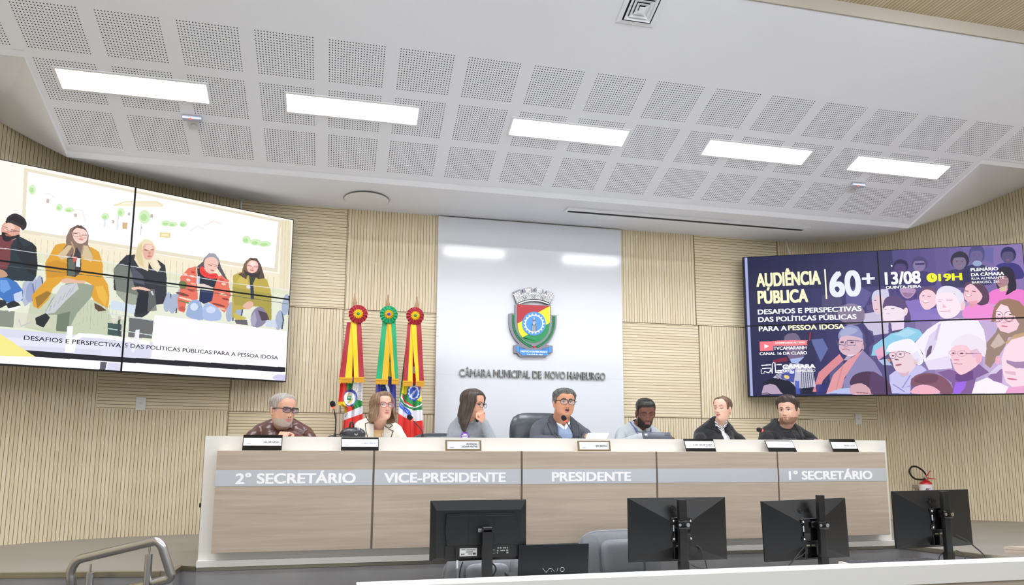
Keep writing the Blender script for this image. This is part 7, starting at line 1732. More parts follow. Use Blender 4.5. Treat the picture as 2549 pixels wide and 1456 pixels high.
mb = MB(); mb.prism([(5.10, -.55), (5.42, -.74), (5.85, -.62), (5.85, -.50)], .030, .046, plane='xy'); mb.build('top', WOODP, wb)
mb = MB(); mb.prism([(5.105, -.55), (5.42, -.735), (5.84, -.62), (5.84, -.505)], .0, .030, plane='xy'); mb.build('side', WOODP, wb)

# ------------------------------------------------------------------ chairs
CHL = M('grey_leather', '7d8289', 0.34, bump=.3, bscale=18)
CHB = M('charcoal_leather', '3d4349', 0.28, bump=.22, bscale=20)
def cushion(mb, T, w, h, d, puff=.3, n=14):
    """padded slab in local xz, thickness along y"""
    vs = []
    def pt(u, v, s):
        x = w * u * (1 - .16 * v ** 4) ** .5 * (1 - .06 * abs(v) ** 8); z = h * v * (1 - .16 * u ** 4) ** .5 * (1 - .05 * abs(u) ** 8)
        e = (1 - abs(u) ** 4) * (1 - abs(v) ** 4)
        return T @ Vector((x, s * (d * (.35 + .65 * e ** .5)), z))
    rows = np.linspace(-1, 1, n)
    a = [[pt(u, v, -1) for u in rows] for v in rows]; b = [[pt(u, v, 1) for u in rows] for v in rows]
    vs = [p for r in a for p in r] + [p for r in b for p in r]; N = n * n; fs = []
    for i in range(n - 1):
        for j in range(n - 1):
            k = i * n + j
            fs += [(k, k + 1, k + n + 1, k + n), (N + k, N + k + n, N + k + n + 1, N + k + 1)]
    for i in range(n - 1):
        fs += [(i, N + i, N + i + 1, i + 1), ((n - 1) * n + i, (n - 1) * n + i + 1, N + (n - 1) * n + i + 1, N + (n - 1) * n + i), (i * n, (i + 1) * n, N + (i + 1) * n, N + i * n), (i * n + n - 1, N + i * n + n - 1, N + (i + 1) * n + n - 1, (i + 1) * n + n - 1)]
    mb.add(vs, fs)
def star_base(r, x, y, z0, zs):
    mb = MB(); mb.cyl((x, y, z0 + .08), (x, y, zs), .025); mb.build('gas_column', BLACK, r, smooth='auto')
    mb = MB()
    for k in range(5):
        a = 2 * math.pi * k / 5 + .3; mb.tube([(x, y, z0 + .09), (x + .27 * math.cos(a), y + .27 * math.sin(a), z0 + .06)], [.022, .014], 8)
    mb.build('star_base', BLACK, r, smooth='auto')
    for k in range(5):
        a = 2 * math.pi * k / 5 + .3; mb = MB(); mb.ball((x + .27 * math.cos(a), y + .27 * math.sin(a), z0 + .025), .025); mb.build('caster', BLACK, r, smooth=True)
def office_chair(x, y, zf, zseat, ztop, wback, label, mat, group, face=-1, backy=.27, detail=False, rotz=0.0, roll=False):
    """face -1: sitter looks towards the camera"""
    r = thing('office_chair', label, 'chair', (x, y, zf), group)
    mb = MB(); T = Matrix.Translation((x, y, zseat - .045)) @ Matrix.Rotation(math.pi / 2, 4, 'X'); cushion(mb, T, .25, .24, .045); mb.build('seat', mat, r, smooth='auto')
    hb = (ztop - zseat - .04) / 2
    Tb = Matrix.Translation((x, y + backy, zseat + .04 + hb)) @ Matrix.Rotation(rotz, 4, 'Z') @ Matrix.Rotation(math.radians(-7), 4, 'X')
    mb = MB(); cushion(mb, Tb, wback, hb, .055); bk_ = mb.build('backrest', mat, r, smooth='auto')
    mb = MB(); q_ = []
    for k in range(49):
        a_ = math.pi * 1.5 * k / 48 - math.pi * .25; u = math.cos(a_); v = math.sin(a_); k_ = 1 / max(abs(u), abs(v)); u, v = u * k_, v * k_
        q_.append(Tb @ Vector((wback * u * (1 - .16 * v ** 4) ** .5 * (1 - .06 * abs(v) ** 8), 0, hb * v * (1 - .16 * u ** 4) ** .5 * (1 - .05 * abs(u) ** 8))))
    mb.tube(q_, .011, 8)
    mb.build('piping', mat, bk_, smooth=True)
    if detail:
        mb = MB()
        T2 = Tb @ Matrix.Translation((0, -.05, hb * .40)); cushion(mb, T2, wback * .52, hb * .42, .035); mb.build('head_cushion', mat, bk_, smooth='auto')
        for s in (-1, 1):
            mb = MB(); T2 = Tb @ Matrix.Translation((s * wback * .76, -.035, 0)); cushion(mb, T2, wback * .23, hb * .93, .035); mb.build('side_bolster', mat, bk_, smooth='auto')
        mb = MB(); T2 = Tb @ Matrix.Translation((0, -.03, -hb * .5)); cushion(mb, T2, wback * .55, hb * .45, .035); mb.build('lumbar_cushion', mat, bk_, smooth='auto')
        mb = MB()
        for q in range(7):
            xx = -.48 + q * .16; mb.tube([Tb @ Vector((xx * wback, -.064, -hb * .06)), Tb @ Vector((xx * wback * 1.04 + .004, -.070, -hb * .25)), Tb @ Vector((xx * wback * 1.02, -.066, -hb * .45))], [.0035, .0025, .001], 6)
        mb.build('stitch_fold', M('leather_crease', '474b52', 0.4), bk_, smooth=True)
    for s in (-1, 1):
        mb = MB(); mb.tube(smooth_path([(x + s * .27, y + backy * .6, zseat - .05), (x + s * .29, y + backy * .6, zseat + .19), (x + s * .29, y - backy * .45, zseat + .19)], .06), .014, 10); mb.build('armrest', BLACK, r, smooth=True)
    star_base(r, x, y, zf, zseat - .06)
    return r
office_chair(2.345, .92, 0, .40, .955, .235, 'high-backed charcoal leather chair of the man speaking in grey suit', CHB, 'leather chairs at the council desk', backy=.14)
office_chair(1.60, .90, 0, .40, .785, .29, 'charcoal leather chair behind the woman in grey sweater', CHB, 'leather chairs at the council desk', backy=.16, rotz=.1)
office_chair(2.49, -.25, -.77, -.42, .172, .265, 'grey leather armchair behind the laptop in front of the stage', CHL, 'grey leather chairs behind the counter', backy=-.02, detail=True)
office_chair(1.64, -.28, -.77, -.42, .050, .25, 'grey leather armchair hidden behind the leftmost monitor', CHL, 'grey leather chairs behind the counter', backy=-.02, detail=True)

# ------------------------------------------------------------------ people
def cub(xs, ys, x):
    """smooth monotone-ish interpolation through a profile"""
    xs = np.array(xs, float); ys = np.array(ys, float)
    m = np.gradient(ys, xs); x = np.clip(x, xs[0], xs[-1]); i = np.clip(np.searchsorted(xs, x) - 1, 0, len(xs) - 2)
    h = xs[i + 1] - xs[i]; t = (x - xs[i]) / h
    return (2 * t ** 3 - 3 * t ** 2 + 1) * ys[i] + (t ** 3 - 2 * t ** 2 + t) * h * m[i] + (-2 * t ** 3 + 3 * t ** 2) * ys[i + 1] + (t ** 3 - t ** 2) * h * m[i + 1]
PZ = [-.115, -.108, -.095, -.075, -.05, -.025, 0, .03, .06, .085, .104, .115]
PA = [.016, .031, .043, .0525, .0605, .066, .0705, .074, .0735, .064, .041, .004]
PF = [.072, .083, .089, .090, .089, .090, .090, .0915, .088, .074, .047, .004]
PB = [.005, .005, .008, .022, .050, .076, .092, .101, .099, .084, .054, .004]
def gs(x, c, w): return np.exp(-((x - c) / w) ** 2)
class Head:
    def __init__(s, wide=1.0, jaw=1.0, nose=1.0, open_mouth=0.0):
        s.wide, s.jaw, s.nose, s.om = wide, jaw, nose, open_mouth
    def a(s, z): return cub(PZ, PA, z) * s.wide * (1 + (s.jaw - 1) * np.clip((.02 - z) / .10, 0, 1))
    def pt(s, phi, z, grow=0.0, prof=None):
        a = s.a(z) if prof is None else prof[0](z); f = cub(PZ, PF, z) if prof is None else prof[1](z); b = cub(PZ, PB, z) if prof is None else prof[2](z)
        sn, cs = np.sin(phi), np.cos(phi)
        p = 2 / 2.35
        x = a * np.sign(sn) * np.abs(sn) ** p
        y = np.where(cs > 0, -f * np.abs(cs) ** p, b * np.abs(cs) ** (2 / 2.1))
        if grow is not 0.0:
            r = np.sqrt(x * x + y * y + 1e-9); x = x * (1 + grow / r); y = y * (1 + grow / r)
        return x, y, z
    def feat(s, x, z):
        ax = np.abs(x)
        F = s.nose * (.006 * gs(z, .012, .012) * gs(x, 0, .008) + .013 * gs(z, -.014, .015) * gs(x, 0, .0088) + .0195 * gs(z, -.035, .0105) * gs(x, 0, .0115) + .008 * gs(z, -.040, .007) * gs(ax, .012, .007))
        F -= .0105 * gs(ax, .031, .0155) * gs(z, .001, .0115)
        F += .0055 * gs(z, .021, .008) * gs(ax, .028, .026)
        F += .0045 * gs(ax, .043, .018) * gs(z, -.032, .018)
        F += .0055 * gs(x, 0, .019) * gs(z, -.0585, .0055) + .0060 * gs(x, 0, .017) * gs(z, -.0715, .0055)
        F -= .0045 * gs(x, 0, .024) * gs(z, -.0645, .0028) * (1 + s.om * 2.5)
        F += .0050 * gs(x, 0, .018) * gs(z, -.098, .011) - .0030 * gs(x, 0, .02) * gs(z, -.083, .005)
        F -= .0030 * gs(ax, .030, .006) * gs(z + (ax - .02) * .9, -.048, .010)
        return F
    def mesh(s, mb):
        N, K = 84, 64
        zs = -.115 + .23 * (0.5 - 0.5 * np.cos(np.linspace(.06, math.pi - .04, K)))
        # keep more rows in the face band
        zs = np.sort(np.concatenate([zs, np.linspace(-.09, .03, 40)]))
        ph = np.linspace(0, 2 * math.pi, N, endpoint=False); ph = ph - .28 * np.sin(ph)
        rings = []
        for z in zs:
            x, y, _ = s.pt(ph, np.full(N, z)); y = y - s.feat(x, np.full(N, z)) * (np.cos(ph) > 0) * np.clip(np.cos(ph) * 3, 0, 1)
            rings.append([Vector((x[i], y[i], z)) for i in range(N)])
        mb.rings(rings)

def smooth_mesh(mb, voxel, it=4, fac=.5):
    me = bpy.data.meshes.new('tmp_mesh'); me.from_pydata([tuple(p) for p in mb.v], [], mb.f)
    bm = bmesh.new(); bm.from_mesh(me); bmesh.ops.recalc_face_normals(bm, faces=bm.faces); bm.to_mesh(me); bm.free()
    ob = bpy.data.objects.new('tmp_object', me); COL.objects.link(ob)
    r = ob.modifiers.new('fuse', 'REMESH'); r.mode = 'VOXEL'; r.voxel_size = voxel; r.use_smooth_shade = True
    if it:
        q = ob.modifiers.new('soften', 'SMOOTH'); q.iterations = it; q.factor = fac
    dg = bpy.context.evaluated_depsgraph_get(); dg.update()
    out = bpy.data.meshes.new_from_object(ob.evaluated_get(dg))
    bpy.data.objects.remove(ob); bpy.data.meshes.remove(me)
    return out
def coords(me):
    co = np.empty(len(me.vertices) * 3); me.vertices.foreach_get('co', co); return co.reshape(-1, 3)
def normals(me):
    n = np.empty(len(me.vertices) * 3); me.vertices.foreach_get('normal', n); return n.reshape(-1, 3)
def bvh_of(me): return BVHTree.FromPolygons([v.co.copy() for v in me.vertices], [tuple(p.vertices) for p in me.polygons])
def submesh(me, mask, name, offset=0.0, mat=None, parent=None, rough=0.0):
    """the faces of me chosen by mask, moved outwards by offset"""
    co = coords(me) + normals(me) * offset
    faces = [tuple(p.vertices) for p, m in zip(me.polygons, mask) if m]
    used = sorted({i for f in faces for i in f}); ix = {v: k for k, v in enumerate(used)}
    o = bpy.data.meshes.new(name); o.from_pydata([tuple(co[i]) for i in used], [], [tuple(ix[i] for i in f) for f in faces])
    o.polygons.foreach_set('use_smooth', [True] * len(o.polygons)); o.materials.append(mat)
    return link(name, o, parent)
def face_centres(me):
    c = np.empty(len(me.polygons) * 3); me.polygons.foreach_get('center', c); return c.reshape(-1, 3)

def hand(mb, wrist, d, upv, size=1.0, curl=.5, thumb=1, fist=False):
    """palm, four fingers and a thumb; d points from the wrist to the knuckles, upv is the back of the hand"""
    d = Vector(d).normalized(); n = (Vector(upv) - d * Vector(upv).dot(d)).normalized(); s_ = d.cross(n)
    w = Vector(wrist); k = size
    for q in (-.026, -.009, .009, .026): mb.capsule(w + s_ * q * k * .7 + d * .01 * k, w + d * .078 * k + s_ * q * k, .0125 * k, .0115 * k, 10)
    L = [.030, .036, .034, .026]
    for i, q in enumerate((-.028, -.0095, .0095, .028)):
        p = w + d * (.086 - abs(q) * .18) * k + s_ * q * k; ang = .25 if not fist else 1.2
        dirv = d
        for j, (l, r) in enumerate(((1.15, .0092), (.8, .0085), (.62, .0078))):
            a = (curl * (.75 + .25 * j) + .06 * i) if not fist else (1.25 if j < 2 else .9)
            dirv = (dirv * math.cos(a) - n * math.sin(a)).normalized(); n_ = n
            e = p + dirv * L[i] * l * k; mb.capsule(p, e, r * k, r * .94 * k, 8); p = e
            n = (n * math.cos(a) + (d if j == 0 else dd) * math.sin(a)).normalized() if False else n_
            d2 = dirv
            # rotate the bending plane with the finger
            n = (n - dirv * n.dot(dirv)); n = n.normalized() if n.length > 1e-4 else n_
        n = (Vector(upv) - d * Vector(upv).dot(d)).normalized()
    p = w + d * .028 * k + s_ * thumb * .030 * k
    q1 = p + (d * .75 + s_ * thumb * .62 - n * .25).normalized() * .040 * k
    q2 = q1 + (d * .95 + s_ * thumb * (.05 if not fist else -.5) - n * .35).normalized() * .030 * k
    mb.capsule(w + d * .012 * k + s_ * thumb * .016 * k, p, .014 * k, .0125 * k, 8); mb.capsule(p, q1, .0115 * k, .0100 * k, 8); mb.capsule(q1, q2, .0098 * k, .0085 * k, 8)

def star_patch(name, pts, ray, mat, parent, lift=.0012, n=64, rings=(1, .85, .66, .45, .22), smooth=True):
    """thin shape laid on a curved surface: pts is a star-shaped outline in 2-D, ray(p) gives surface point and normal"""
    P = np.array(pts, float)
    d = np.concatenate([[0], np.cumsum(np.hypot(*np.diff(np.vstack([P, P[:1]]), axis=0).T))]); Q = np.vstack([P, P[:1]])
    t = np.linspace(0, d[-1], n, endpoint=False); R = np.stack([np.interp(t, d, Q[:, 0]), np.interp(t, d, Q[:, 1])], 1)
    c = P.mean(0)
    vs = []
    for k in rings:
        for q in R:
            h = ray(c + (q - c) * k)
            vs.append(h[0] + h[1] * lift)
    h = ray(c); vs.append(h[0] + h[1] * lift)
    fs = []
    for r in range(len(rings) - 1):
        for i in range(n): fs.append((r * n + i, r * n + (i + 1) % n, (r + 1) * n + (i + 1) % n, (r + 1) * n + i))
    b = (len(rings) - 1) * n
    fs += [(b + i, b + (i + 1) % n, len(vs) - 1) for i in range(n)]
    # rim going down into the surface so that the shape has thickness
    m = len(vs)
    for q in R: h = ray(q); vs.append(h[0] - h[1] * .001)
    fs += [(i, m + i, m + (i + 1) % n, (i + 1) % n) for i in range(n)]
    mb = MB(); mb.add(vs, fs)
    return mb.build(name, mat, parent, smooth=smooth)
def oval(cx, cz, rx, rz, rot=0, n=24, p=1.0):
    c, s = math.cos(rot), math.sin(rot); out = []
    for k in range(n):
        a = 2 * math.pi * k / n; x = rx * math.copysign(abs(math.cos(a)) ** p, math.cos(a)); z = rz * math.copysign(abs(math.sin(a)) ** p, math.sin(a))
        out.append((cx + x * c - z * s, cz + x * s + z * c))
    return out

def skin_mat(name, col, rough=.48):
    m = M(name, col, rough, var=.05, vscale=30, spec=.35)
    b = m.node_tree.nodes['Principled BSDF']
    b.inputs['Subsurface Weight'].default_value = .08; b.inputs['Subsurface Radius'].default_value = (.01, .004, .002); b.inputs['Subsurface Scale'].default_value = 1.0
    return m
def hair_mat(name, c0, c1):
    m = bpy.data.materials.new(name); m.use_nodes = True
    nt = m.node_tree; b = nt.nodes['Principled BSDF']; g = G(nt)
    at_ = g.n('ShaderNodeUVMap'); at_.uv_map = 'UVMap'
    mp = g.n('ShaderNodeMapping'); mp.inputs['Scale'].default_value = (90, 3, 1); nt.links.new(at_.outputs[0], mp.inputs[0])
    no = g.n('ShaderNodeTexNoise'); no.inputs['Scale'].default_value = 1; no.inputs['Detail'].default_value = 6; nt.links.new(mp.outputs[0], no.inputs['Vector'])
    mr = g.n('ShaderNodeMapRange'); mr.inputs[1].default_value = .32; mr.inputs[2].default_value = .68; nt.links.new(no.outputs[0], mr.inputs[0])
    mx = g.n('ShaderNodeMix', data_type='RGBA'); nt.links.new(mr.outputs[0], mx.inputs[0]); mx.inputs[6].default_value = hexc(c0); mx.inputs[7].default_value = hexc(c1)
    nt.links.new(mx.outputs[2], b.inputs['Base Color'])
    bp = g.n('ShaderNodeBump'); bp.inputs['Strength'].default_value = .55; bp.inputs['Distance'].default_value = .004
    nt.links.new(no.outputs[0], bp.inputs['Height']); nt.links.new(bp.outputs[0], b.inputs['Normal'])
    b.inputs['Roughness'].default_value = .42; b.inputs['Specular IOR Level'].default_value = .35
    return m

def hair_shell(head, T, zmin, thick, mat, parent, name='hair', prof=None, part=None, wave=.0015, solid=.006, zpow=.75, seed=1, shift=None):
    """hair as a shell grown from the scalp down to the hairline zmin(phi)"""
    N, K = 96, 30
    ph = np.linspace(0, 2 * math.pi, N, endpoint=False)
    zt = .1148
    mb = MB(); vs = []; uvs = []
    zm = np.array([zmin(((p + math.pi) % (2 * math.pi)) - math.pi) for p in ph])
    rng = np.random.RandomState(seed); a1 = rng.rand(6) * 6.28
    for k in range(K):
        s_ = k / (K - 1)
        z = zm + (zt - zm) * (s_ ** zpow)
        x, y, _ = head.pt(ph, np.clip(z, -.114, .1148) if prof is None else z, 0.0, prof)
        th = np.array([thick(((p + math.pi) % (2 * math.pi)) - math.pi, s_, zz) for p, zz in zip(ph, z)])
        th = th + wave * (np.sin(ph * 9 + a1[0] + s_ * 4) + np.sin(ph * 17 + a1[1] - s_ * 6) + .7 * np.sin(ph * 31 + a1[2])) * min(1, s_ * 5) * (1 - s_ ** 4)
        r = np.sqrt(x * x + y * y + (np.maximum(z, 0) * .9) ** 2) + 1e-6
        X = x + th * x / r; Y = y + th * y / r; Z = z + th * np.maximum(z, 0) * .9 / r
        if shift is not None: X, Y, Z = shift(X, Y, Z, s_)
        for i in range(N): vs.append(T @ Vector((X[i], Y[i], Z[i])))
    top = T @ Vector((0, 0, zt + thick(0, 1, zt) * .95)); 
    fs = []; uv = []
    for k in range(K - 1):
        for i in range(N):
            j = (i + 1) % N; fs.append((k * N + i, k * N + j, (k + 1) * N + j, (k + 1) * N + i))
            u0, u1 = i / N, (i + 1) / N; uv.append([(u0, k / K), (u1, k / K), (u1, (k + 1) / K), (u0, (k + 1) / K)])
    vs.append(top)
    for i in range(N): fs.append(((K - 1) * N + i, (K - 1) * N + (i + 1) % N, len(vs) - 1)); uv.append([(i / N, 1), ((i + 1) / N, 1), (i / N, 1.02)])
    mb.add(vs, fs)
    o = mb.build(name, mat, parent, smooth=True, uv=uv)
    if solid:
        q = o.modifiers.new('thickness', 'SOLIDIFY'); q.thickness = solid; q.offset = -1
    return o

def glasses(T, head, bvh, mat, parent, shape='rect', w=.0255, h=.0175, dy=-.108, zc=.000, tint=None, r=.0017, wide=.0735, pants=None, lens_col='cfd6e0', lens_a=.12):
    g_ = MB(); g_.T = T
    cx = .0335
    gm = parent
    frame = None
    for s in (-1, 1):
        pts = []
        for k in range(33):
            a = 2 * math.pi * k / 32; p = .62 if shape == 'rect' else .95
            x = w * math.copysign(abs(math.cos(a)) ** p, math.cos(a)); z = h * math.copysign(abs(math.sin(a)) ** p, math.sin(a))
            if shape == 'cat': z += .0035 * max(0, x * s / w) * (1 if z > -h * .3 else 0)
            pts.append((s * cx + x, dy + .16 * (abs(s * cx + x) ** 2) * 12, zc + z))
        g_.tube(pts, r, 8)
        if shape in ('rect', 'brow'): g_.tube([(s * cx + q * w, dy + .16 * ((s * cx + q * w) ** 2) * 12, zc + h * (1.0 if shape == 'rect' else 1.02)) for q in (-.95, -.5, 0, .5, .95)], r * 1.7, 8)
    g_.tube([(-cx + w * .95, dy, zc + h * .35), (0, dy - .002, zc + h * .5), (cx - w * .95, dy, zc + h * .35)], r * 1.2, 8)
    f = g_.build('glasses', mat, parent, smooth=True)
    for s in (-1, 1):
        g_ = MB(); g_.T = T; g_.tube([(s * (cx + w), dy + .012, zc + h * .55), (s * wide, dy + .03, zc + h * .55), (s * (wide + .003), -.02, zc + h * .4), (s * (wide + .002), .018, zc + .002)], r * 1.1, 8); g_.build('temple', mat, f, smooth=True)
    for s in (-1, 1):
        g_ = MB(); g_.T = T
        pts = [(s * cx + x, z) for x, z in oval(0, zc, w * .97, h * .97, 0, 24, .62 if shape == 'rect' else .95)]
        a = [(x, dy + .16 * x * x * 12, z) for x, z in pts]; b_ = [(x, y + .0012, z) for x, y, z in a]
        g_.rings([a, b_]); g_.build('lens', M('lens_' + lens_col, lens_col, .05, alpha=lens_a, spec=.5), f)
    return f

TROUSER = M('dark_trousers', '22242b', .8)
SHOE = M('black_shoes', '131315', .4)
def person(c):
    """c: description of one seated person, all positions in metres in the room"""
    hx, hy, hz = c['head']; sc = c.get('scale', 1.0)
    r = thing('person', c['label'], 'person', (hx, hy + .2, 0), 'people seated at the council desk')
    H = Head(c.get('wide', 1), c.get('jaw', 1), c.get('nose', 1), c.get('open', 0))
    th = -math.atan2(hx - CAM.x, hy - CAM.y) + math.radians(c['yaw'])
    T = Matrix.Translation((hx, hy, hz)) @ Matrix.Rotation(th, 4, 'Z') @ Matrix.Rotation(math.radians(c.get('roll', 0)), 4, 'Y') @ Matrix.Rotation(math.radians(c.get('pitch', 0)), 4, 'X') @ Matrix.Scale(sc, 4)
    nb = Vector(c['neck']); sl, sr = Vector(c['sl']), Vector(c['sr']); el, er = Vector(c['el']), Vector(c['er']); wl, wr = Vector(c['wl']), Vector(c['wr'])
    g = c.get('girth', 1.0)
    mid = (sl + sr) / 2; hip = Vector((mid.x, mid.y + .10, .50)); ax = (sr - sl).normalized(); fw = Vector((ax.y, -ax.x, 0)).normalized()
    def skeleton(mb, o, legs=True, upto=1.0, arms=True, low=.52):
        for q in (.0, .25, .5, .75, 1.0):
            p = sl.lerp(sr, q); b = hip + ax * (q - .5) * .22 * g
            mb.capsule(p + Vector((0, 0, -.035)) + (Vector((0, 0, 0)) if q in (0, 1) else -fw * .0), Vector((b.x, b.y - .02, low)), (.052 if q in (0, 1) else .085) * (g * .5 + .5) + o, .105 * g + o, 14)
        mb.capsule(mid - Vector((0, 0, .09)) + fw * .03 * g + ax * -.055, mid - Vector((0, 0, .09)) + fw * .03 * g + ax * .055, .088 * g + o, .088 * g + o)
        mb.capsule(mid - Vector((0, 0, .25)) + fw * .055 * (g ** 2) + ax * -.05, mid - Vector((0, 0, .25)) + fw * .055 * (g ** 2) + ax * .05, .10 * g + o)
        for s, sh in ((-1, sl), (1, sr)):
            mb.capsule(nb + Vector((0, .015, .025)) + ax * s * .02, sh + Vector((0, 0, -.012)), .042 + o * .7, .046 + o * .8)
        if arms:
            for sh, e, w_ in ((sl, el, wl), (sr, er, wr)):
                mb.capsule(sh + Vector((0, 0, -.03)), sh.lerp(e, .5) + Vector((0, 0, -.004)), .053 * (.4 + .6 * g) + o, .047 * (.4 + .6 * g) + o); mb.capsule(sh.lerp(e, .5), e, .047 * (.4 + .6 * g) + o, .039 + o); mb.capsule(e, e.lerp(w_, upto), .039 + o, .029 + o * .8)
    def legs(mb, o):
        for s in (-1, 1):
            k = Vector((hip.x + s * .11, hip.y - .40, .50)); a_ = Vector((k.x, k.y + .02, .09))
            mb.capsule(hip + Vector((s * .09, 0, 0)), k, .082 * g + o, .058 + o); mb.capsule(k, a_, .054 + o, .038 + o)
    # one continuous body: head, ears, neck, trunk, arms, hands, legs
    mb = MB(); mb.T = T; H.mesh(mb)
    for s in (-1, 1):
        ex_ = .0705 * c.get('wide', 1)
        A = Matrix.Translation((s * (ex_ + .006), .012, -.012)) @ Matrix.Rotation(s * math.radians(24), 4, 'Z') @ Matrix.Rotation(math.radians(-8), 4, 'X')
        if c.get('earin'): A = Matrix.Translation((-s * .010, 0, 0)) @ A
        mb.T = T @ A; mb.ball((0, 0, .006), .0065, .017, .0225, 14, 10); mb.ball((s * -.002, -.002, -.018), .006, .010, .013, 12, 8); mb.ball((s * .004, .006, .008), .005, .012, .020, 12, 8)
    mb.T = Matrix.Identity(4)
    nk0 = T @ Vector((0, .018, -.055)); nr = c.get('neckr', .054) * (.5 + .5 * sc)
    mb.capsule(nk0, nb + Vector((0, .02, -.01)), nr, nr * 1.12, 16); mb.capsule(T @ Vector((0, -.02, -.085)), nb + Vector((0, -.0, .0)), nr * .55, nr * .8, 14)
    skeleton(mb, -.012); legs(mb, -.012)
    for s in (-1, 1): mb.capsule((hip.x + s * .11, hip.y - .36, .05), (hip.x + s * .12, hip.y - .50, .035), .036, .03)
    for w_, dd, up_, th_, kw in c['hands']: hand(mb, w_, dd, up_, thumb=th_, size=c.get('hand', .95), **kw)
    me = smooth_mesh(mb, .0038, 2, .4)
    me.name = 'body'
    sk = skin_mat('skin_' + c['skin'], c['skin']); me.materials.append(sk)
    Ti = T.inverted()
    L4 = np.array(Ti)
    fc = face_centres(me); lc = fc @ L4[:3, :3].T + L4[:3, 3]
    if c.get('beard'):
        me.materials.append(M('stubble_' + c['beard'][0], c['beard'][0], .85, bump=.5, bscale=500))
        jit = np.random.RandomState(4).normal(0, 1, lc.shape) * np.array([.0030, .003, .0034]); mi = np.array([1 if c['beard'][1](*p) else 0 for p in lc + jit], np.int32); me.polygons.foreach_set('material_index', mi)
    if c.get('cheek'): pass
    me.polygons.foreach_set('use_smooth', [True] * len(me.polygons))
    body = link('body', me, r)
    bv = bvh_of(me)
    dirw = (T.to_3x3() @ Vector((0, 1, 0))).normalized()
    def ray(p):
        o = T @ Vector((p[0], -.16, p[1])); h = bv.ray_cast(o, dirw)
        if h[0] is None: return (T @ Vector((p[0], -.085, p[1])), -dirw)
        return (h[0], h[1] if h[1].dot(dirw) < 0 else -h[1])
    def rayz(p):
        h = ray(p); return h
    # face details
    LIP = M('lip_' + c.get('lip', 'b4716a'), c.get('lip', 'b4716a'), .4)
    if c.get('open'):
        star_patch('mouth', oval(0, -.066, .017, .011), ray, M('mouth_dark', '3a1416', .6), body, .0006)
        star_patch('lips', [(-.024, -.063), (-.012, -.052), (0, -.055), (.012, -.052), (.024, -.063), (.012, -.058), (0, -.0595), (-.012, -.058)], ray, LIP, body, .002)
        star_patch('lips', [(-.022, -.067), (-.012, -.074), (0, -.0755), (.012, -.074), (.022, -.067), (.012, -.084), (0, -.086), (-.012, -.084)], ray, LIP, body, .002)
    else:
        lw = c.get('lipw', .023)
        star_patch('lips', [(-lw, -.0645), (-.011, -.0565), (-.003, -.0560), (0, -.0575), (.003, -.0560), (.011, -.0565), (lw, -.0645), (.012, -.0735), (0, -.0755), (-.012, -.0735)], ray, LIP, body, .0012)
        star_patch('mouth_line', [(-lw, -.0643), (0, -.0632), (lw, -.0643), (0, -.0658)], ray, M('mouth_line', '5e2e2c', .6), body, .0020)
    EW = M('eye_white', 'e6e2de', .25); IR = M('iris_' + c.get('iris', '3a2a22'), c.get('iris', '3a2a22'), .2); PU = M('pupil', '0a0a0a', .15)
    BR = M('brow_' + c['brow'], c['brow'], .8); LD = M('lid_line', '4a332b', .7)
    lidm = M('lid_' + c['skin'], tuple(q * .74 for q in hexc(c['skin'])[:3]) + (1,), .5)
    down = c.get('lookdown', 0); gx = c.get('gaze', 0)
    for s in (-1, 1):
        ex_ = s * .0315
        if down:
            star_patch('eyelid', oval(ex_, -.001, .0155, .0085), ray, lidm, body, .0006)
            star_patch('lash_line', [(ex_ - .016, -.004), (ex_, -.0085), (ex_ + .016, -.004), (ex_, -.0115)], ray, LD, body, .0016)
        else:
            star_patch('eyelid', oval(ex_, .0045, .0165, .0095), ray, lidm, body, .0005)
            star_patch('eye', [(ex_ - .0145, .0005), (ex_ - .007, .0062), (ex_, .0074), (ex_ + .007, .0062), (ex_ + .0145, .0005), (ex_ + .007, -.0040), (ex_, -.0050), (ex_ - .007, -.0040)], ray, EW, body, .0012)
            star_patch('iris', oval(ex_ + gx, .0016, .0062, .0058), ray, IR, body, .0019)
            star_patch('pupil', oval(ex_ + gx, .0016, .0028, .0028), ray, PU, body, .0024)
            star_patch('lash_line', [(ex_ - .0158, .0010), (ex_ - .008, .0070), (ex_, .0082), (ex_ + .008, .0070), (ex_ + .0158, .0010), (ex_ + .008, .0098), (ex_, .0112), (ex_ - .008, .0098)], ray, LD, body, .0018)
        bt = c.get('browt', .0042); bz = c.get('browz', .0215)
        pts = [(s * .012, bz - bt * .7), (s * .022, bz + .002 - bt * .5), (s * .036, bz + .004 - bt * .45), (s * .050, bz - .002), (s * .036, bz + .004 + bt * .75), (s * .022, bz + .002 + bt), (s * .012, bz + bt * .6)]
        star_patch('eyebrow', pts, ray, BR, body, .0014)
        star_patch('nostril', oval(s * .0075, -.0465, .0042, .0022, s * .4), ray, M('nostril', '5a2e26', .8), body, .0006, 24)
    # hair, glasses
    c['hairf'](H, T, r)
    if c.get('glasses'):
        k = dict(c['glasses']); glasses(T, H, bv, k.pop('mat'), r, wide=.0735 * c.get('wide', 1), **k)
    # clothes
    mb = MB(); skeleton(mb, .0, upto=.93, low=.47)
    cm = smooth_mesh(mb, .0065, 6, .5)
    cv = bvh_of(cm); fc = face_centres(cm); nrm = np.empty(len(cm.polygons) * 3); cm.polygons.foreach_get('normal', nrm); nrm = nrm.reshape(-1, 3)
    rel = fc - np.array(nb)
    A_ = np.array(ax); F_ = np.array(fw)
    u = rel @ A_; v = rel[:, 2]; front = (nrm @ F_ > -.15) & ((rel @ F_) > -.01)
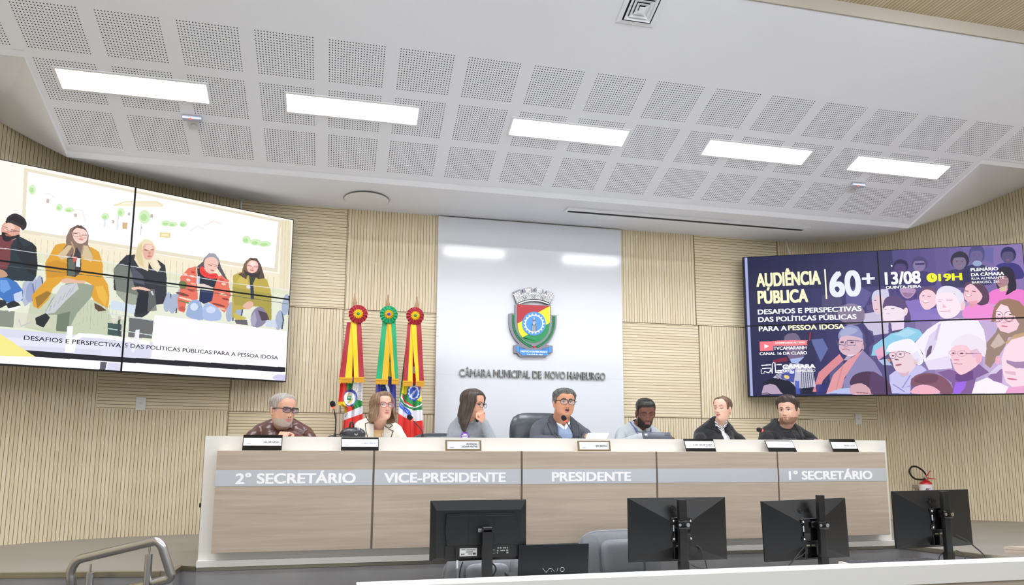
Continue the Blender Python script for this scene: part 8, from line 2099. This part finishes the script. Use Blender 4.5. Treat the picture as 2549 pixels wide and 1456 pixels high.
    ctx = dict(H=H, T=T, r=r, nb=nb, ax=ax, fw=fw, cm=cm, cv=cv, u=u, v=v, front=front, body=body, sl=sl, sr=sr, el=el, er=er, wl=wl, wr=wr, mid=mid, ray=ray, bv=bv, rel=rel)
    def fray(p, bvh=cv, back=.5):
        """p = (across, height) relative to the neck base -> point on the garment front"""
        for k in range(30):
            o = nb + ax * p[0] + Vector((0, 0, p[1] - .003 * k)) + fw * back; h = bvh.ray_cast(o, -fw, .62)
            if h[0] is not None: break
        if h[0] is None: return (nb + ax * p[0] + Vector((0, 0, p[1] - .03)) + fw * .03, fw)
        return (h[0], h[1] if h[1].dot(fw) > 0 else -h[1])
    ctx['fray'] = fray
    c['clothes'](ctx)
    mb = MB(); legs(mb, .002); mb.capsule(hip + Vector((-.09, 0, .0)), hip + Vector((.09, 0, 0)), .112 * g)
    tm = smooth_mesh(mb, .012, 3, .5); tm.name = 'trousers'; tm.materials.append(TROUSER); tm.polygons.foreach_set('use_smooth', [True] * len(tm.polygons)); link('trousers', tm, r)
    for s in (-1, 1):
        mb = MB(); mb.capsule((hip.x + s * .11, hip.y - .35, .047), (hip.x + s * .12, hip.y - .51, .036), .045, .036); mb.build('shoe', SHOE, r, smooth=True)
    return ctx

def neck_ring(ctx, name, mat, r0=.064, r1=.058, h=.045, gap=0.0, drop=-.012, th=.006, tilt=.25, parent=None, ry=1.08, z0=0.0):
    """collar band around the neck, open at the front by gap radians"""
    nb, ax, fw = ctx['nb'], ctx['ax'], ctx['fw']
    N = 48; rows = []
    for k in range(N + 1):
        a = gap / 2 + (2 * math.pi - gap) * k / N          # 0 = front
        d = fw * math.cos(a) + ax * math.sin(a)
        fr = (1 + math.cos(a)) / 2
        base = nb + Vector((0, .012, z0 + drop * fr + .012 * (1 - fr)))
        top = base + Vector((0, .004, h * (1 - .25 * fr)))
        rows.append([base + d * r0 * ry, top + d * r1 * ry, top + d * (r1 - th), base + d * (r0 - th)])
    mb = MB(); mb.rings(rows, True)
    return mb.build(name, mat, parent or ctx['r'], smooth='auto')
def flat_on(ctx, name, pts, mat, lift=.008, parent=None, rings=(1, .8, .55, .28)):
    return star_patch(name, pts, ctx['fray'], mat, parent or ctx['r'], lift, 72, rings)

# ---- hair styles
def sm(e0, e1, x): t = min(1, max(0, (x - e0) / (e1 - e0))); return t * t * (3 - 2 * t)
def short_hairline(front, temple=.02, nape=-.07, side=.012, peak=0.0, recede=.010):
    def f(p):
        a = abs(p)
        if a < .55: return front - peak * math.cos(a / .55 * math.pi / 2) + recede * math.sin(a / .55 * math.pi)
        if a < 1.05: return front + (temple - front) * sm(.55, 1.05, a)
        if a < 1.40: return temple + (-.012 - temple) * sm(1.05, 1.25, a)
        if a < 1.75: return -.012 + (side + .012) * sm(1.40, 1.6, a)
        return side + (nape - side) * sm(1.75, 2.3, a)
    return f

def trim(ctx, name, pts, mat, rad=.0022, lift=.008, parent=None, n=8):
    """piping that follows the front of the garment"""
    P = np.array(pts, float); out = []
    for k in range(len(P) - 1):
        for t in np.linspace(0, 1, n, endpoint=False):
            h = ctx['fray'](P[k] * (1 - t) + P[k + 1] * t); out.append(h[0] + h[1] * lift)
    h = ctx['fray'](P[-1]); out.append(h[0] + h[1] * lift)
    mb = MB(); mb.tube(out, rad, 6)
    return mb.build(name, mat, parent or ctx['r'], smooth=True)
def whiskers(moust=-.0485, cheek=-.022, side=.064, chin_only=False, back=.012):
    def f(a, b, z):
        a = abs(a)
        if z < -.122 or b > back or a > side + .02: return False
        if a < .0235 and -.0775 < z < -.055: return False
        if a < .027: return z < moust
        lim = -.060 + (cheek + .060) * min(1, (a - .027) / (side - .027))
        if chin_only and a > .05: return False
        return z < lim
    return f

BLACKF = M('spectacle_black', '101012', .25)
# ---- 1: grey-haired man in brown leather
def hair_1(H, T, r):
    m = hair_mat('grey_hair', '77706c', 'b3aca6')
    hair_shell(H, T, short_hairline(.076, .050, -.07, .012, -.004), lambda p, s, z: .0012 + .0060 * sm(0, .3, s), m, r, wave=.0008, seed=3, solid=.004)
def clothes_1(x):
    BL = M('brown_leather', '5a3a35', .30, bump=.5, bscale=22, spec=.5)
    j = submesh(x['cm'], [True] * len(x['cm'].polygons), 'leather_jacket', .004, BL, x['r'])
    neck_ring(x, 'collar', BL, .078, .068, .050, .5, -.02)
    D = M('leather_seam', '3a2420', .5)
    flat_on(x, 'zip_placket', [(-.012, -.006), (.012, -.006), (.014, -.10), (.016, -.22), (-.010, -.22), (-.010, -.10)], M('leather_placket', '4a2e2a', .35), .009, j)
    for s in (-1, 1): trim(x, 'seam', [(s * .05, .0), (s * .075, -.10), (s * .085, -.2)], D, .0016, .005, j)
person(dict(label='person with grey beard and black glasses in a brown leather jacket', head=(.388, .60, .934), yaw=33, pitch=4, roll=2, scale=.975, wide=1.06, jaw=1.12, nose=1.1, skin='c6967e', brow='8a7f78', lip='b07a70', lipw=.024,
    neck=(.395, .72, .835), sl=(.235, .74, .805), sr=(.545, .74, .792), el=(.170, .64, .700), er=(.590, .64, .690), wl=(.33, .56, .66), wr=(.445, .46, .764), girth=1.12, neckr=.058, gaze=.003,
    hands=[((.34, .54, .66), (.35, -.9, .1), (0, .1, 1), 1, dict(curl=.9)), ((.445, .43, .766), (-.25, -.9, .10), (.1, .1, 1), -1, dict(curl=.9))],
    beard=('ad9f93', whiskers(-.052, -.060, .064)), glasses=dict(mat=BLACKF, shape='rect', w=.0275, h=.0165, zc=.002, lens_col='7a6a86', lens_a=.28, r=.0024),
    hairf=hair_1, clothes=clothes_1))

# ---- 2: woman in cream blazer
LOWP = lambda z0: (lambda z: cub(PZ, PA, np.maximum(z, z0)), lambda z: cub(PZ, PF, np.maximum(z, z0)), lambda z: cub(PZ, PB, np.maximum(z, z0)))
def long_line(front, edge0, edge1, bottom, backb=None):
    def f(p):
        a = abs(p)
        if a < edge0: return front - .006 * (a / edge0) ** 2
        if a < edge1: return front - .006 + (bottom - front + .006) * sm(edge0, edge1, a)
        return bottom + ((backb if backb is not None else bottom) - bottom) * sm(1.6, 2.6, a)
    return f
def hair_2(H, T, r):
    m = hair_mat('brown_bob_hair', '543e30', '957a5e')
    def sh(X, Y, Z, s):
        d = np.clip(-.0 - Z, 0, 1); k = 1 + d * 3.4 + np.clip(d - .08, 0, 1) * 5
        return X * k, Y * (1 + d * 1.0) + .01 * d, Z
    hair_shell(H, T, long_line(.080, .60, .98, -.125, -.125), lambda p, s, z: .002 + .021 * sm(0, .25, s) * (1 if z < .05 else .72), m, r, prof=LOWP(-.01), wave=.0028, seed=5, solid=.010, shift=sh, zpow=.9)
def clothes_2(x):
    u, v, front = x['u'], x['v'], x['front']
    V = front & (np.abs(u - .004) < .030 + np.clip(v + .05, 0, .1) * .5)
    CR = M('cream_wool', 'dfd9cc', .85, bump=.15, bscale=350, sheen=.2)
    j = submesh(x['cm'], ~V, 'blazer', .007, CR, x['r'])
    submesh(x['cm'], V & (v < -.036), 'blouse', .0, M('beige_blouse', 'e0bd8c', .6), x['r'])
    TR = M('black_trim', '17181c', .7)
    for s, pts in ((-1, [(-.056, .055), (-.079, .038), (-.066, .008), (-.038, .016), (-.030, -.03), (-.028, -.10), (-.028, -.2), (-.075, -.2), (-.084, -.07), (-.090, -.008), (-.066, .0)]), (1, [(.056, .05), (.098, .0), (.075, -.02), (.036, -.006), (.036, -.04), (.034, -.1), (.034, -.2), (.082, -.2), (.088, -.08), (.102, -.034), (.075, -.026)])):
        flat_on(x, 'lapel', [(s * .062, .045), (s * .088, .0), (s * .09, -.04), (s * .075, -.13), (s * .034, -.2), (s * .034, -.06), (s * .038, .0)], CR, .011, j)
    trim(x, 'black_trim', [(-.079, .042), (-.079, .030), (-.064, .006), (-.038, .016)], TR, .0026, .0135, j); trim(x, 'black_trim', [(-.064, .002), (-.090, -.008), (-.083, -.06), (-.074, -.10), (-.070, -.16)], TR, .0026, .0125, j)
    trim(x, 'black_trim', [(.052, .028), (.095, .0), (.072, -.020), (.034, -.004)], TR, .0026, .0135, j); trim(x, 'black_trim', [(.070, -.026), (.100, -.036), (.086, -.08), (.078, -.13), (.076, -.17)], TR, .0026, .0125, j)
    star_patch('brooch', oval(.062, -.05, .006, .005), x['fray'], M('pearl', 'f4ece0', .2), j, .016, 20)
person(dict(label='person with brown bob and red glasses in a cream blazer with black trim', head=(1.062, .61, .966), yaw=25, pitch=-9, roll=0, scale=.855, wide=1.02, jaw=1.08, nose=.9, skin='cfa18c', brow='8c7462', lip='b5706c', lipw=.021, browt=.003, iris='4a5560', gaze=-.001,
    neck=(1.045, .71, .842), sl=(.928, .74, .838), sr=(1.172, .74, .812), el=(.905, .66, .70), er=(1.225, .66, .68), wl=(1.0, .52, .64), wr=(1.10, .52, .64), girth=.98, neckr=.052,
    hands=[((1.0, .50, .64), (.4, -.9, 0), (0, 0, 1), 1, dict(curl=.5)), ((1.10, .50, .64), (-.4, -.9, 0), (0, 0, 1), -1, dict(curl=.5))],
    glasses=dict(mat=M('spectacle_red', '8e1f30', .25), shape='cat', w=.0285, h=.0225, zc=-.003, r=.0022, lens_col='d8dce4', lens_a=.10), earin=1, hairf=hair_2, clothes=clothes_2))

# ---- 3: woman in grey sweater, chin on hand
def hair_3(H, T, r):
    # straight, behind the shoulders
    m = hair_mat('dark_long_hair', '231d1b', '574a42')
    def sh(X, Y, Z, s):
        d = np.clip(-Z, 0, 1); k = 1 + d * .1
        return X * k, Y * (1 - d * .2) + d * .12, Z
    hair_shell(H, T, lambda p: long_line(.083, .78, 1.32, -.19 - .045 * gs(abs(p), 1.45, .45), -.165)(p), lambda p, s, z: .003 + .019 * sm(0, .2, s) * (1 if abs(p) > .9 else .6), m, r, prof=LOWP(-.005), wave=.0020, seed=8, solid=.010, shift=sh, zpow=.95)
def clothes_3(x):
    GS = M('grey_knit', '8d9299', .95, bump=.3, bscale=420, var=.12, vscale=90, sheen=.3)
    j = submesh(x['cm'], [True] * len(x['cm'].polygons), 'sweater', .004, GS, x['r'])
    neck_ring(x, 'roll_neck', GS, .066, .062, .055, 0, -.012, .012)
    b = flat_on(x, 'round_badge', oval(-.020, -.115, .031, .034), M('badge_purple', '7b4fb0', .4), .010, j)
    mb = MB()
    for q, (w_, dv) in enumerate(((.013, .016), (.021, .006), (.019, -.004), (.022, -.014))):
        c = x['fray']((-.020, -.115 + dv)); A = x['ax']
        p = c[0] + c[1] * .0122
        mb.add([p - A * w_ + Vector((0, 0, -.0032)), p + A * w_ + Vector((0, 0, -.0032)), p + A * w_ + Vector((0, 0, .0032)), p - A * w_ + Vector((0, 0, .0032))], [(0, 1, 2, 3)])
    mb.build('badge_print', M('badge_white', 'f4f0fa', .5), b)
person(dict(label='person with long dark hair resting chin on fist in a grey sweater', head=(1.722, .64, 1.000), yaw=60, pitch=7, roll=0, scale=.86, wide=.98, jaw=.95, nose=1.05, skin='cb987e', brow='4a3a32', lip='a8605c', browt=.0034,
    neck=(1.69, .72, .872), sl=(1.607, .735, .838), sr=(1.790, .72, .822), el=(1.575, .66, .70), er=(1.848, .60, .750), wl=(1.66, .53, .64), wr=(1.795, .585, .868), girth=.98, neckr=.048, lookdown=0,
    hands=[((1.66, .50, .64), (.4, -.9, 0), (0, 0, 1), 1, dict(curl=.5)), ((1.790, .578, .868), (-.30, -.28, .9), (.45, -.85, .1), -1, dict(fist=True))], hand=.82,
    glasses=dict(mat=BLACKF, shape='round', w=.024, h=.021, zc=-.002, r=.0016, lens_col='e0e4ea', lens_a=.08), earin=1, hairf=hair_3, clothes=clothes_3))

# ---- 4: man speaking in grey suit
def hair_4(H, T, r):
    m = hair_mat('salt_pepper_hair', '202022', '74726f')
    hair_shell(H, T, short_hairline(.068, .040, -.065, .010, .0, .006), lambda p, s, z: .002 + .0125 * sm(0, .35, s) * (1 if z > .05 else .5), m, r, wave=.0034, seed=11, solid=.006)
def clothes_4(x):
    u, v, front = x['u'], x['v'], x['front']
    V = front & (np.abs(u - .008) < .062)
    SU = M('grey_suit', '474b55', .8, bump=.12, bscale=600, sheen=.15); SW_ = M('blue_knit', '8fa2c2', .95, bump=.3, bscale=500, var=.06, vscale=60); SHW = M('white_shirt', 'eef2f8', .7)
    j = submesh(x['cm'], ~V, 'suit_jacket', .009, SU, x['r'])
    submesh(x['cm'], V & (v < -.035 + np.abs(u) * .75), 'sweater', .002, SW_, x['r'])
    LA = M('suit_lapel', '41454f', .8, bump=.12, bscale=600)
    for s in (-1, 1): flat_on(x, 'lapel', [(s * .060, .055), (s * .082, .03), (s * .110, -.005), (s * .100, -.018), (s * .120, -.025), (s * .105, -.10), (s * .066, -.2), (s * .058, -.2), (s * .056, -.05)], LA, .0135, j)
    for s in (-1, 1):
        trim(x, 'lapel_edge', [(s * .084, .03), (s * .112, -.006), (s * .100, -.019), (s * .121, -.026), (s * .106, -.10), (s * .07, -.19)], M('suit_edge', '2b2e36', .8), .0012, .0145, j)
    neck_ring(x, 'shirt_collar', SHW, .074, .070, .040, .95, -.030, .005)
    for s in (-1, 1): flat_on(x, 'collar_wing', [(s * .072, .052), (s * .058, .035), (s * .030, -.004), (s * .002, -.046), (s * .004, -.064), (s * .040, -.030), (s * .072, .005)], SHW, .010, None)
person(dict(label='person speaking with open mouth and black glasses in a grey suit over a blue sweater', head=(2.415, .62, 1.018), yaw=18, pitch=-2, roll=3, scale=.905, wide=1.13, jaw=1.22, nose=1.05, open=1, skin='c28c6e', brow='2e2b2a', lip='b5746c', browt=.0055, browz=.024,
    neck=(2.425, .73, .880), sl=(2.262, .75, .850), sr=(2.560, .74, .832), el=(2.200, .64, .735), er=(2.625, .64, .725), wl=(2.36, .54, .735), wr=(2.54, .47, .762), girth=1.22, neckr=.064,
    hands=[((2.38, .53, .70), (.5, -.8, -.2), (0, 0, 1), 1, dict(curl=.4)), ((2.535, .43, .762), (-.1, -.9, .1), (.2, 0, 1), -1, dict(curl=.6))],
    glasses=dict(mat=BLACKF, shape='rect', w=.0275, h=.0195, zc=-.001, r=.0020, lens_col='dfe4ea', lens_a=.10), hairf=hair_4, clothes=clothes_4))

# ---- 5: man looking down at tablet
def hair_5(H, T, r):
    m = hair_mat('black_cropped_hair', '141210', '2a2622')
    hair_shell(H, T, short_hairline(.064, .045, -.05, .03, .0, 0), lambda p, s, z: .0014 + .0045 * sm(0, .25, s), m, r, wave=.0005, seed=13, solid=.003)
def clothes_5(x):
    u, v, front = x['u'], x['v'], x['front']
    SH = M('pale_grey_shirt', 'a7aeb1', .8, bump=.4, bscale=26)
    cutm = front & (v > -.028 + np.abs(u) * 1.1) & (np.abs(u) < .05)
    j = submesh(x['cm'], ~cutm, 'shirt', .004, SH, x['r'])
    DS = M('collar_inside', '4a5058', .8)
    neck_ring(x, 'collar', SH, .068, .064, .042, .8, -.022, .004)
    for s in (-1, 1): flat_on(x, 'collar_wing', [(s * .062, .038), (s * .020, -.018), (s * .004, -.040), (s * .045, -.034), (s * .066, -.006), (s * .074, .02)], SH, .013, j)
    for s in (-1, 1): trim(x, 'collar_edge', [(s * .060, .030), (s * .020, -.018), (s * .004, -.042), (s * .046, -.036), (s * .068, -.006)], M('collar_edge_thread', '6e777c', .8), .0017, .0135, j)  # darker line along the wing edges so they stand out
    trim(x, 'placket', [(0, -.04), (.0, -.2)], M('shirt_stitch', '8f989c', .8), .0014, .004, j)
    mb = MB()
    for q in (-.055, -.085): h = x['fray']((0.006, q)); mb.ball(h[0] + h[1] * .006, .0035)
    mb.build('button', M('shirt_button', '4a5260', .4), j)
    LY = M('lanyard_blue', '4a55a8', .6)
    for s in (-1, 1): trim(x, 'lanyard', [(s * .078, .045), (s * .066, -.02), (s * .052, -.06), (s * .030 + .012, -.15)], LY, .0042, .008, x['r'])
person(dict(label='person with cropped black hair in a pale grey shirt looking down at a tablet', head=(3.078, .63, .958), yaw=12, pitch=17, roll=-2, scale=.945, wide=.98, jaw=1.0, nose=1.1, skin='70483a', brow='241a16', lip='8a5550', browt=.0046, lookdown=1,
    neck=(3.072, .735, .842), sl=(2.932, .745, .812), sr=(3.190, .745, .812), el=(2.868, .65, .705), er=(3.27, .65, .705), wl=(2.975, .45, .772), wr=(3.14, .44, .772), girth=1.05, neckr=.054,
    hands=[((2.99, .41, .770), (.3, -.9, .05), (-.2, 0, 1), 1, dict(curl=.6)), ((3.13, .40, .772), (-.2, -.9, .05), (.2, 0, 1), -1, dict(curl=.6))],
    beard=('221813', whiskers(-.050, -.028, .062)), hairf=hair_5, clothes=clothes_5))

# ---- 6: woman in black coat
def hair_6(H, T, r):
    m = hair_mat('pulled_back_hair', '3f2d25', '7d6250')
    hair_shell(H, T, short_hairline(.087, .058, -.07, .016, .0, .005), lambda p, s, z: .0012 + .0070 * sm(0, .4, s) + (.010 * sm(1.8, 2.6, abs(p)) * sm(.1, .5, s) if z > -.02 else 0), m, r, wave=.0008, seed=17, solid=.004)
    mb = MB(); mb.T = T; mb.ball((0, .108, .035), .040, .030, .040, 20, 14); mb.build('hair_bun', M('bun_brown', '5c4436', .5, bump=.5, bscale=90, stretch=(1, 1, 4)), r, smooth=True)
def stripes_mat():
    m = bpy.data.materials.new('striped_silk'); m.use_nodes = True
    nt = m.node_tree; b = nt.nodes['Principled BSDF']; g = G(nt)
    tc = g.n('ShaderNodeTexCoord'); sp = g.n('ShaderNodeSeparateXYZ'); nt.links.new(tc.outputs['Object'], sp.inputs[0])
    q = g.m('FRACT', g.m('MULTIPLY', g.m('ADD', sp.outputs[2], g.m('MULTIPLY', g.m('ABSOLUTE', g.m('SUBTRACT', sp.outputs[0], 3.752)), -.75)), 62))
    s_ = g.m('LESS_THAN', q, .34)
    mx = g.n('ShaderNodeMix', data_type='RGBA'); nt.links.new(s_, mx.inputs[0]); mx.inputs[6].default_value = hexc('e9e9ec'); mx.inputs[7].default_value = hexc('1c1c24')
    nt.links.new(mx.outputs[2], b.inputs['Base Color']); b.inputs['Roughness'].default_value = .5
    return m
def clothes_6(x):
    u, v, front = x['u'], x['v'], x['front']
    BK = M('black_wool', '16171d', .9, bump=.2, bscale=300, sheen=.25)
    j = submesh(x['cm'], [True] * len(x['cm'].polygons), 'coat', .006, BK, x['r'])
    ST = stripes_mat()
    sc_ = neck_ring(x, 'scarf', ST, .062, .054, .060, 0, -.018, .012)
    flat_on(x, 'scarf_front', [(-.050, .022), (0, .030), (.050, .022), (.030, -.03), (.010, -.056), (-.008, -.056), (-.034, -.02)], ST, .024, sc_)
    flat_on(x, 'scarf_tail', [(-.008, -.046), (.014, -.046), (.036, -.11), (.044, -.2), (.0, -.2), (-.006, -.12)], M('white_silk', 'eeeef2', .5, bump=.3, bscale=40), .020, sc_)
    for k in range(3): trim(x, 'scarf_stripe', [(.010 + k * .005, -.05), (.016 + k * .009, -.09), (.030 + k * .006, -.14)], M('stripe_black', '1c1c24', .6), .0010, .0215, sc_)
    for s in (-1, 1): flat_on(x, 'coat_collar', [(s * .060, .062), (s * .080, .030), (s * .128, -.012 if s < 0 else -.022), (s * .100, -.036), (s * .060, -.05), (s * .036, -.06), (s * .050, -.01)], BK, .012, j)
    GO = M('gold', 'c9a04a', .2, 1.0)
    mb = MB(); mb.T = x['T']; mb.tube([(.080 + .0, -.004 + .009 * math.cos(a), -.050 + .011 * math.sin(a)) for a in np.linspace(0, 6.28, 17)], .0018, 6); mb.build('earring', GO, x['r'], smooth=True)
person(dict(label='person with pulled-back hair in a black coat with a striped white scarf', head=(3.738, .63, .994), yaw=-27, pitch=-5, roll=-3, scale=.83, wide=.98, jaw=.95, nose=.95, skin='d8ab98', brow='6b4c3a', lip='b0605f', browt=.0036, lookdown=1,
    neck=(3.748, .715, .872), sl=(3.600, .745, .812), sr=(3.865, .745, .812), el=(3.555, .67, .705), er=(3.955, .67, .695), wl=(3.70, .53, .64), wr=(3.82, .53, .64), girth=.98, neckr=.046,
    hands=[((3.70, .50, .64), (.4, -.9, 0), (0, 0, 1), 1, dict(curl=.5)), ((3.82, .50, .64), (-.4, -.9, 0), (0, 0, 1), -1, dict(curl=.5))],
    hairf=hair_6, clothes=clothes_6))

# ---- 7: man in black
def hair_7(H, T, r):
    m = hair_mat('dark_quiff_hair', '1f1714', '50413a')
    hair_shell(H, T, short_hairline(.066, .045, -.05, .022, .0, .004), lambda p, s, z: .0015 + (.022 if abs(p) < 1.3 else .012) * sm(0, .5, s) * (1 if z > .05 else .35), m, r, wave=.0024, seed=19, solid=.005, shift=lambda X, Y, Z, s: (X, Y - .004 * s, Z + .006 * s * (Y < 0)))
def clothes_7(x):
    u, v, front = x['u'], x['v'], x['front']
    BK = M('black_jersey', '141519', .85, bump=.25, bscale=120, sheen=.2)
    cutm = front & (v > -.012 + np.abs(u) * .35) & (np.abs(u) < .055)
    j = submesh(x['cm'], ~cutm, 'sweatshirt', .005, BK, x['r'])
    neck_ring(x, 'undershirt_collar', M('black_tee', '0d0d10', .9), .070, .066, .022, 0, -.030, .006)
    neck_ring(x, 'jacket_collar', BK, .098, .080, .055, 1.7, -.010, .010)
    for s in (-1, 1): flat_on(x, 'open_front', [(s * .085, .030), (s * .108, .0), (s * .125, -.09), (s * .11, -.2), (s * .085, -.2), (s * .078, -.08), (s * .070, .0)], BK, .012, j)
    trim(x, 'zip', [(.010, -.045), (.026, -.10), (.045, -.18)], M('zip_grey', '6a6c72', .4, .6), .0016, .0065, j)
person(dict(label='person with dark swept-up hair and short beard in black clothes, nearest the right', head=(4.332, .63, .992), yaw=-21, pitch=1, roll=-2, scale=.92, wide=1.12, jaw=1.18, nose=1.0, skin='cba08b', brow='4a382e', lip='b8807a', browt=.0048, iris='4a3a2c', gaze=-.002,
    neck=(4.345, .73, .868), sl=(4.195, .745, .828), sr=(4.492, .745, .832), el=(4.150, .66, .705), er=(4.610, .66, .705), wl=(4.30, .50, .735), wr=(4.45, .50, .735), girth=1.15, neckr=.062,
    hands=[((4.33, .49, .715), (.5, -.8, 0), (0, 0, 1), 1, dict(curl=.5)), ((4.45, .47, .740), (-.3, -.9, 0.1), (0, 0, 1), -1, dict(curl=.5))],
    beard=('8a6651', whiskers(-.060, -.062, .070)), hairf=hair_7, clothes=clothes_7))
